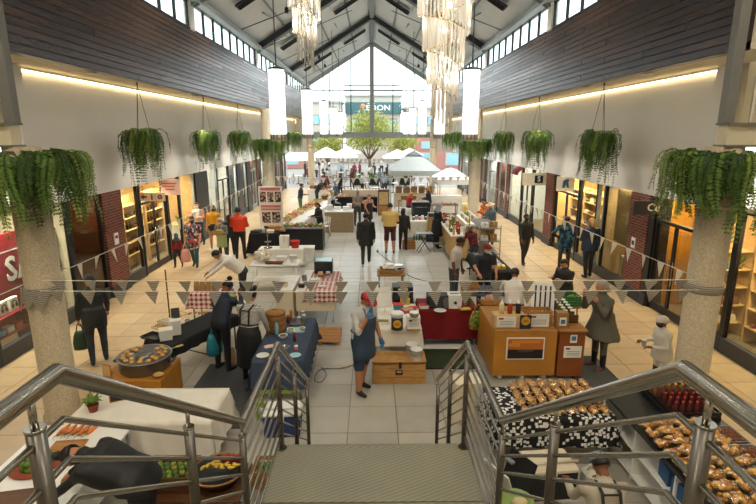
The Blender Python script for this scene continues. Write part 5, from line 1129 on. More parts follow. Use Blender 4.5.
many(lambda: [('root', MB().tube([(-.09, 0, .018), (0, 0, .02), (.08, 0, .014), (.11, 0, .01)], [.02, .024, .015, .005], 7), '#d97a2e'), ('tops', MB().tube([(-.09, 0, .02), (-.15, .01, .03), (-.2, .0, .02)], [.006, .004, .002], 5), 'leaf')], 'orange carrot lying on the prep table next to the board', 'carrot', 'carrot', [(-3.85+.045*k, 5.62+.012*(k % 3), .752+.03*(k % 2)) for k in range(9)], 'carrots on the prep table', [PI/2+.15*math.sin(k*3) for k in range(9)])
emit('chopping_board', I_board(.38, .27), 'wooden chopping board beside the carrots on the prep table', 'board', (-3.6, 5.3, .752), .1)
emit('salad_platter', I_plate(.27, 'terracotta', 'salad'), 'wide brown platter heaped with salad leaves and roast vegetables', 'platter', (-3.75, 4.98, .752))
many(lambda: [('sprout', MB().ball((0, 0, .035), (.036, .036, .034), 8, 6), 'leaf'), ('leaf_wrap', MB().ball((.01, .004, .042), (.034, .036, .03), 8, 6), hx('#5f7f35'))], 'round green sprout on the brown salad platter', 'sprout', 'sprout', [(-3.75+.13*math.cos(k*2.4), 4.98+.13*math.sin(k*2.4), .80+.01*(k % 3)) for k in range(9)], 'sprouts on the platter')
emit('chopping_board', I_board(.4, .3, 'wood_dark'), 'dark wooden board at the stair end of the prep table', 'board', (-3.62, 4.42, .752), .2)
emit('glass_jar', I_jar(.05, .14, 'film', 'grey_metal'), 'small glass jar on the prep table edge by the boards', 'jar', (-4.02, 4.62, .752))
table('low dark table holding the lime crate and fruit basket', (-2.05, 5.12), 0, 1.15, .66, .42, 'wood_dark', 'steel_dark', 'low_table')
emit('lime_crate', I_crate(.56, .42, .2, 'wood_dark'), 'dark slatted crate full of limes on the low table', 'crate', (-2.33, 5.12, .422))
many(I_fruit, 'green lime in the dark slatted crate', 'lime', 'lime', [(-2.33+(-2.5+i+.5*(j % 2))*.078, 5.12+(-2+j)*.075, .48+.075*lv_) for lv_ in (0, 1) for j in range(5-lv_) for i in range(6-lv_)], 'limes in the crate', None, 1, [dict(r=.036, mat='#5f7a28'), dict(r=.036, mat='#768f32'), dict(r=.036, mat='#4b6624'), dict(r=.036, mat='#8f8a34')])
emit('fruit_basket', [('bowl', MB().lathe([(.16, 0), (.2, .02), (.29, .16), (.3, .17), (.27, .16), (.17, .04), (.01, .04)], n=22), 'black_plastic'), ('rim', MB().tube([(.295*math.cos(a), .295*math.sin(a), .17) for a in [2*PI*j/24 for j in range(24)]], .012, 6, closed=True), 'wicker')], 'wide dark basket of bananas and peppers on the low table', 'basket', (-1.78, 5.1, .422))
many(lambda: [('skin', MB().tube([(.1*math.cos(a), .1*math.sin(a)-.06, .02+.01*k) for k, a in enumerate([.5+.26*q_ for q_ in range(9)])], [.006, .014, .018, .02, .021, .02, .017, .012, .006], 7), '#d9b63c')], 'yellow banana in the wide dark basket', 'banana', 'banana', [(-1.9+.05*k+.0, 5.06+.03*(k % 3), .575+.012*(k % 4)) for k in range(8)], 'bananas in the basket', [1.2+.15*k for k in range(8)])
many(lambda: [('pepper', MB().lathe([(.012, 0), (.035, .01), (.045, .05), (.04, .085), (.015, .09)], n=10), '#a81f1f'), ('stalk', MB().cyl((0, 0, .085), (.01, 0, .115), .006, n=5), 'leaf')], 'red pepper at the back of the banana basket', 'pepper', 'pepper', [(-1.75+.09*k, 5.26, .575) for k in range(3)], 'red peppers in the basket')
emit('veg_crate', I_crate(.4, .34, .26, 'wood'), 'slatted wooden crate of leafy greens on the floor by the stair', 'crate', (-1.32, 5.66, 0))
many(lambda: [('head', MB().ball((0, 0, .05), (.06, .06, .05), 9, 6), 'leaf'), ('outer_leaves', MB().lathe([(.03, .01), (.075, .05), (.085, .09), (.06, .06), (.02, .02)], n=9), hx('#4f7a2a'))], 'head of green lettuce in the slatted wooden crate', 'lettuce', 'lettuce', [(-1.42+.1*(k % 3), 5.58+.12*(k//3), .17) for k in range(6)], 'lettuces in the crate', None, .56)
emit('cooler_box', I_cooler(.55, .36, .42), 'dark blue cooler box with a white lid beside the stair', 'cooler', (-1.34, 6.78, 0), .05)
MBg = MB(); fr = thing('folding_crate', 'lime green folding crate behind the blue cooler', 'crate', (-1.5, 7.22, 0))
for a, b, w_, d_ in ((0, -.19, .56, .015), (0, .19, .56, .015), (-.28, 0, .015, .38), (.28, 0, .015, .38)):
    for z in (.05, .3): MB().box((a, b, z), (w_, d_, .06), .004).build('rail', hx('#7f9c2c'), fr)
for a in (-.28, .28):
    for b in (-.19, .19): MB().box((a, b, .17), (.03, .03, .33), .004).build('corner_post', hx('#7f9c2c'), fr)
# ---- griddle stall and the long black table
table('orange brown wooden box table under the round griddle', (-3.68, 7.42), 0, .95, .82, .72, 'ply', 'wood', 'box_table', panel=(.0, 'ply'))
gr = thing('round_griddle', 'big round steel griddle pan with golden dumplings on the box table', 'griddle', (-3.62, 7.46, .722))
MB().lathe([(.36, 0), (.38, .02), (.39, .2), (.41, .21), (.41, .225), (.37, .225), (.365, .21), (.01, .2)], n=32).build('pan', 'grey_metal', gr)
for k in range(6): MB().ball((.395*math.cos(k*1.05), .395*math.sin(k*1.05), .12), .014, 6, 5).build('rivet', 'steel_dark', gr)
for s in (-1, 1): MB().tube([(s*.39, -.08, .13), (s*.46, -.07, .14), (s*.46, .07, .14), (s*.39, .08, .13)], .012, 6).build('handle', 'steel_dark', gr)
MB().lathe([(.12, .206), (.14, .212), (.01, .214)], n=20).build('burner_cap', 'grey_metal', gr)
many(lambda: [('dumpling', MB().lathe([(.02, 0), (.036, .008), (.04, .022), (.03, .04), (.01, .046)], n=10), '#d3a257')], 'golden round dumpling frying on the griddle', 'dumpling', 'dumpling', [(-3.62+r*math.cos(a), 7.46+r*math.sin(a), .935) for r, n_ in ((.31, 16), (.22, 8)) for a in [2*PI*j/n_+.2 for j in range(n_)] if not (1.2 < (a % 6.28) < 1.9)], 'dumplings on the griddle')
emit('crumb_bowl', I_bowl(.1, .06, 'film', '#c99a55'), 'clear plastic bowl of crumbs beside the griddle', 'bowl', (-3.28, 7.12, .722))
emit('price_card', I_frame(.16, .2, 'wood', 'wood_pale'), 'small wooden card holder in front of the griddle', 'card', (-4.07, 7.15, .722), -.3)
rz = math.radians(-26)
table('long black topped table reaching back from the griddle', (-3.42, 9.15), rz, .62, 1.75, .74, 'black_plastic', 'steel_dark', 'black_table')
cloth('black cloth over the long table behind the griddle', (-3.42, 9.15), rz, .62, 1.75, .74, .22, 'black_cloth')
emit('napkin_box', I_lidbox(.24, .2, .2), 'white square napkin box on the long black table', 'box', (-3.72, 8.54, 0.75), .4)
emit('napkin_box', I_lidbox(.2, .16, .28), 'tall white dispenser box behind the napkin box', 'box', (-3.63, 8.77, 0.75), .4)
emit('serving_tray', I_tray(.4, .28, .05, 'black_plastic'), 'empty black serving tray at the griddle end of the black table', 'tray', (-3.96, 8.59, 0.75), rz)
emit('food_tray', I_tray(.3, .22, .05, 'white_plastic', '#c99a4a'), 'white tray of golden bites on the black table edge', 'tray', (-4.03, 9.07, 0.75), rz)
emit('food_tray', I_tray(.3, .22, .05, 'white_plastic', '#d9cdb4'), 'white tray of pale rice cakes on the black table', 'tray', (-4.04, 9.38, 0.75), rz)
emit('bread_board', I_board(.36, .2, 'wood_pale'), 'pale wooden board with pastries at the far end of the black table', 'board', (-3.97, 9.84, 0.75), rz)
many(I_loaf, 'small golden pastry on the pale board', 'pastry', 'pastry', [(-3.72+.1*k, 9.78+.03*(k % 2), .768) for k in range(4)], 'pastries on the pale board', [1.2]*4, .45)
emit('cash_tablet', [('screen', MB().box((0, 0, .1), (.16, .012, .22), .006, 0, (-.4, 0, 0)), 'black_plastic'), ('stand', MB().box((0, .03, .01), (.12, .1, .02), .004), 'grey_metal')], 'small black card reader stand on the black table', 'tablet', (-3.95, 9.60, 0.75), .4)
emit('sauce_bowl', I_bowl(.07, .06, 'white_gloss', '#b0502a'), 'white bowl of red sauce on the black table', 'bowl', (-3.63, 9.38, 0.75))
t = thing('spatula', 'wooden spatula lying on the black table by the dispenser', 'spatula', (-3.45, 8.09, 0.752), .9); MB().tube([(-.16, 0, .01), (.1, 0, .01)], .008, 6).build('handle', 'wood_pale', t); MB().box((.15, 0, .01), (.12, .06, .01), .004).build('blade', 'wood_pale', t)
tote('teal cloth bag hanging from the edge of the long black table', (-2.97, 8.86, .72), rz+PI/2, '#1f7d8c', .34, .42, .09, 'cloth_bag')
emit('paper_bag', I_paperbag(.2, .14, .3), 'brown paper bag on the floor beside the teal bag', 'bag', (-2.78, 9.12, 0), .4)
t = thing('flag_pole', 'thin brown pole standing behind the pastry board', 'pole', (-4.86, 11.47, 0)); MB().cyl((0, 0, 0), (0, 0, 1.25), .018, n=8).build('pole', 'wood_dark', t); MB().lathe([(.16, 0), (.16, .02), (.02, .05)], n=16).build('base', 'black_plastic', t)
# ---- red gingham bread table and the low work table
table('small table under the red gingham cloth with paper bags', (-3.78, 11.35), 0, .82, .62, .80)
cloth('red and white gingham cloth under the upright paper bags', (-3.78, 11.35), 0, .82, .62, .80, .36, 'gingham')
many(I_paperbag, 'upright brown paper bag of bread on the gingham cloth', 'bag', 'paper_bag', [(-4.06+.14*k, 11.2, .806) for k in range(4)], 'paper bags on the gingham cloth', [.1, -.1, .05, 0])
many(I_loaf, 'crusty brown loaf behind the paper bags', 'bread', 'bread_loaf', [(-4.05+.17*k, 11.48, .806) for k in range(4)], 'loaves on the gingham cloth', [.6, .5, .7, .6], .75)
table('small pale green work table in front of the gingham table', (-3.05, 10.55), .1, .62, .45, .75, hx('#b9b88a'), 'steel_mid', 'work_table')
emit('salad_tub', I_bucket(.11, .13, 'white_plastic', '#7fa04a'), 'white tub with a green lid on the pale green work table', 'tub', (-3.12, 10.6, .752))
emit('dip_tray', I_tray(.26, .18, .04, 'white_plastic', '#d9cdb4'), 'white tray of flatbread on the pale green work table', 'tray', (-2.92, 10.42, .752), .1)
# ---- blue cloth table
table('long table under the blue grey cloth beside the stair foot', (-1.56, 8.62), 0, .82, 1.95, .74)
cloth('blue grey cloth hanging over the long table with the bamboo steamer', (-1.56, 8.62), 0, .82, 1.95, .74, .5, 'navy_cloth')
t = thing('bamboo_steamer', 'stack of round bamboo steamer baskets with a lid', 'steamer', (-1.82, 8.95, 0.748))
for k in range(3): MB().lathe([(.18, k*.11), (.185, k*.11+.01), (.185, k*.11+.1), (.18, k*.11+.105)], n=26).build('basket', 'wicker', t); MB().lathe([(.19, k*.11+.07), (.19, k*.11+.09)], n=26, caps=False).build('binding_hoop', 'wood', t)
MB().lathe([(.19, .33), (.19, .36), (.12, .385), (.02, .395), (.005, .395)], n=26).build('lid', 'wicker', t); MB().tube([(-.05, 0, .39), (0, 0, .43), (.05, 0, .39)], .01, 6).build('lid_handle', 'wood', t)
emit('water_bottle', I_bottle(.038, .27, 'blue_glass', '#1f6a8a'), 'clear blue water bottle in front of the steamer', 'bottle', (-1.77, 8.75, 0.748))
t = emit('blue_tray', I_tray(.34, .26, .03, '#a9cdd6'), 'pale blue tray with white tubs on the blue cloth', 'tray', (-1.44, 8.89, 0.748), .1)
many(lambda: I_bowl(.065, .05, 'white_gloss', 'salad'), 'white bowl of herbs on or beside the pale blue tray', 'bowl', 'herb_bowl', [(-1.52, 8.83, 0.775), (-1.32, 8.88, 0.775)], 'bowls on the pale blue tray')
emit('sauce_bottle', I_squeeze(.03, .24, '#8a3a1e'), 'brown sauce squeeze bottle beside the pale blue tray', 'bottle', (-1.39, 8.42, 0.748))
emit('soup_bowl', I_bowl(.085, .06, 'white_gloss', '#6d4a2a'), 'white bowl with dark rim in front of the steamer', 'bowl', (-1.62, 8.56, 0.748))
emit('glass_bowl', I_bowl(.1, .05, 'film'), 'clear glass bowl on the stair end of the blue cloth', 'bowl', (-1.51, 8.08, 0.748))
emit('pink_cup', I_jar(.035, .08, '#c9676a', 'white_plastic'), 'small pink cup with a white lid on the blue cloth', 'cup', (-1.31, 8.04, 0.748))
emit('plate', I_plate(.11, 'white_gloss'), 'empty white plate at the stair end of the blue cloth', 'plate', (-1.83, 7.80, 0.748)); emit('plate', I_plate(.1, '#a9d3dc'), 'pale turquoise plate at the stair end of the blue cloth', 'plate', (-1.29, 7.80, 0.748))
emit('napkin', [('sheet', MB().box((0, 0, .008), (.16, .12, .012), .005).box((.02, .01, .018), (.13, .09, .01), .004), hx('#e3c6c0'))], 'folded pink napkin behind the empty white plate', 'napkin', (-1.80, 8.17, 0.748), .4)
for k in range(3): emit('cup_stack', [('cup_'+str(q_) if False else 'cup', MB().lathe([(.028, q_*.022), (.038, q_*.022+.08), (.04, q_*.022+.08)], n=14), 'white_gloss') for q_ in range(4)], 'stack of white paper cups at the far end of the blue cloth', 'cups', [(-1.35, 9.36, 0.748), (-1.43, 9.25, 0.748), (-1.40, 9.58, 0.748)][k], 0, 'cup stacks on the blue cloth')
emit('utensil_jar', I_jar(.05, .14, '#7a4a2a', 'wood') + [('spoon', MB().tube([(0, 0, .1), (.04, 0, .26)], [.006, .012], 6), 'wood_pale')], 'brown jar of wooden spoons on the far end of the blue cloth', 'jar', (-1.64, 9.36, 0.748))
emit('sauce_bottle', I_squeeze(.03, .26, '#c8561c'), 'orange sauce squeeze bottle by the jar of spoons', 'bottle', (-1.63, 9.53, 0.748)); emit('sauce_bottle', I_squeeze(.028, .22, '#e6e1d4'), 'white squeeze bottle by the jar of spoons', 'bottle', (-1.74, 9.47, 0.748))
emit('foil_tray', I_tray(.26, .2, .04, 'grey_metal'), 'shallow foil tray between the steamer and the cups', 'tray', (-1.46, 9.20, 0.748))
# ---- cream counter with gingham top
table('cream fronted counter with a gingham runner and black glass box', (-1.33, 12.15), 0, .92, 1.85, .80, 'white_gloss', 'white_gloss', 'counter', panel=(.3, 'cream_panel'))
cloth('red gingham runner over the end of the cream counter', (-1.2, 12.05), 0, .70, 1.7, .805, .27, 'gingham')
bx = thing('glass_display_box', 'black framed glass food display box on the gingham runner', 'display box', (-1.27, 12.78, .812)); MB().box((0, 0, .17), (.46, .4, .32), .01).build('cabinet', 'black_plastic', bx); MB().box((0, 0, .34), (.44, .38, .02), .004).build('glass_top', 'blue_glass', bx); MB().box((0, -.205, .17), (.38, .008, .24)).build('glass_front', hx('#2a3236', .15), bx)
emit('gift_jar', I_jar(.07, .17, '#d8c49a', 'wood_pale', 'mosaic_pack'), 'patterned jar in front of the black display box', 'jar', (-1.3, 12.2, .812)); emit('gift_jar', I_jar(.06, .15, '#c9b48a', 'white_plastic', 'mosaic_pack'), 'smaller patterned jar beside the black display box', 'jar', (-1.12, 12.3, .812))
emit('leaflet_pile', [('sheet', MB().box((0, 0, .01+.012*k), (.24, .17, .01), .002, 0, .1*k), ('white_gloss', hx('#8fae7c'), 'white_gloss')[k]) for k in range(3)], 'pile of green and white leaflets on the gingham runner', 'leaflets', (-1.42, 12.05, .812)); emit('leaflet_pile', [('sheet', MB().box((0, 0, .01+.012*k), (.2, .15, .01), .002, 0, -.1*k), (hx('#c9545a'), 'white_gloss')[k]) for k in range(2)], 'red and white leaflets at the front of the gingham runner', 'leaflets', (-1.2, 11.5, .812))
emit('metal_canister', I_jar(.06, .16, 'grey_metal', 'grey_metal'), 'grey metal canister at the corner of the cream counter', 'canister', (-1.68, 12.0, .802)); emit('black_tin', I_lidbox(.16, .12, .08, 'black_plastic', 'black_plastic'), 'flat black tin at the corner of the cream counter', 'tin', (-1.68, 11.5, .802))
table('cream side cupboard left of the gingham counter', (-2.08, 12.0), 0, .42, 1.3, .78, 'white_gloss', 'white_gloss', 'cupboard', panel=(.05, 'cream_panel'))
emit('wall_tag', I_lidbox(.14, .1, .12, 'cream_panel', 'wood_pale'), 'small cream caddy on the cream side cupboard', 'caddy', (-2.1, 11.6, .782))
pl = thing('pallet', 'wooden pallet board lying on the floor before the cream counter', 'pallet', (-1.1, 10.35, 0))
for k in range(5): MB().box((0, -.34+k*.17, .07), (.8, .15, .02), .003).build('plank', 'wood', pl)
for k in (-1, 0, 1): MB().box((k*.36, 0, .03), (.08, .84, .06), .003).build('bearer', 'wood', pl)
# ---- white counters farther back
table('white bench with a bread tray behind the gingham counter', (-2.75, 13.9), 0, 1.35, .7, .80, 'white_gloss', 'white_gloss', 'bench', shelf=.3)
emit('bread_tray', I_tray(.5, .2, .05, 'wood_dark', '#7a3b22'), 'long dark tray of browned meat on the white bench', 'tray', (-2.75, 13.75, .802)); emit('white_tub', I_lidbox(.3, .22, .14), 'white lidded tub on the white bench', 'tub', (-2.6, 14.05, .802)); emit('white_tub', I_bucket(.1, .2), 'round white bucket at the end of the white bench', 'bucket', (-2.25, 13.95, .802))
emit('plastic_bag', I_sack(.5, .42, .36, 'white_plastic', 5), 'crumpled white plastic bag on the white bench behind the man in white', 'bag', (-3.12, 13.95, .803), .5)
table('table under a black cloth with bread and bottles by the poster boards', (-4.0, 18.6), 0, 1.0, .8, .80); cloth('black cloth hanging to the floor below the stacked bread', (-4.0, 18.6), 0, 1.0, .8, .80, .74, 'black_cloth')
many(I_loaf, 'big golden loaf stacked on the black cloth table', 'bread', 'bread_loaf', [(-3.85+.24*(k % 3)+.1*(k//3), 18.55+.05*(k % 2), .806+.13*(k//3)) for k in range(5)], 'stacked loaves on the black cloth', [.4, .1, -.3, .2, .5], 1.25)
emit('spray_bottle', I_squeeze(.04, .26, '#cfdde4'), 'pale blue spray bottle in front of the stacked bread', 'bottle', (-4.0, 18.3, .806)); emit('dark_tray', I_tray(.36, .24, .06, 'black_plastic', '#5a3a2a'), 'dark tray of biscuits at the end of the black cloth table', 'tray', (-4.32, 18.4, .806)); emit('white_tub', I_lidbox(.26, .2, .1), 'flat white tub before the stacked bread', 'tub', (-3.75, 18.3, .806))
table('narrow white bench with a mirror stand and boxes', (-3.05, 16.6), 0, 1.5, .55, .62, 'white_gloss', 'white_gloss', 'bench', panel=(.1, 'white_gloss'))
t = thing('cake_stand', 'silver two tier stand on the narrow white bench', 'stand', (-3.5, 16.55, .622)); MB().lathe([(.14, .0), (.15, .02), (.02, .03), (.018, .2), (.12, .21), (.125, .225), (.018, .23), (.016, .4), (.04, .43), (.005, .45)], n=18).build('tiers', 'stainless', t); MB().tube([(.05*math.cos(a), 0, .48+.05*math.sin(a)) for a in [2*PI*j/12 for j in range(12)]], .008, 5, closed=True).build('ring', 'stainless', t)
emit('white_carton', I_box(.3, .25, .42, 'white_gloss', 'cream_panel'), 'tall white carton on the narrow white bench', 'box', (-2.95, 16.6, .622)); emit('red_bucket', I_bucket(.15, .24, '#c8281c'), 'bright red bucket on the narrow white bench', 'bucket', (-2.6, 16.62, .622))
emit('white_cooler', I_lidbox(.62, .42, .5), 'large white cooler box on the floor by the black counter', 'cooler', (-2.35, 17.35, 0)); emit('white_cooler', I_lidbox(.5, .4, .46), 'smaller white cooler box under the red bucket end', 'cooler', (-3.0, 17.25, 0))
# poster boards, black counter and heaps of produce
for k, (z, lab) in enumerate(((0, 'tall white poster board with red headings and photographs'),)):
    t = thing('poster_board', lab+' beside the black counter', 'poster board', (-4.1, 20.35, 0))
    MB().box((0, 0, 1.15), (.95, .05, 2.3), .01).build('board', 'white_gloss', t)
    for zz, hh in ((2.2, .12), (1.5, .10), (1.38, .08)): MB().box((0, -.03, zz), (.8, .008, hh)).build('heading', hx('#c97a72'), t)
    for a in (-.3, 0, .3): MB().box((a, -.03, 1.88), (.24, .008, .42)).build('photograph', 'poster_photo', t)
    for a in (-.2, .2): MB().box((a, -.03, 1.05), (.34, .008, .44)).build('photograph', 'poster_photo', t)
    MB().box((0, -.03, .5), (.7, .008, .4)).build('photograph', 'poster_photo', t)
    for a in (-.4, .4): MB().box((a, .1, .03), (.05, .4, .06), .005).build('foot', 'steel_mid', t)
table('black fronted counter at the head of the vegetable display', (-2.72, 19.4), 0, 1.65, .9, .85, 'grey_metal', 'black_frame', 'counter', panel=(.0, 'black_frame'))
sl = thing('sloping_display', 'long sloping white display of vegetables running away from the black counter', 'display', (-3.0, 24.2, 0), -.12)
MB().box((0, 0, .72), (1.3, 7.6, .06), .01, 0, (0, -.18, 0)).build('sloping_top', 'white_gloss', sl)
for y in (-3.5, -1.2, 1.2, 3.5):
    for a in (-.5, .5): MB().box((a, y, .35+.09*a), (.05, .05, .7+.18*a), .004).build('leg', 'white_gloss', sl)
rnd = random.Random(4)
VEG = [('#7a8c3a', 'heap of green cabbages'), ('#b5552e', 'heap of carrots and pumpkins'), ('#d3c39a', 'heap of pale onions'), ('#56702e', 'heap of dark green squash'), ('#a83a2c', 'heap of red peppers'), ('#c9a04a', 'heap of yellow melons')]
for j in range(7):
    y = 20.9+j*1.0; x = -3.3+(y-24.2)*.12
    cb, cl = VEG[j % 6]
    t = emit('produce_crate', I_crate(.44, .5, .14, 'wood_pale', 2), 'pale shallow crate with a '+cl+' on the '+('far end of the ' if j > 5 else '')+'display', 'crate', (x+.05, y, .80), -.12)
    many(lambda: [('vegetable', MB().ball((0, 0, .055), (.062, .06, .06), 9, 6), cb), ('crown', MB().cyl((0, 0, .1), (.01, 0, .14), .012, n=5), 'leaf')], cl.replace('heap of ', 'one of the ')+' on the sloping display'+(' by the far end' if j > 5 else ''), 'vegetable', 'vegetable', [(x+.05+.14*(a-.75)+rnd.uniform(-.02, .02), y+.13*(b-1)+rnd.uniform(-.02, .02), .835+.03*((a+b) % 2)) for a in range(3) for b in range(3)], cl+' '+str(j)+' on the display')
for j in range(8):
    x = -3.35+.19*j; many(lambda: [('squash', MB().ball((0, 0, .08), (.1, .09, .08), 9, 6), ('#7d8a45', '#b5a05c', '#8f5a33')[j % 3]), ('stalk', MB().cyl((0, 0, .15), (.02, 0, .19), .012, n=5), 'bark')], ('green', 'pale yellow', 'brown')[j % 3]+' squash piled on the black fronted counter', 'squash', 'squash', [(x, 19.25, .852), (x+.03, 19.45, .852)], ('green', 'pale yellow', 'brown')[j % 3]+' squashes on the black counter', None, .78)
# beige counter and white chair
table('beige fronted counter with white boxes on top', (-1.5, 22.95), 0, 1.28, .9, .95, 'white_gloss', 'white_gloss', 'counter', panel=(.0, hx('#9b8463')))
for k, (x, y, w_, h_) in enumerate(((-1.95, 22.9, .3, .25), (-1.6, 23.1, .36, .14), (-1.2, 22.9, .3, .18), (-1.05, 23.2, .24, .26))): emit('white_box', I_lidbox(w_, .25, h_), ('tall white lidded box at the open end of the beige counter', 'flat white lidded box in the middle of the beige counter', 'medium white lidded box near the grey haired man', 'narrow tall white lidded box near the black apron')[k], 'box', (x, y, .952))
t = thing('plastic_chair', 'white plastic chair in front of the beige counter', 'chair', (-2.15, 21.75, 0), -.5)
MB().box((0, 0, .43), (.44, .42, .03), .012).build('seat', 'white_plastic', t)
for a in (-1, 1):
    for b in (-1, 1): MB().tube([(a*.2, b*.19, .42), (a*.23, b*.22, 0)], [.02, .016], 6).build('leg', 'white_plastic', t)
    MB().tube([(a*.22, .2, .43), (a*.22, .25, .82)], .018, 6).build('back_post', 'white_plastic', t); MB().tube([(a*.22, .22, .63), (a*.24, -.12, .62), (a*.22, -.18, .44)], .016, 6).build('armrest', 'white_plastic', t)
for k in range(4): MB().box((-.14+.09*k, .24, .65), (.05, .015, .36), .004, 0, (-.12, 0, 0)).build('back_slat', 'white_plastic', t)
# long shelves of bread under the gable
table('long dark stepped bread shelf across the middle of the hall', (-.9, 28.3), 0, 2.4, .7, .95, 'wood_dark', 'wood_dark', 'bread_shelf', panel=(.1, 'black_cloth'))
many(I_loaf, 'small brown loaf on the long dark bread shelf', 'bread', 'bread_loaf', [(-1.95+.175*(k % 13), 28.1+.3*(k//13), .955) for k in range(26)], 'loaves on the long bread shelf', [1.3+.2*math.sin(k) for k in range(26)], .75)
t = emit('bread_cabinet', [('carcass', MB().box((0, 0, .7), (.6, .5, 1.4), .01), 'wood_dark'), ('shelf_recess', MB().box((0, -.252, .95), (.5, .01, .7)), 'wood_pale'), ('door', MB().box((0, -.255, .3), (.54, .02, .5), .006), 'wood'), ('knob', MB().ball((.2, -.275, .3), .02, 8, 5), 'gold')], 'dark wooden cabinet at the end of the bread shelf', 'cabinet', (.62, 27.6, 0))
many(lambda: [('basket', MB().lathe([(.16, 0), (.2, .2), (.21, .21), (.18, .2), (.14, .03), (.01, .03)], n=16), 'wicker'), ('bread', MB().ball((0, 0, .2), (.17, .17, .07), 10, 6), '#b5813f')], 'wicker basket heaped with rolls near the bald man', 'basket', 'bread_basket', [(-2.9+.45*(k % 4), 30.6+.5*(k//4), .0+.5) for k in range(8)], 'wicker bread baskets')
table('low trestle under the wicker bread baskets', (-2.2, 30.85), 0, 2.0, 1.0, .5, 'wood', 'wood', 'trestle_table')
def smooth_path(P, n=6):
    P = [Vector(p) for p in P]; Q = [P[0]]+P+[P[-1]]; out = []
    for i in range(1, len(Q)-2):
        for k in range(n):
            t = k/n; a, b, c, d = Q[i-1:i+3]; out.append(.5*((2*b)+(c-a)*t+(2*a-5*b+4*c-d)*t*t+(3*b-a-3*c+d)*t**3))
    return out+[P[-1]]
pcb = thing('power_cord', 'grey floor cable with a yellow plug between the pallet and the stair', 'cable', (0, 0, 0))
MB().tube(smooth_path([(-.98, 8.9, .008), (-.86, 8.6, .008), (-.93, 8.3, .008), (-1.06, 8.4, .008), (-.98, 8.8, .008), (-.55, 8.85, .008), (-.2, 9.2, .008), (-.05, 9.5, .008)]), .007, 5).build('cable', 'grey_mat', pcb)
MB().tube([(-.62, 8.84, .016), (-.48, 8.88, .016)], .016, 6).build('yellow_plug', hx('#d9a41c'), pcb)
pcb = thing('power_cord', 'thin dark cable lying across the open floor behind the toaster oven', 'cable', (0, 0, 0))
MB().tube(smooth_path([(.2, 18.6, .008), (.45, 17.6, .008), (.8, 16.6, .008), (1.1, 15.4, .008), (1.6, 14.7, .008), (2.4, 14.6, .008)]), .009, 5).build('cable', 'steel_dark', pcb); MB().box((.2, 18.65, .025), (.08, .3, .05), .008).build('socket_strip', 'black_plastic', pcb)
# ---- the apron man's stall
ch = thing('wooden_chest', 'pale wooden chest with a dark latch below the white cloth table', 'chest', (.47, 8.46, 0))
for k in range(3): MB().box((0, -.215, .06+k*.125), (.94, .025, .118), .005).build('front_plank', 'chest_wood', ch)
for s in (-1, 1): MB().box((s*.46, 0, .2), (.025, .42, .38), .005).build('end_panel', 'chest_wood', ch)
MB().box((0, .2, .2), (.92, .02, .38), .004).build('back_panel', 'chest_wood', ch)
for k in range(3): MB().box((0, -.16+k*.158, .415), (.97, .152, .03), .005).build('lid_plank', 'chest_wood', ch)
MB().box((.02, -.235, .36), (.05, .02, .12), .004).build('latch', 'black_frame', ch); MB().box((0, -.232, .22), (.13, .008, .09), .003).build('name_plate', 'black_plastic', ch); MB().box((0, -.237, .235), (.08, .003, .03)).build('plate_print', 'wood_pale', ch)
table('table under the short white cloth behind the wooden chest', (.45, 9.45), 0, .9, 1.4, .84); cloth('short white cloth on the table behind the wooden chest', (.45, 9.45), 0, .9, 1.4, .84, .34, 'white_cloth', ripple=.006)
many(lambda: I_bucket(.11, .2, 'white_plastic'), 'small white tub standing on the wooden chest', 'tub', 'white_tub', [(.72, 8.55, .432), (.78, 8.33, .432)], 'tubs on the wooden chest', [0, .2])
bj = thing('labelled_jar', 'big white lidded jar with a navy label and yellow round emblem', 'jar', (0.45, 8.73, 0.846)); MB().lathe([(.1, 0), (.115, .01), (.115, .24), (.1, .27)], n=24).build('jar', 'white_plastic', bj); MB().lathe([(.12, .27), (.12, .32), (.1, .33), (.005, .33)], n=24).build('lid', 'white_gloss', bj)
def patch(R, z0, z1, a0, a1, n=10): return MB().rings([[(R*math.sin(a0+(a1-a0)*j/n), -R*math.cos(a0+(a1-a0)*j/n), z) for j in range(n+1)]+[((R-.002)*math.sin(a0+(a1-a0)*j/n), -(R-.002)*math.cos(a0+(a1-a0)*j/n), z) for j in range(n, -1, -1)] for z in (z0, z1)])
patch(.118, .01, .25, -1.1, 1.1).build('navy_label', hx('#1e2c48'), bj); MB().cyl((0, -.112, .14), (0, -.124, .14), .075, n=20).build('emblem', hx('#d9a21c'), bj); MB().box((0, -.126, .155), (.08, .003, .018)).box((0, -.126, .125), (.1, .003, .018)).build('emblem_print', hx('#9a6a18'), bj)
bb = thing('labelled_box', 'white fronted wooden box with a small red print beside the big jar', 'box', (0.75, 8.72, 0.846)); MB().box((0, 0, .14), (.24, .2, .26), .006).build('box', 'white_gloss', bb); MB().box((0, 0, .02), (.25, .21, .04), .005).build('wood_base', 'wood', bb); MB().box((-.06, -.102, .2), (.06, .004, .03)).build('red_print', hx('#8e1b20'), bb)
for z in (.16, .13, .1): MB().box((0, -.102, z), (.18, .004, .008)).build('text_line', hx('#8a8580'), bb)
emit('round_tub', I_bucket(.08, .1, 'white_plastic', 'white_gloss'), 'small white round tub on top of the red print box', 'tub', (0.75, 8.57, 1.12))
emit('sandwich_tray', I_tray(.24, .16, .05, 'white_plastic', '#9a8a50'), 'white tray of wraps beside the big labelled jar', 'tray', (0.20, 9.03, 0.846)); emit('spice_carton', I_box(.2, .14, .1, 'white_gloss', 'cream_panel'), 'white carton behind the tray of wraps', 'box', (0.25, 9.53, 0.846))
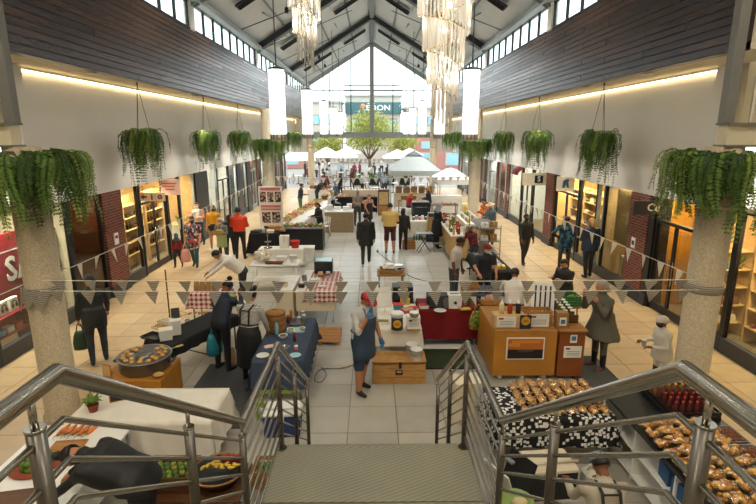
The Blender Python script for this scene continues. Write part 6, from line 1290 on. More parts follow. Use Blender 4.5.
wb = thing('white_board', 'white folded board leaning up beside the red boxes', 'board', (0.24, 10.01, 0.846), .2); MB().box((0, 0, .2), (.34, .02, .4), .004, 0, (-.3, 0, .2)).build('panel', 'white_gloss', wb); MB().box((0, .1, .18), (.3, .012, .36), .004, 0, (.3, 0, .2)).build('prop', 'white_gloss', wb)
table('narrow black trolley carrying the toaster oven', (.66, 10.62), 0, .5, .5, .8, 'black_plastic', 'steel_dark', 'trolley', shelf=.3)
ov = thing('toaster_oven', 'black toaster oven with two pale windows facing the apron man', 'oven', (.66, 10.55, .802)); MB().box((0, 0, .17), (.44, .36, .34), .012).build('cabinet', 'black_plastic', ov); MB().box((0, -.187, .15), (.38, .012, .2), .004).build('door', hx('#2a2a2e', .2), ov)
for s in (-1, 1): MB().box((s*.07, -.187, .29), (.07, .012, .04), .003).build('label_card', 'white_gloss', ov)
MB().cyl((-.16, -.21, .24), (.16, -.21, .24), .01, n=8).build('handle', 'stainless', ov)
table('trestle table heaped with white paper and brown trays', (.5, 13.15), 0, .75, .7, .72, 'wood', 'steel_mid')
emit('brown_tray', I_tray(.62, .5, .1, 'card'), 'big brown tray on the trestle table', 'tray', (.5, 13.1, .722)); emit('paper_heap', [('sheet', MB().box((0, 0, .05+.04*k), (.34-.05*k, .26-.03*k, .05), .02, 0, .4*k), 'white_gloss') for k in range(3)], 'heap of crumpled white paper on the big brown tray', 'paper', (.45, 13.15, .80)); emit('hand_scale', I_scale(), 'white kitchen scale on the floor shelf end of the trestle table', 'scale', (.72, 13.38, .722), .3)
# ---- red cloth table
table('long table under the dark red cloth', (1.58, 10.28), 0, 1.2, .68, .80); cloth('dark red cloth hanging low over the long table', (1.58, 10.28), 0, 1.2, .68, .80, .66, 'red_cloth', ripple=.012)
t = thing('grass_mat', 'dark green artificial grass mat on the floor before the red cloth', 'mat', (1.5, 9.22, 0)); MB().box((0, 0, .012), (1.1, .86, .024), .004).build('mat', 'green_cloth', t); MB().tube([(-.55, -.43, .02), (.55, -.43, .02), (.55, .43, .02), (-.55, .43, .02)], .014, 5, closed=True).build('binding', 'black_strap', t)
emit('white_plank', [('plank', MB().box((0, 0, .02), (1.1, .18, .04), .006), 'white_gloss'), ('batten', MB().box((-.3, 0, -.0+.005), (.06, .16, .01)), 'wood')], 'white plank on the floor under the red cloth edge', 'plank', (1.5, 9.78, 0))
emit('microwave', I_microwave(.44, .34, .27), 'black microwave on the dark red cloth', 'microwave', (1.37, 10.11, 0.806)); ur = emit('coffee_urn', I_lidbox(.3, .24, .3, 'white_gloss', 'white_plastic') + [('dial', MB().cyl((0, -.125, .14), (0, -.15, .14), .03, n=12), 'black_plastic'), ('slot', MB().box((0, 0, .3), (.2, .05, .012)), 'black_plastic')], 'white two slot toaster on the dark red cloth', 'toaster', (1.72, 10.04, 0.806))
for k, (px, lab, c1) in enumerate((((1.08, 9.99, 0.806), 'red lidded tin beside the microwave', '#a81f24'), ((0.85, 9.81, 0.806), 'red and white sweet tin at the apron man end of the red cloth', '#b52a2e'))): emit('sweet_tin', I_lidbox(.2, .16, .08, 'white_gloss', c1), lab, 'tin', px, .1)
emit('sweet_tin', I_lidbox(.22, .16, .12, '#3f7a96', '#c9302c'), 'blue tin with a red lid behind the big labelled jar', 'tin', (0.53, 9.82, 0.846)); emit('packet', I_box(.2, .12, .12, '#d9b42c', '#b52a2e'), 'yellow packet behind the big labelled jar', 'packet', (0.69, 10.13, 0.846)); emit('woven_basket', I_tray(.26, .2, .07, '#b5484a', '#c9a58a'), 'pink red basket of sachets behind the red print box', 'basket', (0.72, 9.64, 0.846), .5)
emit('banana_pack', I_loaf(.22, .1, .06, '#d6b92a'), 'yellow packet at the end of the red cloth by the brown shelf', 'packet', (1.93, 9.85, 0.806), .1); emit('sauce_jar', I_bottle(.035, .24, '#3f5a2a', '#1d1d1d'), 'green bottle beside the white toaster', 'bottle', (2.04, 10.10, 0.806)); emit('sauce_jar', I_jar(.04, .12, '#7a2a1e', 'black_plastic'), 'dark red jar between microwave and toaster', 'jar', (1.54, 10.11, 0.806)); emit('flat_plate', I_plate(.13, 'white_gloss'), 'flat white plate before the microwave on the red cloth', 'plate', (1.39, 9.80, 0.806)); emit('coffee_cup', I_bowl(.05, .07, 'white_gloss'), 'white cup on the red cloth by the yellow packet', 'cup', (1.80, 9.95, 0.806))
# ---- brown shelf with the green bag
bs = thing('brown_shelf', 'narrow brown wooden shelf stand between the red cloth and the brown counter', 'shelf', (2.42, 9.88, 0))
for s in (-1, 1): MB().box((s*.2, 0, .5), (.03, .4, 1.0), .005).build('side', 'wood_dark', bs)
for z in (.12, .5, .9): MB().box((0, 0, z), (.4, .4, .03), .004).build('shelf_board', 'wood_dark', bs)
MB().box((0, -.17, 1.02), (.44, .06, .12), .01).build('top_rail', 'wood', bs)
emit('ham', [('ham', MB().ball((0, 0, .1), (.13, .1, .1), 12, 8), hx('#c08a7e')), ('string', MB().tube([(.0, .1*math.cos(a), .1+.1*math.sin(a)) for a in [2*PI*j/12 for j in range(12)]], .005, 4, closed=True), 'white_cloth')], 'pink tied ham on the brown wooden shelf', 'ham', (2.45, 9.92, .918)); emit('jar_small', I_jar(.05, .14, '#c9b48a', 'black_plastic'), 'small jar on the middle board of the brown shelf', 'jar', (2.4, 9.8, .517))
tote('green patterned cloth bag hanging beside the brown shelf', (2.12, 9.62, .86), .3, 'salad', .34, .38, .07, 'cloth_bag')
for k in range(2): emit('cream_carton', I_box(.42, .36, .34, 'cream_panel', 'wood_pale'), ('cream carton on the floor beside the stair foot', 'cream carton stacked on another beside the stair foot')[k], 'box', (1.42+.02*k, 7.1, .345*k), .15*k)
# ---- brown bakery counter
bc = thing('brown_counter', 'large orange brown wooden counter with a food photograph on its front', 'counter', (2.72, 8.78, 0))
MB().box((0, -.44, .52), (1.12, .03, .84), .004).build('front_panel', 'ply', bc); MB().box((0, .2, .95), (1.12, 1.32, .035), .006).build('worktop', 'wood', bc)
for s in (-1, 1): MB().box((s*.55, .2, .52), (.03, 1.28, .84), .004).build('side_panel', 'ply', bc)
for a in (-.4, 0, .4): MB().cyl((a, -.34, 0), (a, -.34, .1), .05, n=12).build('foot', 'white_plastic', bc)
for s in (-.4, .4): MB().cyl((s, .7, 0), (s, .7, .12), .04, n=10).build('foot', 'white_plastic', bc)
ph = MB().box((0, -.462, .63), (.68, .01, .42)).build('photo_border', 'white_gloss', bc); MB().box((0, -.469, .63), (.63, .006, .37)).build('photo_sky', hx('#b86a2a'), ph); MB().box((0, -.474, .53), (.63, .006, .17)).build('photo_table', hx('#241a16'), ph); MB().lathe([(.02, 0), (.14, .01), (.16, .05), (.13, .06)], n=16, sy=.05).xf(Matrix.Translation((0, -.478, .56))).build('photo_pot', hx('#4a4038'), ph); MB().box((0, -.474, .76), (.5, .006, .05)).box((-.2, -.474, .7), (.2, .006, .06)).build('photo_flames', hx('#d9882c'), ph)
bc2 = thing('brown_side_counter', 'narrow brown wooden counter with a white sign next to the larger one', 'counter', (3.56, 8.72, 0))
MB().box((0, -.36, .5), (.46, .03, .86), .004).build('front_panel', hx('#8a4a1e', .5), bc2); MB().box((0, .25, .95), (.52, 1.32, .035), .006).build('worktop', 'wood', bc2)
for s in (-1, 1): MB().box((s*.22, .25, .5), (.03, 1.2, .86), .004).build('side_panel', hx('#8a4a1e', .5), bc2)
MB().box((0, .86, .5), (.44, .02, .86), .004).build('back_panel', hx('#8a4a1e', .5), bc2)
def placard(parent, x, y, z, w, h, red=True):
    b = MB().box((x, y, z), (w, .012, h), .002).build('placard', 'white_gloss', parent)
    if red: MB().box((x-w*.28, y-.008, z+h*.3), (w*.24, .004, h*.14)).build('red_logo', hx('#8e1b20'), b)
    for k in range(3): MB().box((x+w*.02, y-.008, z+h*.05-k*h*.15), (w*.7, .004, h*.035)).build('text_line', hx('#6a6560'), b)
placard(bc2, .02, -.382, .55, .32, .22); b_ = MB().box((.02, -.38, .8), (.12, .012, .15), .002).build('blue_card', 'white_gloss', bc2); MB().box((.02, -.388, .81), (.08, .004, .08)).build('card_print', hx('#3f7a9a'), b_)
cr = emit('display_crate', I_crate(.5, .24, .3, 'wood', 3), 'slatted wooden crate with placards on the brown counter', 'crate', (2.98, 8.62, .969))
sb_ = thing('sauce_stand', 'pale wooden sauce stand with placards on the brown counter', 'stand', (2.48, 8.55, .969)); MB().box((0, 0, .12), (.62, .26, .24), .006).build('box', 'wood_pale', sb_); placard(sb_, -.1, -.138, .13, .34, .2); e_ = MB().box((.24, -.14, .12), (.2, .014, .27), .002).build('navy_placard', hx('#1e2c48'), sb_); MB().cyl((.24, -.146, .15), (.24, -.156, .15), .08, n=18).build('yellow_emblem', hx('#d9a21c'), e_); MB().box((.24, -.158, .165), (.08, .003, .018)).box((.24, -.158, .135), (.1, .003, .018)).build('emblem_print', hx('#9a6a18'), e_)
pc = thing('crate_placard', 'white placard with red logo standing against the slatted display crate', 'placard', (2.98, 8.47, .969)); placard(pc, 0, 0, .13, .36, .24)
for k, (c, l) in enumerate((('#e2cfa0', 'pale mayonnaise squeeze bottle on the sauce stand'), ('#a8431c', 'red brown sauce squeeze bottle with yellow top on the sauce stand'), ('#2a201c', 'dark sauce squeeze bottle on the sauce stand'))): emit('squeeze_bottle', I_squeeze(.045, .26, c), l, 'bottle', (2.32+k*.15, 8.56, 1.21))
emit('kraft_box', [('box', MB().box((0, 0, .14), (.2, .16, .28), .006), 'card'), ('blue_card', MB().box((0, -.084, .12), (.12, .008, .15)), 'white_gloss'), ('card_print', MB().box((0, -.09, .12), (.08, .004, .08)), hx('#3f7a9a'))], 'brown kraft box with a blue card between the two counters', 'box', (3.4, 8.52, .969))
emit('yellow_card', [('card', MB().box((0, 0, .12), (.14, .01, .2), .003, 0, (-.15, 0, 0)), hx('#e0b422')), ('clip', MB().box((0, .02, .02), (.06, .05, .04), .004), 'black_plastic')], 'yellow card clipped behind the display crate', 'card', (3.08, 8.85, .969))
rk = thing('jar_rack', 'sloping wooden rack of white topped jars on the narrow brown counter', 'rack', (3.62, 9.05, .969))
MB().box((0, 0, .1), (.3, .8, .02), .004, 0, (.12, 0, 0)).build('sloping_shelf', 'wood_dark', rk)
for y in (-.38, .38): MB().box((0, y, .08), (.3, .02, .16+.05*(y > 0)), .003).build('end', 'wood_dark', rk)
many(lambda: I_jar(.045, .12, '#5a5a2a', 'white_plastic'), 'small green jar with a white lid on the sloping rack', 'jar', 'small_jar', [(3.55+.13*(k % 2), 8.75+.115*(k//2), 1.075+.014*(k//2)) for k in range(10)], 'jars on the sloping rack', [0]*10)
bd = thing('menu_board', 'tall leaning menu board with dark stripes behind the display crate', 'menu board', (3.28, 9.2, .969), -.3); MB().box((0, 0, .3), (.42, .02, .6), .004, 0, (-.35, 0, 0)).build('board', 'white_gloss', bd)
for k in range(4): MB().box((-.14+k*.09, -.016, .3), (.03, .012, .5), 0, 0, (-.35, 0, 0)).build('stripe', 'black_plastic', bd)
MB().cyl((0, .04, .45), (0, .3, 0), .008, n=5).build('strut', 'wood', bd)
gb = emit('green_basket', I_crate(.5, .34, .2, hx('#2f7a3f'), 4), 'green plastic shopping basket with greens on the far end of the counter', 'basket', (3.95, 9.75, .969)); many(lambda: [('bunch', MB().ball((0, 0, .05), (.1, .08, .06), 8, 6), 'leaf'), ('stems', MB().cyl((0, 0, .05), (.13, 0, .05), .02, n=6), hx('#9ab06a'))], 'bunch of greens in the green plastic basket', 'greens', 'greens_bunch', [(3.85, 9.75, 1.05), (4.06, 9.76, 1.05)], 'bunches in the green basket')
table('small side table holding the green plastic basket', (3.95, 9.75), 0, .5, .4, .967, 'wood', 'wood', 'side_table')
table('work bench with trays behind the brown counter', (2.7, 10.95), 0, 1.2, .5, .85, 'grey_metal', 'steel_mid', 'work_bench', shelf=.3)
emit('hot_plate', I_grill(.5, .36, .1), 'black barred hot plate on the steel work bench', 'hot plate', (2.55, 10.95, .852)); many(lambda: I_tray(.26, .2, .06, 'grey_metal', '#8a8070'), 'small steel tray of food on the steel work bench', 'tray', 'steel_tray', [(2.98, 10.85, .852), (3.12, 11.06, .852)], 'steel trays on the work bench', [0, .2]); emit('white_jug', I_jar(.07, .26, 'white_plastic', 'white_gloss'), 'white plastic jug beside the cook in the white cap', 'jug', (3.35, 10.2, .969)) if False else None
emit('bread_box', I_crate(.36, .3, .2, 'wood', 2), 'small wooden crate at the end of the steel work bench', 'crate', (2.22, 10.95, .852))
t = thing('floor_mat', 'dark grey mat on the floor under the poncho', 'mat', (4.05, 8.55, 0)); MB().box((0, 0, .008), (.8, 1.5, .016), .004).build('mat', 'grey_mat', t); MB().tube([(-.4, -.75, .014), (.4, -.75, .014), (.4, .75, .014), (-.4, .75, .014)], .012, 5, closed=True).build('binding', 'black_strap', t)
t = thing('floor_mat', 'large dark ribbed mat on the floor behind the white cloth table', 'mat', (-2.55, 7.95, 0)); MB().box((0, 0, .006), (1.2, 2.2, .012), .003).build('mat', 'grey_mat', t)
for k in range(18): MB().box((-.567+k*.0667, 0, .014), (.02, 2.18, .008)).build('rib', 'steel_dark', t)
# ---- black and white print table, bagged snacks and bottles
table('table under the black and white print cloth', (2.4, 6.3), 0, 1.55, .82, .74); cloth('black and white block print cloth beside the stair', (2.4, 6.3), 0, 1.55, .82, .74, .42, 'print_cloth')
rnd = random.Random(9)
SN = [dict(mat='snack', seed=k) for k in range(5)]
many(I_sack, 'clear bag of golden baked snacks on the block print cloth', 'snack bag', 'snack_bag', [(2.02+.15*i, 5.98+.212*j, .76) for j in range(4) for i in range(8)] + [(2.1+.15*i, 6.08+.212*j, .868) for j in range(3) for i in range(7)], 'snack bags on the block print cloth', [PI/2+rnd.uniform(-.08, .08) for _ in range(60)], .74, SN)
ss = thing('snack_shelf', 'black edged white shelf unit covered in bagged snacks beside the stair', 'shelf unit', (3.86, 5.2, 0))
MB().box((0, 0, .785), (1.2, 2.65, .04), .006).build('top', 'black_plastic', ss)
for z in (.08, .42): MB().box((0, 0, z), (1.1, 2.55, .025), .004).build('shelf_board', 'white_gloss', ss)
for y in (-1.28, -.43, .43, 1.28): MB().box((0, y, .385), (1.1, .03, .76), .004).build('divider', 'white_gloss', ss)
MB().box((.54, 0, .385), (.02, 2.6, .76)).build('back_panel', 'white_gloss', ss)
many(I_sack, 'clear bag of brown nuts and crisps on the black edged shelf', 'snack bag', 'snack_bag', [(3.37+.245*i, 4.02+.19*j, .818) for j in range(9) for i in range(3)] + [(3.45+.25*i, 4.1+.19*j, .928) for j in range(8) for i in range(3)], 'snack bags on the black edged shelf', [rnd.uniform(-.08, .08) for _ in range(60)], .78, [dict(mat='snack', seed=20+k, l=.25, w=.2) for k in range(5)])
many(I_tray, 'foil tray of dark biscuits at the wall side of the black edged shelf', 'tray', 'biscuit_tray', [(4.26, 4.2+.38*k, .81) for k in range(4)], 'biscuit trays on the black edged shelf', [0, 0, 0, 0], .85, [dict(w=.34, d=.4, h=.05, mat='grey_metal', fill='#7a4a2a')])
bt = emit('bottle_crate', I_crate(.62, .8, .12, 'black_plastic', 2), 'black crate of sauce bottles with coloured caps at the chef end of the shelf', 'crate', (4.1, 6.08, .807))
for cap_c, nm, rows in (('#b8241e', 'red', (0, 1, 2)), ('#24406e', 'blue', (3,)), ('#d6a722', 'yellow', (4, 5))):
    many(lambda: I_bottle(.034, .2, '#4a1410' if nm != 'yellow' else '#7a4a18', cap_c), 'small dark sauce bottle with a '+nm+' cap in the black crate', 'bottle', 'sauce_bottle', [(3.87+.092*i, 5.78+.118*j, .828) for j in rows for i in range(6)], nm+' capped bottles in the crate', [0]*20)
many(I_box, 'blue carton on the white shelves under the bagged snacks', 'box', 'blue_carton', [(3.45, 4.75, .434), (3.47, 5.05, .434)], 'blue cartons under the snacks', [.1, -.1], 1, [dict(w=.22, d=.24, h=.2, mat='#2f5a8a', tape='white_gloss')])
cl_ = emit('cooler_box', I_cooler(.62, .4, .46, '#17171c', 'cream_panel'), 'black cooler box with a cream lid beneath the block print table', 'cooler', (2.15, 5.45, 0), .1)
jc = thing('jerrycan', 'translucent white jerrycan with a yellow cap beneath the block print table', 'jerrycan', (2.74, 5.4, 0), .1); MB().box((0, 0, .17), (.3, .22, .34), .05).build('tank', hx('#b9b6a8', .4), jc); MB().lathe([(.035, .34), (.035, .39), (.005, .39)], n=12).build('cap', hx('#d9b21c'), jc); MB().tube([(-.1, 0, .33), (-.08, 0, .4), (.06, 0, .4), (.07, 0, .34)], .014, 6).build('handle', hx('#b9b6a8', .4), jc)
af = thing('a_frame_board', 'white and black folding sign board lying beside the cooler', 'sign board', (1.62, 5.2, 0), .5)
for s in (-1, 1): MB().box((s*.12, 0, .3), (.02, .42, .62), .006, 0, (0, s*.35, 0)).build('panel', 'white_gloss' if s < 0 else 'black_plastic', af)
MB().box((0, 0, .6), (.06, .1, .03), .004).build('hinge', 'steel_mid', af)
emit('green_bowl', I_bowl(.19, .13, '#8ba35a') + [('potato', MB().ball((.03, 0, .1), (.09, .07, .05), 10, 6), hx('#cdb98a'))], 'wide green bowl with a pale potato by the stair foot', 'bowl', (1.58, 4.75, 0.31)); table('low white stool holding the wide green bowl', (1.58, 4.75), 0, .36, .36, .31, 'white_gloss', 'white_gloss', 'stool')
emit('yellow_flowers', [('pot', MB().lathe([(.06, 0), (.08, .12), (.07, .12)], n=12), 'black_plastic'), ('blooms', (lambda q_: [q_.ball((.07*math.cos(a), .07*math.sin(a), .15+.02*(k % 3)), .03, 6, 5) for k, a in enumerate([1.1*z for z in range(9)])] and q_)(MB()), hx('#c9a21c'))], 'small pot of yellow flowers by the black cooler', 'flowers', (1.78, 5.02, 0))
# ---- stalls along the other walkway
table('table with rows of grey trays and black cloth sides beside the walkway', (3.42, 14.25), 0, .8, 2.3, .72, 'grey_metal', 'steel_dark', 'tray_table'); cloth('black cloth under the rows of grey trays', (3.42, 14.25), 0, .8, 2.3, .72, .3, 'black_cloth')
many(I_tray, 'grey tray in the rows on the black cloth by the walkway', 'tray', 'grey_tray', [(3.2+.2*i, 13.9+.3*j, .727) for j in range(5) for i in range(3)], 'grey trays by the walkway', [0]*15, 1, [dict(w=.18, d=.26, h=.03, mat='grey_metal'), dict(w=.18, d=.26, h=.03, mat='#3a3a3a'), dict(w=.18, d=.26, h=.03, mat='#c9c4b8')])
emit('foil_pack', I_sack(.34, .24, .14, '#8d8d8a', 3), 'silver foil pack at the grill end of the tray table', 'pack', (3.2, 13.35, .727)); emit('yellow_pack', I_box(.22, .16, .08, '#d9b42c', 'black_plastic'), 'yellow and black pack at the grill end of the tray table', 'packet', (3.55, 13.4, .727)); emit('yellow_pack', I_box(.2, .14, .06, '#e6e1d4', '#1d1d1d'), 'white pack with black band beside the foil pack', 'packet', (3.6, 13.6, .727))
wt = table('long pale wood fronted stall table full of jars and bottles', (3.05, 19.3), 0, .62, 4.2, .90, 'white_gloss', 'wood_pale', 'stall_table', panel=(.1, 'wood_pale'))
JC = ['#c9a15a', '#7a3a1c', '#d9cdb0', '#5d7a3a', '#b5402a', '#e6dfcf', '#8a6a3a']
for k in range(26):
    x = 2.86+.19*(k % 3); y = 17.35+.46*(k//3)+.1*(k % 2); c = JC[k % 7]
    (emit('jar', I_jar(.06, .16+.04*(k % 3), c, ('white_plastic', 'black_plastic', 'gold')[k % 3]), 'jar of preserves on the long pale wood fronted stall', 'jar', (x, y, .902), 0, 'jars on the pale wood stall') if k % 2 else emit('bottle', I_bottle(.04, .28, c, ('#c9302c', '#1d1d1d', '#e6e1d4')[k % 3]), 'bottle on the long pale wood fronted stall', 'bottle', (x, y, .902), 0, 'bottles on the pale wood stall'))
wr = thing('wire_rack', 'tall steel wire shelving rack beside the man in the plaid shirt', 'rack', (4.05, 17.9, 0))
for a in (-.35, .35):
    for b in (-1.0, 1.0): MB().cyl((a, b, 0), (a, b, 1.3), .018, n=8).build('upright', 'stainless', wr)
for z in (.3, .75, 1.2):
    MB().box((0, 0, z), (.72, 2.05, .025), .004).build('wire_shelf', 'grey_metal', wr)
for k in range(14): emit('shelf_carton', I_box(.24, .2, .16+.05*(k % 3), ('white_gloss', 'card', '#c9a15a', '#8d9a9c')[k % 4], 'wood_pale'), ('white', 'brown', 'tan', 'grey')[k % 4]+' carton on the steel wire rack', 'box', (3.88+.3*(k % 2), 17.1+.3*(k//2 % 6), (.763 if k < 12 else 1.213)), 0, ('white', 'brown', 'tan', 'grey')[k % 4]+' cartons on the wire rack')
table('white topped stall table by the person in the straw hat', (4.0, 20.6), 0, .7, 2.4, .92, 'white_gloss', 'white_gloss', 'stall_table', panel=(.1, 'white_gloss'))
for k in range(12): emit('pot', I_jar(.07, .18+.05*(k % 2), ('#d9b45a', '#e6e1d4', '#7d8a55')[k % 3], 'white_plastic'), ('amber', 'white', 'green')[k % 3]+' jar on the white stall table by the straw hat', 'jar', (3.82+.3*(k % 2), 19.7+.33*(k//2), .922), 0, ('amber', 'white', 'green')[k % 3]+' jars by the straw hat')
t = thing('juice_dispenser', 'tall clear juice dispenser with lemon print on the white stall', 'dispenser', (3.6+.4, 21.65, .922)); MB().lathe([(.14, .12), (.16, .14), (.16, .5), (.12, .52)], n=18).build('tank', hx('#e8dfa8', .2), t); MB().lathe([(.13, 0), (.1, .03), (.09, .12)], n=18).build('stand', 'black_frame', t); MB().cyl((0, -.16, .18), (0, -.22, .16), .015, n=8).build('tap', 'stainless', t); MB().ball((0, -.16, .34), (.08, .012, .08), 10, 6).build('lemon_print', hx('#e0b422'), t)
table('white trestle table with bottles and boxes under it behind the folding table', (1.95, 21.3), 0, 1.15, .7, .78, 'white_gloss', 'white_gloss'); cloth('white cloth hanging to the floor behind the green bottles', (1.95, 21.3), 0, 1.15, .7, .78, .7, 'white_cloth')
for k in range(8): emit('table_pot', I_jar(.06, .14+.04*(k % 2), ('#c97a72', '#e6e1d4', '#3f6a4a', '#8d9a9c')[k % 4], 'white_plastic'), ('pink', 'white', 'green', 'grey')[k % 4]+' pot on the white cloth trestle table', 'pot', (1.5+.13*k, 21.2+.1*(k % 2), .786), 0, ('pink', 'white', 'green', 'grey')[k % 4]+' pots on the white trestle table')
many(I_bottle, 'green bottle standing on the floor below the white trestle table', 'bottle', 'green_bottle', [(1.75+.11*k, 20.72, 0) for k in range(4)], 'green bottles on the floor', None, 1.1, [dict(mat='#3f6a4a', cap_='#e6e1d4')])
ft = thing('folding_table', 'small grey folding table with crossed legs in the open middle', 'folding table', (1.95, 18.6, 0), .1)
MB().box((0, 0, .72), (.62, .42, .03), .008).build('top', 'grey_metal', ft)
for y in (-.17, .17):
    for s in (-1, 1): MB().cyl((-.24*s, y, 0), (.22*s, y, .71), .013, n=6).build('leg', 'steel_dark', ft)
emit('wood_crate', I_crate(.5, .36, .3, 'wood'), 'wooden crate on the floor by the small folding table', 'crate', (1.42, 19.2, 0)); emit('wood_crate', I_crate(.42, .36, .62, 'wood_pale', 5), 'tall pale wooden crate beside the woman in the headscarf', 'crate', (2.48, 20.55, 0.42)); emit('blue_crate', I_crate(.46, .4, .4, hx('#1f2f4a'), 4), 'dark blue plastic crate under the tall pale wooden crate', 'crate', (2.48, 20.55, 0)); emit('register', I_microwave(.36, .3, .16, 'grey_metal', '#55585a'), 'grey cash register on the tall pale wooden crate', 'register', (2.48, 20.55, 1.042))
t = thing('stool', 'low grey step stool in front of the headscarf', 'stool', (2.55, 18.7, 0)); MB().box((0, 0, .3), (.5, .34, .03), .006).build('seat', hx('#4f5a4a'), t)
for a in (-.2, .2):
    for b in (-.13, .13): MB().box((a, b, .15), (.03, .03, .29)).build('leg', 'stainless', t)
emit('dark_oven', [('cabinet', MB().box((0, 0, .5), (.9, .6, 1.0), .012), 'black_plastic'), ('door', MB().box((0, -.31, .5), (.7, .03, .6), .008), hx('#2a2d31', .2)), ('handle', MB().cyl((-.3, -.345, .78), (.3, -.345, .78), .014, n=8), 'stainless'), ('top_tray', MB().box((0, 0, 1.02), (.84, .54, .04), .01), 'grey_metal')], 'dark catering oven behind the juice tables', 'oven', (2.45, 25.4, 0))
t = thing('plastic_chair', 'white plastic chair under the person in the red top', 'chair', (1.95, 27.35, 0), RIGHT+.4); MB().box((0, 0, .41), (.44, .42, .03), .01).build('seat', 'white_plastic', t)
for a in (-1, 1):
    for b in (-1, 1): MB().tube([(a*.2, b*.19, .4), (a*.23, b*.22, 0)], [.02, .016], 6).build('leg', 'white_plastic', t)
MB().box((0, -.22, .66), (.42, .02, .36), .008).build('backrest', 'white_plastic', t)
table('dark slatted display of bread near the white stall backdrop', (3.55, 24.6), 0, 1.3, .6, 1.0, 'wood_dark', 'wood_dark', 'bread_stand', shelf=.5); many(I_loaf, 'dark loaf on the slatted bread stand', 'bread', 'bread_loaf', [(3.05+.2*k, 24.55, 1.002) for k in range(6)], 'loaves on the slatted bread stand', [1.4]*6, .9)
wd = thing('white_dresser', 'white painted dresser with drawers below the white stall roof', 'dresser', (3.9, 26.6, 0)); MB().box((0, 0, .6), (1.7, .5, 1.2), .01).build('carcass', 'white_gloss', wd)
for k in range(4): dr = MB().box((-.62+.415*k, -.26, .92), (.38, .02, .3), .006).build('drawer', 'white_plastic', wd); MB().ball((-.62+.415*k, -.28, .92), .02, 8, 5).build('knob', 'grey_metal', dr)
def gazebo(label, x, y, w, d, ze, zp, mat, cap_=None, valance=.28):
    t = thing('gazebo_tent', label, 'tent', (x, y, 0))
    for a in (-1, 1):
        for b in (-1, 1): MB().cyl((a*w/2, b*d/2, 0), (a*w/2, b*d/2, ze), .03, n=8).build('post', 'frame_pale', t)
    W_, D_ = w/2+.08, d/2+.08; P4 = [(-W_, -D_), (W_, -D_), (W_, D_), (-W_, D_)]
    for k in range(4):
        a, b = P4[k], P4[(k+1) % 4]; f = .28
        mid = lambda p, f_, z: (p[0]*f_, p[1]*f_, z)
        zm = ze+(zp-ze)*.62
        MB().add([(*a, ze), (*b, ze), mid(b, f, zm+.12), mid(a, f, zm+.12), (*a, ze-.02), (*b, ze-.02), mid(b, f, zm+.10), mid(a, f, zm+.10)], [(0, 1, 2, 3), (7, 6, 5, 4)]).build('roof_panel', mat, t)
        MB().add([(*a, ze), (*b, ze), (*b, ze-valance), (*a, ze-valance), (a[0]*.985, a[1]*.985, ze), (b[0]*.985, b[1]*.985, ze), (b[0]*.985, b[1]*.985, ze-valance), (a[0]*.985, a[1]*.985, ze-valance)], [(3, 2, 1, 0), (4, 5, 6, 7), (2, 3, 7, 6)]).build('valance', mat, t)
    zc = ze+(zp-ze)*.62+.1
    MB().add([(-W_*.34, -D_*.34, zc), (W_*.34, -D_*.34, zc), (W_*.34, D_*.34, zc), (-W_*.34, D_*.34, zc), (0, 0, zp)], [(0, 1, 4), (1, 2, 4), (2, 3, 4), (3, 0, 4), (3, 2, 1, 0)]).build('vent_cap', cap_ or mat, t)
    return t
mk('canopy_grey', '#c3cbc9', .7, var=.04); mk('canopy_white', '#f0f0ec', .7, var=.02)
gazebo('grey gazebo tent with a dark vent cap inside the hall end', 2.55, 31.2, 2.9, 2.9, 2.25, 3.4, 'canopy_grey', 'plinth_slate')
gazebo('low white stall tent by the column and person in orange', 4.35, 28.0, 1.7, 2.2, 2.0, 2.55, 'canopy_white')
table('long pale counter under the grey gazebo tent', (2.55, 30.2), 0, 2.5, .6, .9, 'wood_pale', 'wood', 'counter', panel=(.1, 'cream_panel'))
many(lambda: [('cushion', MB().box((0, 0, .2), (.4, .16, .4), .07), 'card'), ('seam', MB().tube([(-.18, -.0, .02), (.18, 0, .02), (.18, 0, .38), (-.18, 0, .38)], .012, 5, closed=True), 'wood_pale')], 'tan sack propped on the counter under the grey tent', 'sack', 'sack', [(1.6+.46*k, 30.3, .902) for k in range(5)], 'sacks under the grey tent', [.1*math.sin(k) for k in range(5)])
emit('long_basket', I_tray(.9, .3, .18, 'wicker', '#b5813f'), 'long wicker tray of rolls before the grey tent', 'basket', (2.05, 28.4, .752)); table('trestle in front of the grey tent carrying the long wicker tray', (2.05, 28.4), 0, 1.2, .5, .75, 'wood', 'wood')
# ================================================================ the square beyond the open gable
mk('paving', '#8d8a84', .8, var=.06, scale=3)
struct('ground', MB().box((0, 85, -.09), (140, 85.5, .1)), 'paving')
def facade(label, x0, x1, y, z1, mat, rows, cols, wmat='steel_mid', band=None, depth=6, name='building'):
    t = thing(name, label, 'building', ((x0+x1)/2, y, 0)); w = x1-x0
    MB().box((0, depth/2, z1/2), (w, depth, z1), .02).build('walls', mat, t)
    MB().box((0, depth/2-.1, z1+.15), (w+.6, depth+.4, .3), .04).build('roof_edge', 'frame_pale', t)
    for i in range(cols):
        for z, h in rows:
            x = -w/2+w*(i+.5)/cols; fr = MB().box((x, -.04, z), (w/cols*.62, .1, h), .01).build('window', wmat, t); MB().box((x, -.1, z), (w/cols*.5, .03, h*.82)).build('pane', 'blue_glass', fr)
    if band:
        z, h, bm2 = band; MB().box((0, -.2, z), (w+.2, .5, h), .03).build('fascia', bm2, t)
    return t
mk('teal_fascia', '#3b6468', .6, var=.04); mk('stucco', '#b9b2a4', .8, var=.04); mk('pink_brick', '#a8786a', .85, var=.15, scale=20)
c = facade('pale building with a teal sign band across the square', -4.0, 4.4, 80, 9.9, 'stucco', ((5.6, 2.2),), 3, 'steel_mid', (8.2, 1.7, 'teal_fascia'))
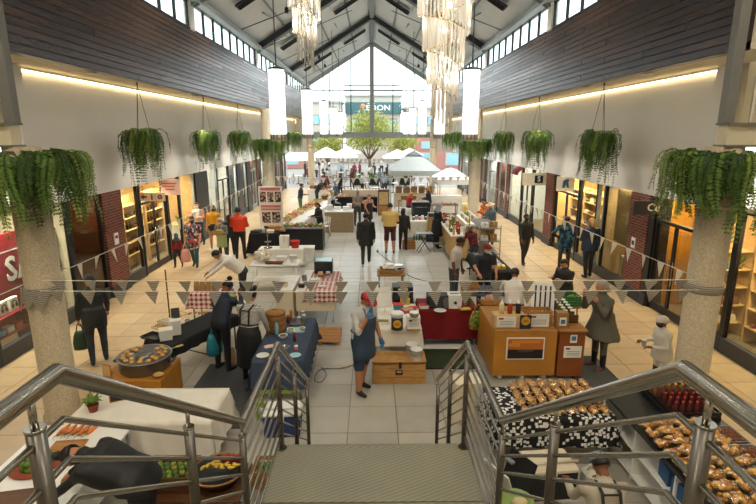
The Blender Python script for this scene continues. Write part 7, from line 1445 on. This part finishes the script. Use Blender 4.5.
lettering('EDON', 1.1, 'white_gloss', c, (.75, -.5, 8.2), (PI/2, 0, 0), sx=1.2)
MB().cyl((-1.55, -.46, 7.7), (-1.55, -.46, 8.3), .1, n=8).ball((-1.55, -.46, 8.5), (.4, .1, .32), 12, 6).build('emblem', hx('#d98a5a'), c)
for z in (11.6, 10.9): MB().box((0, 1, z), (9, .3, .12)).build('roof_beam', 'steel_mid', c)
facade('cream building with a dark window row left of the teal sign', -15.0, -4.6, 77, 8.8, 'stucco', ((6.4, 1.4), (3.6, 1.4)), 4)
facade('pale low building beside the teal sign', 5.0, 16.0, 78, 8.0, 'stucco', ((6.2, 1.2), (3.6, 1.4)), 4)
facade('pink brick building on the poster side of the square', -24, -9, 66, 4.2, 'pink_brick', ((3.0, .8), (1.3, 1.6)), 6, 'frame_pale')
facade('pink brick building on the canopy side of the square', 5.5, 24, 64, 4.4, 'pink_brick', ((3.0, .9), (1.3, 1.6)), 6, 'frame_pale')
def tree(label, x, y, h, cr, cz, n, seed, mat2='leaf_yellow'):
    rnd = random.Random(seed); t = thing('tree', label, 'tree', (x, y, 0))
    m = MB().tube([(0, 0, 0), (.06, 0, h*.25), (-.05, .05, h*.45)], [.2, .16, .12], 8)
    tips = []
    for k in range(7):
        a = k*2.4; q = [(-.05, .05, h*.3+.03*k), (math.cos(a)*cr*.35, math.sin(a)*cr*.35, h*.55), (math.cos(a)*cr*.75, math.sin(a)*cr*.75, cz+.3*math.sin(k))]; m.tube(q, [.09, .06, .02], 6); tips.append(q[2])
    m.build('trunk', 'bark', t)
    f = MB()
    for k in range(n):
        u = rnd.random()*2*PI; v = rnd.uniform(-1, 1); r = rnd.random()**.35; s_ = math.sqrt(1-v*v)
        lump = 1+.22*math.sin(u*3+seed)+.15*math.sin(v*7)
        p = Vector((cr*r*s_*math.cos(u)*lump, cr*r*s_*math.sin(u)*lump, cz+cr*.72*r*v*lump)); e = Euler((rnd.random()*6, rnd.random()*6, rnd.random()*6)).to_matrix(); z = rnd.uniform(.1, .2)
        f.add([p+e @ Vector(q) for q in ((-z, 0, 0), (0, -z*.5, .02), (z, 0, 0), (0, z*.5, .02))], [(0, 1, 2, 3)], rnd.choice((0, 0, 1)))
    o = f.build('foliage', [mat2, 'leaf'], t); o['kind'] = 'stuff'
tree('spreading yellow green tree in the middle of the square', -.3, 56, 5.0, 2.7, 4.7, 4200, 3)
tree('smaller yellow tree on the poster side of the square', -5.2, 60, 3.6, 1.9, 3.3, 1800, 5)
tree('smaller green tree on the canopy side of the square', 3.6, 60.5, 3.6, 1.8, 3.3, 1800, 6)
def umbrella(label, x, y, r, ze, zp, group=None):
    t = thing('market_umbrella', label, 'umbrella', (x, y, 0), 0, group)
    MB().cyl((0, 0, 0), (0, 0, zp), .03, n=8).build('pole', 'wood_pale', t); MB().lathe([(.3, 0), (.3, .08), (.04, .1)], n=14).build('base', 'steel_mid', t)
    for k in range(8):
        a, b = 2*PI*k/8, 2*PI*(k+1)/8
        MB().add([(r*math.cos(a), r*math.sin(a), ze), (r*math.cos(b), r*math.sin(b), ze), (0, 0, zp), (r*math.cos(a), r*math.sin(a), ze-.18), (r*math.cos(b), r*math.sin(b), ze-.18)], [(0, 1, 2), (3, 4, 1, 0)]).build('canopy_panel', 'canopy_white', t); MB().cyl((r*.98*math.cos(a), r*.98*math.sin(a), ze), (0, 0, zp-.04), .012, n=4).build('rib', 'wood_pale', t)
gazebo('white peaked tent outside on the poster side', -6.9, 49, 3.0, 3.0, 2.2, 3.2, 'canopy_white'); gazebo('white peaked tent outside behind the column', -4.9, 55, 2.6, 2.6, 2.2, 3.0, 'canopy_white')
for k, (x, y) in enumerate(((-2.9, 52), (2.5, 50.6), (-2.9, 62.5), (4.0, 55))): umbrella('white market umbrella over café tables in the square', x, y, 1.5, 2.2, 2.9, 'white umbrellas in the square')
def cafe(x, y, k, where='outside in the square'):
    t = thing('cafe_table', 'small round café table '+where, 'table', (x, y, 0), 0, 'café tables '+where); MB().lathe([(.35, .72), (.36, .74), (.005, .75)], n=14).build('top', 'white_gloss', t); MB().cyl((0, 0, 0), (0, 0, .72), .03, n=6).build('leg', 'steel_dark', t); MB().lathe([(.22, 0), (.2, .03), (.03, .05)], n=12).build('base', 'steel_dark', t)
    for s in (-1, 1):
        c_ = thing('cafe_chair', 'dark café chair at a round table '+where, 'chair', (x+s*.65, y+.1, 0), -s*PI/2, 'café chairs '+where); MB().box((0, 0, .45), (.4, .4, .03), .008).build('seat', 'black_plastic', c_); MB().box((0, -.19, .7), (.38, .02, .4), .008).build('backrest', 'black_plastic', c_)
        for a in (-.17, .17):
            for b in (-.17, .17): MB().cyl((a, b, 0), (a, b, .44), .013, n=5).build('leg', 'steel_dark', c_)
for k, (x, y) in enumerate(((-6.6, 45.5), (-4.4, 46.8), (-3.0, 49.5), (-1.2, 47), (-2.2, 52.5), (.4, 50), (1.7, 53), (3.0, 47.5))): cafe(x, y, k)
for k in range(4):
    x, y = -1.2+k*1.35, 44.2+.25*(k % 2)
    t = thing('planter_box', 'dark planter box with clipped green plants at the hall end', 'planter', (x, y, 0), 0, 'planters at the hall end'); MB().box((0, 0, .3), (.9, .35, .6), .01).build('box', 'black_frame', t)
    f = MB(); rnd = random.Random(k)
    for q in range(160):
        p = Vector((rnd.uniform(-.42, .42), rnd.uniform(-.16, .16), .6+rnd.random()*.35)); z = .05; e = Euler((rnd.random()*6, rnd.random()*6, 0)).to_matrix(); f.add([p+e @ Vector(v) for v in ((-z, 0, 0), (0, -z*.5, 0), (z, 0, 0), (0, z*.5, 0))], [(0, 1, 2, 3)])
    o = f.build('plants', 'leaf', t); o['kind'] = 'stuff'
OUT = [('dark red', '#7a2a2a', '#2c3038'), ('pale blue', '#8aa3b5', '#3a4656'), ('white', '#d9d5cc', '#30343c'), ('black', '#202125', '#26282e')]
protos = []
for k, (nm, a, b) in enumerate(OUT):
    protos.append(kids(person('distant person in a '+nm+' top standing outside in the square', ((-5.5, -3.8, -.1, 1.4)[k], (44.6, 45.2, 45.6, 46.2)[k], 0), k*1.3, 1.7, a, b, 'skin_c', ('short', 'hair_brown'), ('down', 'bent'), 'step', detail=False, voxel=.03, group='people in '+nm+' outside')))
SPOTS = [(-6.6, 45.5), (-4.4, 46.8), (-3.0, 49.5), (-1.2, 47), (-2.2, 52.5), (.4, 50), (1.7, 53), (3.0, 47.5), (-2.9, 52), (2.5, 50.6), (-3.6, 58), (4.0, 55), (-.3, 56), (-5.5, 44.6), (-3.8, 45.2), (-.1, 45.6), (1.4, 46.2), (-5.2, 60)]
for k in range(24):
    _q = (-7.2+((k*37) % 100)/100*12.5, 44.9+((k*61) % 100)/100*12)
    if min(math.hypot(_q[0]-a, _q[1]-b) for a, b in SPOTS) < 1.15: continue
    p = protos[k % 4]; copy_tree(p, None, (_q[0], _q[1], 0), k*1.9)
for k, (x, y) in enumerate(((-3.4, 35.0), (-1.5, 34.6), (.2, 35.2), (-2.6, 38.6), (-.5, 38.9), (1.6, 38.4), (3.6, 37.0))): cafe(x, y, k, 'under the gable inside the hall')
for k, (x, y) in enumerate(((-3.4, 36.3), (-2.2, 35.2), (-.7, 35.9), (.9, 36.4), (-1.6, 40.2), (2.6, 39.6), (-3.6, 40.4), (.6, 40.6))):
    copy_tree(protos[(k*3) % 4], None, (x, y, 0), k*2.1, ('distant person in a %s top standing among the café tables under the gable' % OUT[(k*3) % 4][0]), 'people in %s under the gable' % OUT[(k*3) % 4][0])
table('long white stall table with bread at the far end of the hall', (-.6, 32.4), 0, 2.6, .7, .9, 'white_gloss', 'wood', 'stall_table', panel=(.1, 'cream_panel'))
many(I_loaf, 'brown loaf on the long white stall table at the far end', 'bread', 'bread_loaf', [(-1.75+.2*k, 32.3+.12*(k % 2), .902) for k in range(12)], 'loaves on the far white stall table', [1.2]*12, .95)
table('white stall table behind the bald man at the far end', (-3.4, 33.3), 0, 1.6, .7, .85, 'white_gloss', 'white_gloss', 'stall_table', panel=(.1, 'white_gloss'))
for k in range(5): emit('far_crate', I_crate(.26, .4, .2, ('wood', 'wood_dark')[k % 2], 2), ('pale', 'dark')[k % 2]+' wooden crate on the white stall table behind the bald man', 'crate', (-3.96+.28*k, 33.3, .852), 0, ('pale', 'dark')[k % 2]+' crates behind the bald man')
